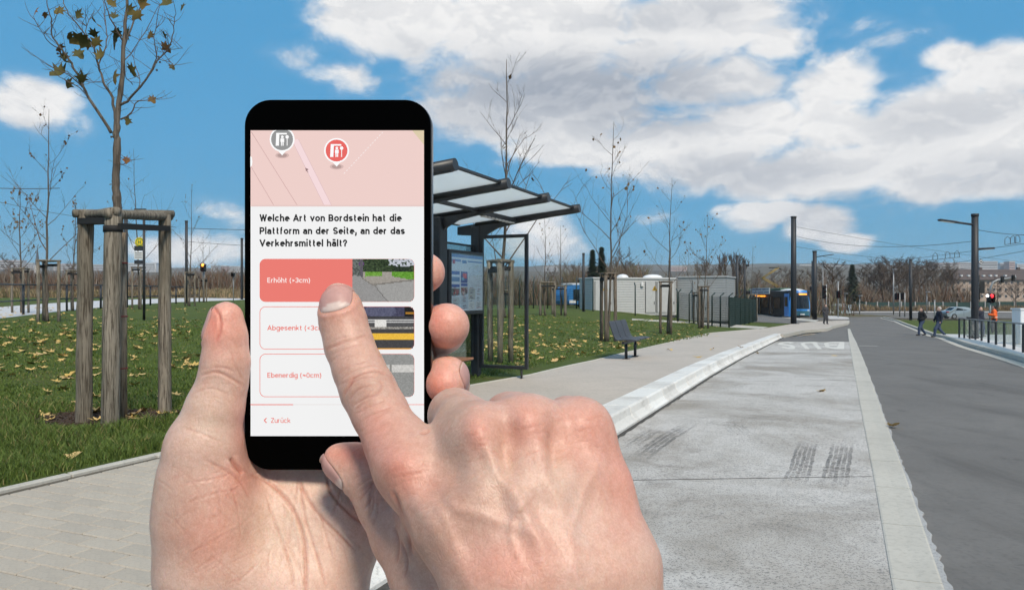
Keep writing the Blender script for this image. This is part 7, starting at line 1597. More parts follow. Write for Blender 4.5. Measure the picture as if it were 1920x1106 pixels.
def build_hand(name, body, fingers, bounds, h, label, creases=(), ridges=(), bumps=(), tones=(), nails=(), kbody=12.0, base=(0.66, 0.42, 0.325)):
    (x0, x1, y0, y1, d0, d1) = bounds
    lo = np.minimum(PM(x0, y1, d0), PM(x0, y1, d1)); hi = np.maximum(PM(x1, y0, d0), PM(x1, y0, d1))
    lo[1], hi[1] = D0 * 1000 + d0, D0 * 1000 + d1
    n = np.ceil((hi - lo) / h).astype(int) + 1
    G = np.meshgrid(*[(lo[i] + h * np.arange(n[i])).astype(np.float32) for i in range(3)], indexing='ij')
    B = None
    for ch in body:
        d = chain_sdf(G, ch[0], 5.0); B = d if B is None else smin(B, d, ch[1] if len(ch) > 1 else kbody)
    V = B
    for fch, kk in fingers:
        V = np.minimum(V, smin(B, chain_sdf(G, fch, 3.0, 12.0), kk))
    verts, quads = surface_nets(V, lo, h)
    me = bpy.data.meshes.new(name); me.from_pydata(verts.tolist(), [], quads.tolist()); me.update()
    o = bpy.data.objects.new(name, me); COL.objects.link(o)
    md = o.modifiers.new('s', 'SMOOTH'); md.iterations = 3; md.factor = 0.5
    md = o.modifiers.new('u', 'SUBSURF'); md.levels = 1
    dg = bpy.context.evaluated_depsgraph_get(); me2 = bpy.data.meshes.new_from_object(o.evaluated_get(dg))
    o.modifiers.clear(); o.data = me2; bpy.data.meshes.remove(me); me = me2; me.name = name
    nv = len(me.vertices); co = np.empty(nv * 3); me.vertices.foreach_get('co', co); co = co.reshape(-1, 3)
    no = np.empty(nv * 3); me.vertices.foreach_get('normal', no); no = no.reshape(-1, 3)
    px = CX + F * co[:, 0] / co[:, 1]; py = CY - F * co[:, 2] / co[:, 1]
    vd = co / np.linalg.norm(co, axis=1)[:, None]; facing = -(no * vd).sum(1)
    fw = np.clip(facing * 2.2 + 0.1, 0, 1)
    disp = np.zeros(nv)
    shade = np.zeros(nv)
    def near_pl(pl, m):
        xs_, ys_ = [p[0] for p in pl], [p[1] for p in pl]
        return np.nonzero((facing > -0.1) & (px > min(xs_) - m) & (px < max(xs_) + m) & (py > min(ys_) - m) & (py < max(ys_) + m))[0]
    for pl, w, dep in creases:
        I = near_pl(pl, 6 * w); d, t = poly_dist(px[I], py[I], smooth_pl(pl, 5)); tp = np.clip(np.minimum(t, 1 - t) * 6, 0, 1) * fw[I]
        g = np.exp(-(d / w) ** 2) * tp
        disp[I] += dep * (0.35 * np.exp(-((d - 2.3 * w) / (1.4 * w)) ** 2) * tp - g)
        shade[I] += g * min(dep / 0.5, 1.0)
    for pl, w, dep in ridges:
        I = near_pl(pl, 3.5 * w); d, t = poly_dist(px[I], py[I], smooth_pl(pl, 5)); tp = np.clip(np.minimum(t, 1 - t) * 4, 0, 1)
        disp[I] += dep * np.exp(-(d / w) ** 2) * tp * fw[I]
    for bx, by, rx, ry, dep in bumps:
        disp += dep * np.exp(-((px - bx) / rx) ** 2 - ((py - by) / ry) ** 2) * fw
    # nails: keep the smooth surface for them, press the bed into the skin
    bv = BVHTree.FromPolygons([tuple(v) for v in co], [tuple(p.vertices) for p in me.polygons])
    nail_objs = []
    for (cpx, cpy, cdz, ndir, tdir, hl, hw, lun) in nails:
        nd = Vector(ndir).normalized(); td = Vector(tdir); td = (td - nd * td.dot(nd)).normalized(); bd = nd.cross(td)
        C = Vector(PM(cpx, cpy, cdz)); na = np.array(nd); ta = np.array(td); ba = np.array(bd)
        rel = co - np.array(C); s = rel @ ta / hl; q = rel @ ba / hw; e = rel @ na
        rho = (np.abs(s) ** 2.6 + np.abs(q) ** 2.6) ** (1 / 2.6); near = (no @ na > -0.25) & (np.abs(e) < 14)
        disp += np.where(near, -0.55 * np.clip((1.06 - rho) / 0.16, 0, 1) + 0.38 * np.exp(-((rho - 1.22) / 0.14) ** 2) * np.clip(0.75 - s, 0, 1), 0)
        vs, fs, tone = [], [], []; NS, NQ = 15, 13
        for i in range(NS):
            for j in range(NQ):
                a, bq = -1 + 2 * i / (NS - 1), -1 + 2 * j / (NQ - 1)
                # square to rounded outline
                ss = a * math.sqrt(max(0, 1 - 0.42 * bq * bq)); qq = bq * math.sqrt(max(0, 1 - 0.30 * a * a))
                p = C + td * ss * hl + bd * qq * hw
                hit = bv.ray_cast(p + nd * 15, -nd, 40)
                if hit[0] is None: hit = (p - nd * (abs(qq) ** 2) * hw * 0.9, nd)
                r = max(abs(a), abs(bq)); lift = 0.12 - 0.45 * max(0, (r - 0.86) / 0.14) * (0.25 if a > 0.86 else 1)
                vs.append(hit[0] + nd * lift)
                t = np.array((0.47, 0.27, 0.24))
                if lun and ss < -0.80 + 0.30 * (1 - qq * qq): t = np.array((0.60, 0.47, 0.42))
                if ss > 0.93 - 0.04 * qq * qq: t = np.array((0.55, 0.42, 0.34))
                tone.append(t)
        for i in range(NS - 1):
            for j in range(NQ - 1):
                k = i * NQ + j; fs.append((k, k + 1, k + NQ + 1, k + NQ))
        nm = mesh_obj('fingernail', [v / 1000 for v in vs], fs, NAIL, o, smooth=True, local=True)
        ca = nm.data.color_attributes.new('nail_tone', 'FLOAT_COLOR', 'POINT')
        for i, t in enumerate(tone): ca.data[i].color = (*t, 1)
        sm = nm.modifiers.new('thick', 'SOLIDIFY'); sm.thickness = 0.00035; sm.offset = -1
        ss_ = nm.modifiers.new('sub', 'SUBSURF'); ss_.levels = 1; ss_.render_levels = 1
        nail_objs.append(nm)
    co = co + no * disp[:, None]
    me.vertices.foreach_set('co', (co / 1000).ravel())
    col = np.tile(np.array(base), (nv, 1))
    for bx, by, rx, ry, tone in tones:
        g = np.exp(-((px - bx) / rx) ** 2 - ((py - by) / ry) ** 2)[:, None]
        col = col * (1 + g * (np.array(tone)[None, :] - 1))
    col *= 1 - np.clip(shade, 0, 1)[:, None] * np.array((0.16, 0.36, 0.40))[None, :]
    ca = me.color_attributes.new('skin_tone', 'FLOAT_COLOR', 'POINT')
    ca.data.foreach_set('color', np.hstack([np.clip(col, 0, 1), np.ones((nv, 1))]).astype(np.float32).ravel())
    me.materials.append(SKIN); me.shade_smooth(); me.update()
    o.location = (0, 0, ZC)
    tag(o, label, 'hand')
    return o

PINK = (1.08, 0.86, 0.83); RED = (1.05, 0.76, 0.72); YEL = (1.02, 1.10, 1.08); PALE = (1.10, 1.14, 1.15); GREY = (0.90, 1.0, 1.02); BRN = (0.86, 0.84, 0.82)
left_body = [
    ([(560, 1000, 16, 70), (540, 1120, 12, 85), (500, 1330, 4, 105), (470, 1620, -6, 115)], 20),        # middle of the palm to the wrist
    ([(389, 950, -2, 86), (398, 1060, -2, 98), (420, 1220, 2, 112), (450, 1600, -6, 108)], 20),          # ball of the thumb
    ([(378, 850, -6, 58), (385, 960, -3, 82)], 10),
    ([(560, 850, 26, 55), (545, 960, 18, 72), (500, 1080, 10, 85)], 14),
    ([(640, 900, 24, 60), (640, 1000, 15, 72), (590, 1120, 8, 88), (540, 1300, 4, 95), (500, 1600, -6, 105)], 20),   # edge of the hand on the little finger's side
    ([(470, 800, 34, 46), (640, 830, 34, 50), (690, 930, 26, 50)], 12),
    ([(432, 872, 8, 30), (470, 880, 16, 34), (520, 880, 22, 40)], 10),        # web beside the thumb
]
left_fingers = [
    ([(424, 597, -4, 32), (423, 632, -4, 37.5), (423, 680, -4, 42), (417, 720, -4, 43.5), (403, 765, -5, 51), (386, 830, -5, 60), (381, 880, -4, 66)], 9),
    ([(520, 760, 34, 46), (690, 600, 42, 44), (770, 528, 30, 40), (798, 511, 14, 37)], 8),
    ([(570, 800, 36, 46), (760, 655, 44, 46), (828, 618, 26, 44), (838, 611, 6, 43)], 8),
    ([(620, 840, 34, 46), (780, 745, 42, 46), (836, 722, 24, 42), (838, 708, 6, 38), (834, 722, 2, 36)], 8),
    ([(670, 900, 30, 42), (790, 840, 36, 40), (826, 815, 22, 38), (826, 806, 10, 36)], 8),
]
palm_lines = [
    ([(468, 892), (505, 905), (540, 940), (562, 985), (572, 1040), (574, 1106), (572, 1160)], 3.0, 0.55),
    ([(556, 892), (575, 930), (600, 965), (640, 1005), (668, 1035)], 2.6, 0.5),
    ([(612, 886), (620, 920), (648, 955), (685, 985), (715, 1005)], 2.8, 0.5),
    ([(565, 890), (566, 940), (580, 1000), (600, 1060), (612, 1106)], 2.2, 0.38),
    ([(600, 950), (610, 1000), (625, 1050)], 2.0, 0.25), ([(560, 890), (548, 960), (538, 1030)], 2.0, 0.22),
    ([(640, 890), (636, 930), (622, 970)], 2.0, 0.25), ([(660, 900), (690, 950), (712, 985)], 2.0, 0.25),
    ([(500, 930), (520, 990), (545, 1060), (550, 1106)], 2.0, 0.3), ([(532, 1010), (560, 1060), (570, 1100)], 1.8, 0.2),
    ([(374, 706), (400, 697), (428, 706), (458, 726)], 2.4, 0.35), ([(378, 694), (410, 688), (440, 696)], 2.0, 0.2),
    ([(360, 738), (395, 728), (430, 740)], 2.0, 0.10), ([(340, 800), (375, 812), (420, 830)], 2.0, 0.14),
    ([(432, 655), (441, 685), (455, 712)], 1.8, 0.18), ([(380, 860), (420, 880), (450, 905), (470, 940)], 2.2, 0.3), ([(345, 905), (385, 900), (430, 890)], 2.0, 0.2),
    ([(340, 945), (400, 925), (452, 915)], 2.0, 0.16), ([(400, 905), (412, 950), (410, 990)], 2.0, 0.14), ([(430, 905), (445, 960), (450, 1010)], 2.0, 0.16),
    ([(432, 858), (440, 872), (455, 888)], 3.5, 0.9), ([(397, 570), (411, 592), (413, 620), (404, 642)], 2.6, 0.45),
]
rr = random.Random(3)
for i in range(46):
    x, y = rr.uniform(310, 470), rr.uniform(880, 1090); a = rr.choice((-0.55, 0.75)) + rr.uniform(-.2, .2); l = rr.uniform(18, 48)
    palm_lines.append(([(x - l * math.cos(a), y - l * math.sin(a)), (x, y + rr.uniform(-3, 3)), (x + l * math.cos(a), y + l * math.sin(a))], 1.6, rr.uniform(0.06, 0.15)))
for i in range(30):
    x, y = rr.uniform(480, 700), rr.uniform(900, 1100); a = rr.uniform(0.7, 1.9); l = rr.uniform(15, 40)
    palm_lines.append(([(x - l * math.cos(a), y - l * math.sin(a)), (x, y + rr.uniform(-3, 3)), (x + l * math.cos(a), y + l * math.sin(a))], 1.6, rr.uniform(0.06, 0.14)))
for i in range(14):
    y = 730 + i * 9 + rr.uniform(-3, 3); x = 400 - i * 2.2
    palm_lines.append(([(x - 40, y + rr.uniform(-4, 8)), (x, y - 3), (x + 34, y + rr.uniform(0, 10))], 1.6, rr.uniform(0.02, 0.05)))
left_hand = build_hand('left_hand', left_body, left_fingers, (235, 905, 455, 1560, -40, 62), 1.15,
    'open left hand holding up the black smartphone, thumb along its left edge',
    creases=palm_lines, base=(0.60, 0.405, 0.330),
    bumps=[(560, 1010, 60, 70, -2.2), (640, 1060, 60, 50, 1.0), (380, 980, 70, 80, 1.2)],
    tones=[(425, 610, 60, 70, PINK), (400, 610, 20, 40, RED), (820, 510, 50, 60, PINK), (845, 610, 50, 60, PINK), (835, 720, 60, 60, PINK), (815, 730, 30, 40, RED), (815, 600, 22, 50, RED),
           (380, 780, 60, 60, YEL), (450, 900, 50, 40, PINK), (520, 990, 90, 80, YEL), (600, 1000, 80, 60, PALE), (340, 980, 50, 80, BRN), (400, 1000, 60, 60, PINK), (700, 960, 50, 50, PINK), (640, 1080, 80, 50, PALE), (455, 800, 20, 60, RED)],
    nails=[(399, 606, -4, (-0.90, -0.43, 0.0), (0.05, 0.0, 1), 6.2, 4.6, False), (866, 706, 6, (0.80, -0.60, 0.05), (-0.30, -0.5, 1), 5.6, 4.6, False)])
right_body = [
    ([(768, 875, -44, 56), (850, 985, -58, 72), (940, 1110, -62, 96), (1040, 1300, -60, 105), (1150, 1600, -60, 110)], 14),   # second metacarpal
    ([(898, 822, -50, 50), (930, 930, -58, 66), (985, 1080, -64, 92), (1060, 1300, -60, 110), (1150, 1600, -60, 110)], 14),
    ([(990, 802, -46, 50), (1030, 920, -54, 64), (1070, 1080, -60, 90), (1100, 1300, -58, 110), (1180, 1600, -60, 110)], 14),
    ([(1088, 806, -38, 50), (1120, 920, -44, 62), (1150, 1060, -50, 84), (1160, 1300, -54, 105), (1210, 1600, -58, 110)], 14),
    ([(800, 880, -34, 44), (900, 880, -40, 50), (1000, 870, -38, 50), (1085, 880, -32, 50)], 14),
    ([(820, 1000, -38, 60), (930, 1000, -42, 70), (1080, 1000, -40, 74)], 14),
]
right_fingers = [
    ([(637, 573, -8.2, 38), (643, 602, -9.5, 42), (655, 648, -12, 43.5), (673, 693, -17, 46), (691, 733, -22, 50), (712, 773, -27, 50.5), (738, 822, -34, 54), (768, 875, -43, 56)], 9),
    ([(898, 822, -50, 50), (872, 792, -34, 50), (853, 778, -14, 48), (856, 800, -2, 45), (890, 880, -2, 42)], 9),
    ([(990, 802, -46, 50), (968, 788, -30, 50), (955, 784, -12, 47), (960, 820, -2, 43), (985, 900, -4, 40)], 9),
    ([(1088, 806, -38, 50), (1074, 794, -24, 47), (1064, 788, -10, 43), (1064, 820, -2, 38), (1075, 890, -4, 36)], 9),
    ([(638, 864, -12, 34), (666, 874, -13, 42), (700, 904, -16, 47), (722, 945, -20, 50), (754, 1005, -26, 56), (802, 1080, -36, 68), (900, 1200, -46, 90)], 9),
]
rk = random.Random(5)
wr = [  # wrinkles over the joints of the pointing finger
    ([(612, 655), (640, 643), (668, 634), (690, 628)], 2.2, 0.30), ([(616, 645), (640, 634), (664, 628)], 1.9, 0.18), ([(618, 667), (642, 656), (672, 644)], 1.9, 0.16),
    ([(652, 722), (668, 706), (690, 697), (712, 697), (726, 706)], 2.4, 0.34), ([(650, 735), (662, 718), (684, 708), (706, 706)], 2.2, 0.3), ([(655, 750), (668, 734), (690, 724), (708, 722)], 2.2, 0.3),
    ([(662, 760), (684, 748), (704, 740), (716, 726), (710, 712)], 2.2, 0.3), ([(640, 712), (662, 696), (690, 686), (716, 688)], 2.0, 0.18), ([(668, 776), (694, 762), (722, 750)], 2.0, 0.2),
    ([(634, 702), (656, 686), (686, 677)], 1.9, 0.13), ([(676, 790), (704, 774), (736, 762)], 1.9, 0.14), ([(645, 744), (652, 728), (664, 714)], 2.0, 0.24), ([(724, 700), (736, 716), (742, 736)], 2.0, 0.16),
    # thumb joint
    ([(674, 925), (684, 915), (698, 906), (694, 930), (692, 965)], 2.4, 0.4), ([(672, 938), (690, 918), (703, 900)], 2.2, 0.36), ([(682, 955), (698, 930), (704, 908)], 2.2, 0.36),
    ([(690, 972), (700, 950), (702, 925)], 2.2, 0.32), ([(668, 915), (684, 902), (700, 894)], 2.0, 0.24), ([(700, 985), (708, 960), (708, 930)], 2.0, 0.2), ([(658, 900), (676, 890), (690, 885)], 1.9, 0.15),
    # the folds where the thumb's side meets the hand
    ([(770, 1045), (765, 1000), (752, 960), (735, 915)], 4.0, 0.6), ([(742, 1060), (748, 1020), (738, 985)], 3.0, 0.4), ([(758, 1085), (764, 1050), (752, 1010)], 2.6, 0.4),
    ([(785, 812), (798, 812), (806, 806)], 2.6, 0.4),
]
for i in range(26):
    t = rk.random(); x0 = 640 + 90 * t; y0 = 640 + 210 * t; a = rk.uniform(-0.6, -0.3); l = rk.uniform(12, 26); ox = rk.uniform(-24, 24)
    wr.append(([(x0 + ox - l * math.cos(a), y0 - l * math.sin(a)), (x0 + ox, y0 - 2), (x0 + ox + l * math.cos(a), y0 + l * math.sin(a))], 1.6, rk.uniform(0.05, 0.12)))
for (kx, ky) in ((900, 800), (985, 785), (1095, 790), (760, 880)):
    for i in range(15):
        x, y = kx + rk.uniform(-45, 45), ky + rk.uniform(-10, 75); l = rk.uniform(10, 28); a = rk.uniform(-0.5, 0.1)
        wr.append(([(x - l * math.cos(a), y - l * math.sin(a)), (x, y + rk.uniform(-2, 2)), (x + l * math.cos(a), y + l * math.sin(a))], 1.7, rk.uniform(0.05, 0.12)))
for i in range(90):
    x, y = rk.uniform(770, 1210), rk.uniform(850, 1100); l = rk.uniform(10, 26); a = rk.uniform(-0.75, 0.2)
    wr.append(([(x - l * math.cos(a), y - l * math.sin(a)), (x, y + rk.uniform(-2, 2)), (x + l * math.cos(a), y + l * math.sin(a))], 1.6, rk.uniform(0.03, 0.08)))
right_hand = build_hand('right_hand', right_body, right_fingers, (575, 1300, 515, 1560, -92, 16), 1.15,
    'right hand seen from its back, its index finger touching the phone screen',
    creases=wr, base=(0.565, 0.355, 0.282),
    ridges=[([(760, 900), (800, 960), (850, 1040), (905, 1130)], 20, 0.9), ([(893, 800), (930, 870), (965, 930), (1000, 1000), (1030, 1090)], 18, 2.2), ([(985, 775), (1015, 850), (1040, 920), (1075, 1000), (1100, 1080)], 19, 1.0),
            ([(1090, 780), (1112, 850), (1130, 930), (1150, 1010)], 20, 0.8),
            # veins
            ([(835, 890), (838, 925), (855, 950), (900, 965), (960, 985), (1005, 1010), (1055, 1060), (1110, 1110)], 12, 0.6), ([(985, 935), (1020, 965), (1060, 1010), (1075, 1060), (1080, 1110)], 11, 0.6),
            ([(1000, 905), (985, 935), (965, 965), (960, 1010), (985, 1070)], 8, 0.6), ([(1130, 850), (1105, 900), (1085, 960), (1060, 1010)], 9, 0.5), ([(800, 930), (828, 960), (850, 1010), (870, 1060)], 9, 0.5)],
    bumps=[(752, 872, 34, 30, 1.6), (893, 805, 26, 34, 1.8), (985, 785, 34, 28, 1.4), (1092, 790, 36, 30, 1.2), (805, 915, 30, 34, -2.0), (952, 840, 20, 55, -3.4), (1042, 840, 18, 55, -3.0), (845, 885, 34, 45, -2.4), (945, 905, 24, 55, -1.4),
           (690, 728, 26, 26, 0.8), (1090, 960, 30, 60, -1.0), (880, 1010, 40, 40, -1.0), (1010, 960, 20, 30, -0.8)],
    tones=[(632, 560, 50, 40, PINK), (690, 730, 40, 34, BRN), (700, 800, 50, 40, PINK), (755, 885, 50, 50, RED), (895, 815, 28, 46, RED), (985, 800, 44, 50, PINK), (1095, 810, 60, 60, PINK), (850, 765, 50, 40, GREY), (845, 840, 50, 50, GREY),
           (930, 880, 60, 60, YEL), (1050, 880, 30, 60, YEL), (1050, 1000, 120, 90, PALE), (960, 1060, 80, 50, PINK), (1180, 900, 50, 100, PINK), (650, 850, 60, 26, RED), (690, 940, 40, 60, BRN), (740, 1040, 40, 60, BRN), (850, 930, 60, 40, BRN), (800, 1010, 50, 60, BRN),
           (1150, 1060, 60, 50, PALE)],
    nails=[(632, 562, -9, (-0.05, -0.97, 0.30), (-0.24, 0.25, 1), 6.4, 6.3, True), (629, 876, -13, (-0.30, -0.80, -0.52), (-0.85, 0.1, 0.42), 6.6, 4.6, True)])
# ------------------------------------------------------------------ phone
PXM = D0 / F
def pp(px, py, lift=0.0): return ((px - CX) * PXM, D0 - lift, ZC + (CY - py) * PXM)
def rrect(x0, y0, x1, y1, r, n=8):
    out = []
    for (cx, cy, a0) in ((x1 - r, y0 + r, -90), (x1 - r, y1 - r, 0), (x0 + r, y1 - r, 90), (x0 + r, y0 + r, 180)):
        for k in range(n + 1):
            a = R(a0 + 90 * k / n); out.append((cx + r * math.cos(a), cy + r * math.sin(a)))
    return out
M_PHONE = mat('phone_case', (0.09, 0.07, 0.06), 0.28, 0.9)
M_GLASS = mat('phone_glass', (0.001, 0.001, 0.001), 0.25, 0.0, spec=0.01)
phone = empty('smartphone', pp(633, 882), 'black smartphone with a lit survey screen held between both hands', 'smartphone')
bm = bmesh.new()
rings = []
for (grow, dep) in ((-2.2, 0.00025), (-0.6, 0.0007), (0.4, 0.0020), (0.4, 0.0058), (-1.0, 0.0070), (-4, 0.0076)):
    rings.append([bm.verts.new(pp(x, y, -dep)) for x, y in rrect(457 - grow, 186 - grow, 809 + grow, 882 + grow, 50 + grow, 10)])
for a, b in zip(rings, rings[1:]):
    n = len(a)
    for i in range(n): bm.faces.new((a[i], a[(i + 1) % n], b[(i + 1) % n], b[i])).smooth = True
bm.faces.new(rings[-1]); bm.faces.new(rings[0][::-1]); fixn(bm)
bm_obj('body', bm, M_PHONE, phone)
bm = bmesh.new()
a = [bm.verts.new(pp(x, y, 0.0)) for x, y in rrect(459, 188, 807, 880, 48, 10)]; b = [bm.verts.new(pp(x, y, -0.0006)) for x, y in rrect(458.2, 187.2, 807.8, 880.8, 48.5, 10)]
bm.faces.new(a); n = len(a)
for i in range(n): bm.faces.new((a[i], b[i], b[(i + 1) % n], a[(i + 1) % n]))
fixn(bm); bm_obj('front_glass', bm, M_GLASS, phone)
for (x, y0, y1) in ((456.2, 300, 340), (456.2, 360, 400)):
    bm = bmesh.new(); box(bm, Vector(pp(x, (y0 + y1) / 2, -0.0038)), (0.0006, 0.0022, (y1 - y0) * PXM), bev=0.0002); bm_obj('volume_button', bm, M_PHONE, phone)

def screen_mat():
    M = bpy.data.materials.new('lit_screen'); M.use_nodes = True; nt = M.node_tree; b = nt.nodes['Principled BSDF']
    a = nt.nodes.new('ShaderNodeAttribute'); a.attribute_name = 'print'; b.inputs['Base Color'].default_value = (0.01, 0.01, 0.01, 1); b.inputs['Roughness'].default_value = 0.2; b.inputs['Specular IOR Level'].default_value = 0.1
    nt.links.new(a.outputs['Color'], b.inputs['Emission Color']); b.inputs['Emission Strength'].default_value = 0.97; return M
M_SCREEN = screen_mat()
def paint_obj(name, polys, parent, M, to3):
    """flat print: list of (polygon in px, sRGB colour, layer) as coloured faces"""
    vs, fs, cs = [], [], []
    for poly, c, lay in polys:
        k = len(vs); vs += [to3(x, y, lay) for x, y in poly]; fs.append(tuple(range(k, k + len(poly)))); cs.append(srgb(*c))
    o = mesh_obj(name, vs, fs, M, parent)
    ca = o.data.color_attributes.new('print', 'FLOAT_COLOR', 'CORNER')
    for p in o.data.polygons:
        for li in p.loop_indices: ca.data[li].color = (*cs[p.index], 1)
    return o
LAY = 0.00004
sp3 = lambda x, y, lay: pp(x, y, 0.0001 + lay * LAY)
rect = lambda x0, y0, x1, y1: [(x0, y0), (x1, y0), (x1, y1), (x0, y1)]
SAL, WHT, MAPC = (237, 124, 114), (244, 244, 244), (240, 209, 203)
display = paint_obj('display', [(rect(470, 245, 795, 817), WHT, 0)], phone, M_SCREEN, sp3)
pol = [(rect(470, 245, 795, 387.5), MAPC, 1), ([(773, 245), (795, 245), (795, 272)], (222, 205, 172), 2)]
def line(x0, y0, x1, y1, w, c, lay):
    dx, dy = x1 - x0, y1 - y0; l = math.hypot(dx, dy); nx, ny = -dy / l * w / 2, dx / l * w / 2
    return ([(x0 + nx, y0 + ny), (x1 + nx, y1 + ny), (x1 - nx, y1 - ny), (x0 - nx, y0 - ny)], c, lay)
pol += [line(471, 247, 559, 387.5, 1.3, (214, 178, 174), 2), line(471, 313, 515, 387.5, 1.3, (214, 178, 174), 2)]
pol += [([(547, 262), (560, 262), (623, 387.5), (609, 387.5)], (247, 220, 222), 2), line(547, 262, 609, 387.5, 0.9, (222, 190, 192), 3), line(560, 262, 623, 387.5, 0.9, (222, 190, 192), 3)]
for k in range(17):
    t0, t1 = k / 17, (k + 0.55) / 17; pol.append(line(645 + 75 * t0, 326 - 80 * t0, 645 + 75 * t1, 326 - 80 * t1, 1.3, (250, 238, 236), 2))
pol += [line(573, 316, 578, 324, 1.2, (150, 120, 120), 4), ([(573, 315), (579, 318), (574, 322)], (150, 120, 120), 5)]
pol += [(rect(470, 384.5, 795, 387.5), (232, 203, 198), 3)]
paint_obj('map', pol, display, M_SCREEN, sp3)
def disc(cx, cy, r, n=24, sy=1.0): return [(cx + r * math.cos(2 * math.pi * k / n), cy + r * sy * math.sin(2 * math.pi * k / n)) for k in range(n)]
def clip_top(poly, y0): return [(x, max(y, y0)) for x, y in poly]
def pin(cx, cy, col):
    q = [(disc(cx, cy + 30, 13, 20, 0.42), (214, 184, 179), 4), (disc(cx, cy + 30, 9, 20, 0.42), (182, 155, 151), 5), (disc(cx, cy, 23.5), (255, 255, 255), 6), ([(cx - 9, cy + 20), (cx + 9, cy + 20), (cx, cy + 30)], (255, 255, 255), 6), (disc(cx, cy, 20.5), col, 7)]
    w = (255, 255, 255)
    q += [([(cx - 11, cy - 9), (cx - 5, cy - 9), (cx - 6, cy + 12), (cx - 12, cy + 12)], w, 8), (rect(cx - 11, cy - 12, cx + 9, cy - 9), w, 8), (disc(cx + 0.5, cy - 4.5, 2.6, 12), w, 8),
          (rect(cx - 3, cy - 1.5, cx + 4, cy + 5), w, 8), (rect(cx - 2, cy + 5, cx + 0.1, cy + 12), w, 8), (rect(cx + 1, cy + 5, cx + 3, cy + 12), w, 8), (disc(cx + 9.5, cy - 4.5, 3.3, 12), w, 8), (rect(cx + 8.8, cy - 3, cx + 10.2, cy + 12), w, 8)]
    return q
paint_obj('map_pin', pin(631.5, 283, (234, 104, 98)), display, M_SCREEN, sp3)
paint_obj('map_pin', [(clip_top(p, 245), c, l) for p, c, l in pin(529.5, 262, (150, 150, 150))], display, M_SCREEN, sp3)
paint_obj('map_pin', [([(470, 293), (473, 296), (474, 304), (473, 311), (470, 314)], (255, 255, 255), 6)], display, M_SCREEN, sp3)
def stext(s, x, y, h, col, th, w, lay=9):
    """a line of lettering: baseline at x, y, capitals h px high, w px wide"""
    q, wid = stroke_text(s, th); k = w / wid; jj = 0
    return paint_obj('lettering', [([(x + a * k, y - b * h) for a, b in p], col, lay + 0.02 * (i % 7)) for i, p in enumerate(q)], display, M_SCREEN, sp3)
DK = (33, 33, 33)
stext('Welche Art von Bordstein hat die', 487.5, 415.5, 13.2, DK, 0.225, 266)
stext('Plattform an der Seite, an der das', 487.5, 439.5, 13.2, DK, 0.225, 272)
stext('Verkehrsmittel hält?', 487.5, 462.5, 13.2, DK, 0.225, 164)
for (y0, y1) in ((485.5, 566), (574.5, 655), (663, 744)):
    sel = y0 < 500
    q = [(rrect(487, y0, 777, y1, 11, 6), SAL, 1)]
    if not sel: q.append((rrect(488.2, y0 + 1.2, 775.8, y1 - 1.2, 10, 6), WHT, 2))
    paint_obj('answer_card', q, display, M_SCREEN, sp3)
stext('Erhöht (>3cm)', 502, 530, 9.2, (255, 236, 232), 0.16, 80)
stext('Abgesenkt (<3cm)', 502, 619, 9.2, SAL, 0.16, 110)
stext('Ebenerdig (≈0cm)', 502, 707.5, 9.2, SAL, 0.16, 101)
stext('Zurück', 508.5, 792, 9.2, SAL, 0.14, 37)
paint_obj('back_arrow', [line(500.5, 783, 496, 787.5, 1.9, SAL, 9), line(496, 787.2, 500.5, 792, 1.9, SAL, 9)], display, M_SCREEN, sp3)
paint_obj('progress_bar', [(rect(470, 757.5, 795, 758.6), (232, 224, 222), 3), (rect(470, 757.2, 550, 759), SAL, 4), (rect(758, 757.2, 795, 758.8), (246, 170, 164), 4)], display, M_SCREEN, sp3)
# the three small pictures, printed as coloured facets
def picture(x0, y0, x1, y1, fn, nx=58, ny=40):
    q = []; rng = random.Random(11)
    for j in range(ny):
        for i in range(nx):
            a0, a1, b0, b1 = i / nx, (i + 1) / nx, j / ny, (j + 1) / ny
            X0, X1, Y0, Y1 = x0 + (x1 - x0) * a0, x0 + (x1 - x0) * a1, y0 + (y1 - y0) * b0, y0 + (y1 - y0) * b1
            r = 10   # rounded right-hand corners
            cx, cy = (X0 + X1) / 2, (Y0 + Y1) / 2
            if cx > x1 - r and (cy < y0 + r or cy > y1 - r):
                yy = y0 + r if cy < y0 + r else y1 - r
                if math.hypot(cx - x1 + r, cy - yy) > r: continue
            q.append((rect(X0, Y0, X1, Y1), fn((a0 + a1) / 2, (b0 + b1) / 2, rng), 4))
    return q
cl = lambda c: tuple(max(0, min(255, int(v))) for v in c)
def jit(c, rng, s): k = rng.uniform(-s, s); return cl((c[0] + k, c[1] + k, c[2] + k))
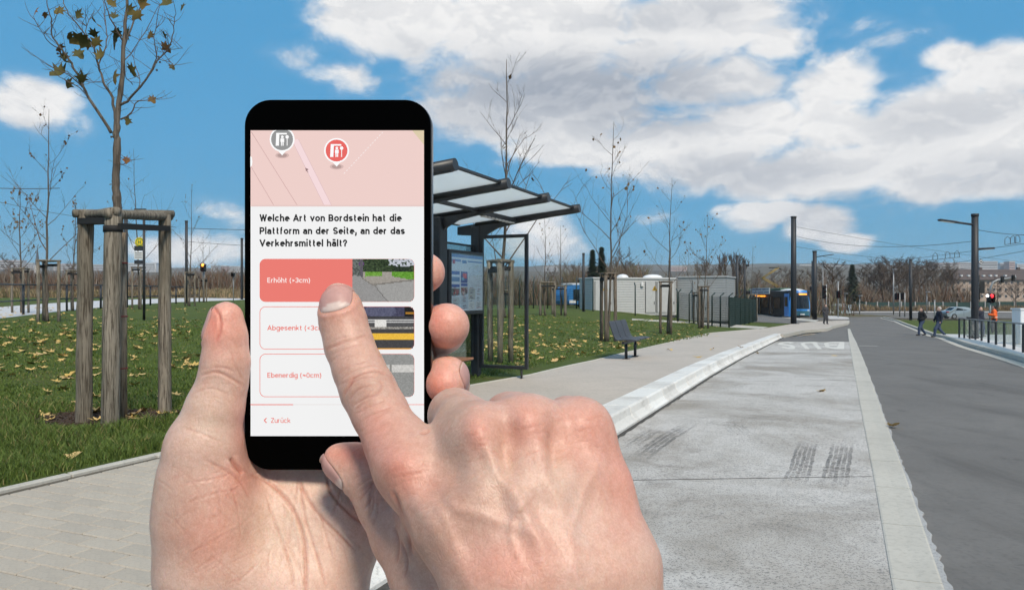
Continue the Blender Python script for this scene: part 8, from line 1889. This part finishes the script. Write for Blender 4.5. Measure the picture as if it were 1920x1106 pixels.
def pic1(u, v, g):
    n = noise.noise((u * 9, v * 9, 1)); n2 = noise.noise((u * 26, v * 26, 4))
    if v < 0.16 + 0.05 * n and u > 0.58: 
        return jit((190, 195, 205), g, 18) if (n2 < 0.15) else jit((45, 62, 38), g, 18)
    if v < 0.40 + 0.04 * n:
        if 0.12 < u < 0.17: return jit((92, 88, 96), g, 10)
        if math.hypot((u - 0.145) * 1.4, v - 0.11) < 0.06: return jit((92, 62, 110), g, 10)
        if u > 0.68 and math.hypot((u - 0.80) / 1.3, v - 0.18) < 0.12: return jit((30, 44, 28), g, 16)
        if u < 0.16: return jit((90, 96, 92), g, 30)
        if v > 0.30 and 0.2 < u < 0.48: return jit((110, 158, 60), g, 18)
        if v > 0.30 and u > 0.64: return jit((96, 150, 46), g, 18)
        if v > 0.31: return jit((160, 154, 146), g, 10)
        return jit((46 + 40 * n2, 62 + 44 * n2, 36 + 30 * n2), g, 16)
    e = 0.44 + 0.17 * min(1, (u - 0.15) / 0.18) if u < 0.33 else 0.61 - 0.12 * (u - 0.33) / 0.67
    if u > 0.15 and v < e - 0.02:
        if u > 0.70 and v < 0.42 + 0.25 * (u - 0.7): return jit((98, 152, 50), g, 16)
        return jit((158, 152, 144), g, 8)
    if u > 0.15 and v < e + 0.015: return jit((126, 122, 116), g, 8)
    if abs(v - (0.62 + (u - 0.36) * 1.75)) < 0.015: return (112, 110, 108)
    return jit((148, 147, 146) if v > 0.62 + (u - 0.36) * 1.75 else (158, 157, 155), g, 7)
def pic2(u, v, g):
    if v < 0.22:
        if u > 0.84: return jit((22, 20, 22), g, 8) if not (0.12 < v < 0.18 and u > 0.87) else (170, 120, 40)
        return jit((66, 66, 90) if math.hypot((u - 0.45) / 1.6, v - 0.1) > 0.16 else (88, 90, 114), g, 12)
    if v < 0.27: return jit((60, 60, 64), g, 8)
    if 0.31 < v < 0.47 and 0.36 < u < 0.56: return jit((226, 224, 220), g, 10)
    if 0.31 < v < 0.37 and abs(v - 0.34) > 0.012: return jit((202, 202, 202), g, 10)
    if 0.48 < v < 0.52: return jit((150, 146, 140), g, 36)
    if 0.63 < v < 0.77: return jit((236, 188, 66), g, 8)
    if v > 0.965 and u > 0.3: return (236, 176, 70)
    return jit((66, 66, 68) if v > 0.52 else (78, 78, 80), g, 7)
def pic3(u, v, g):
    if 0.25 < v < 0.43:
        return jit((204, 202, 198), g, 12) if abs(u - 0.62) > 0.012 else (140, 138, 134)
    return jit((146, 147, 145), g, 9)
for (y0, y1, fn, x0) in ((485.8, 565.6, pic1, 661), (575, 654.6, pic2, 661), (663.6, 743.4, pic3, 661)):
    paint_obj('preview_picture', picture(x0, y0, 776.5, y1, fn), display, M_SCREEN, sp3)
# ================================================================== the air
M_HAZE = bpy.data.materials.new('haze'); M_HAZE.use_nodes = True; nt = M_HAZE.node_tree; nt.nodes.remove(nt.nodes['Principled BSDF'])
pv = nt.nodes.new('ShaderNodeVolumePrincipled'); pv.inputs['Color'].default_value = (.80, .89, 1.0, 1); pv.inputs['Density'].default_value = 0.00016; pv.inputs['Anisotropy'].default_value = 0.0
nt.links.new(pv.outputs[0], nt.nodes['Material Output'].inputs['Volume'])
bm = bmesh.new(); box(bm, (0, 2400, 65), (8400, 5200, 142)); hz = stuff(bm_obj('haze', bm, M_HAZE))
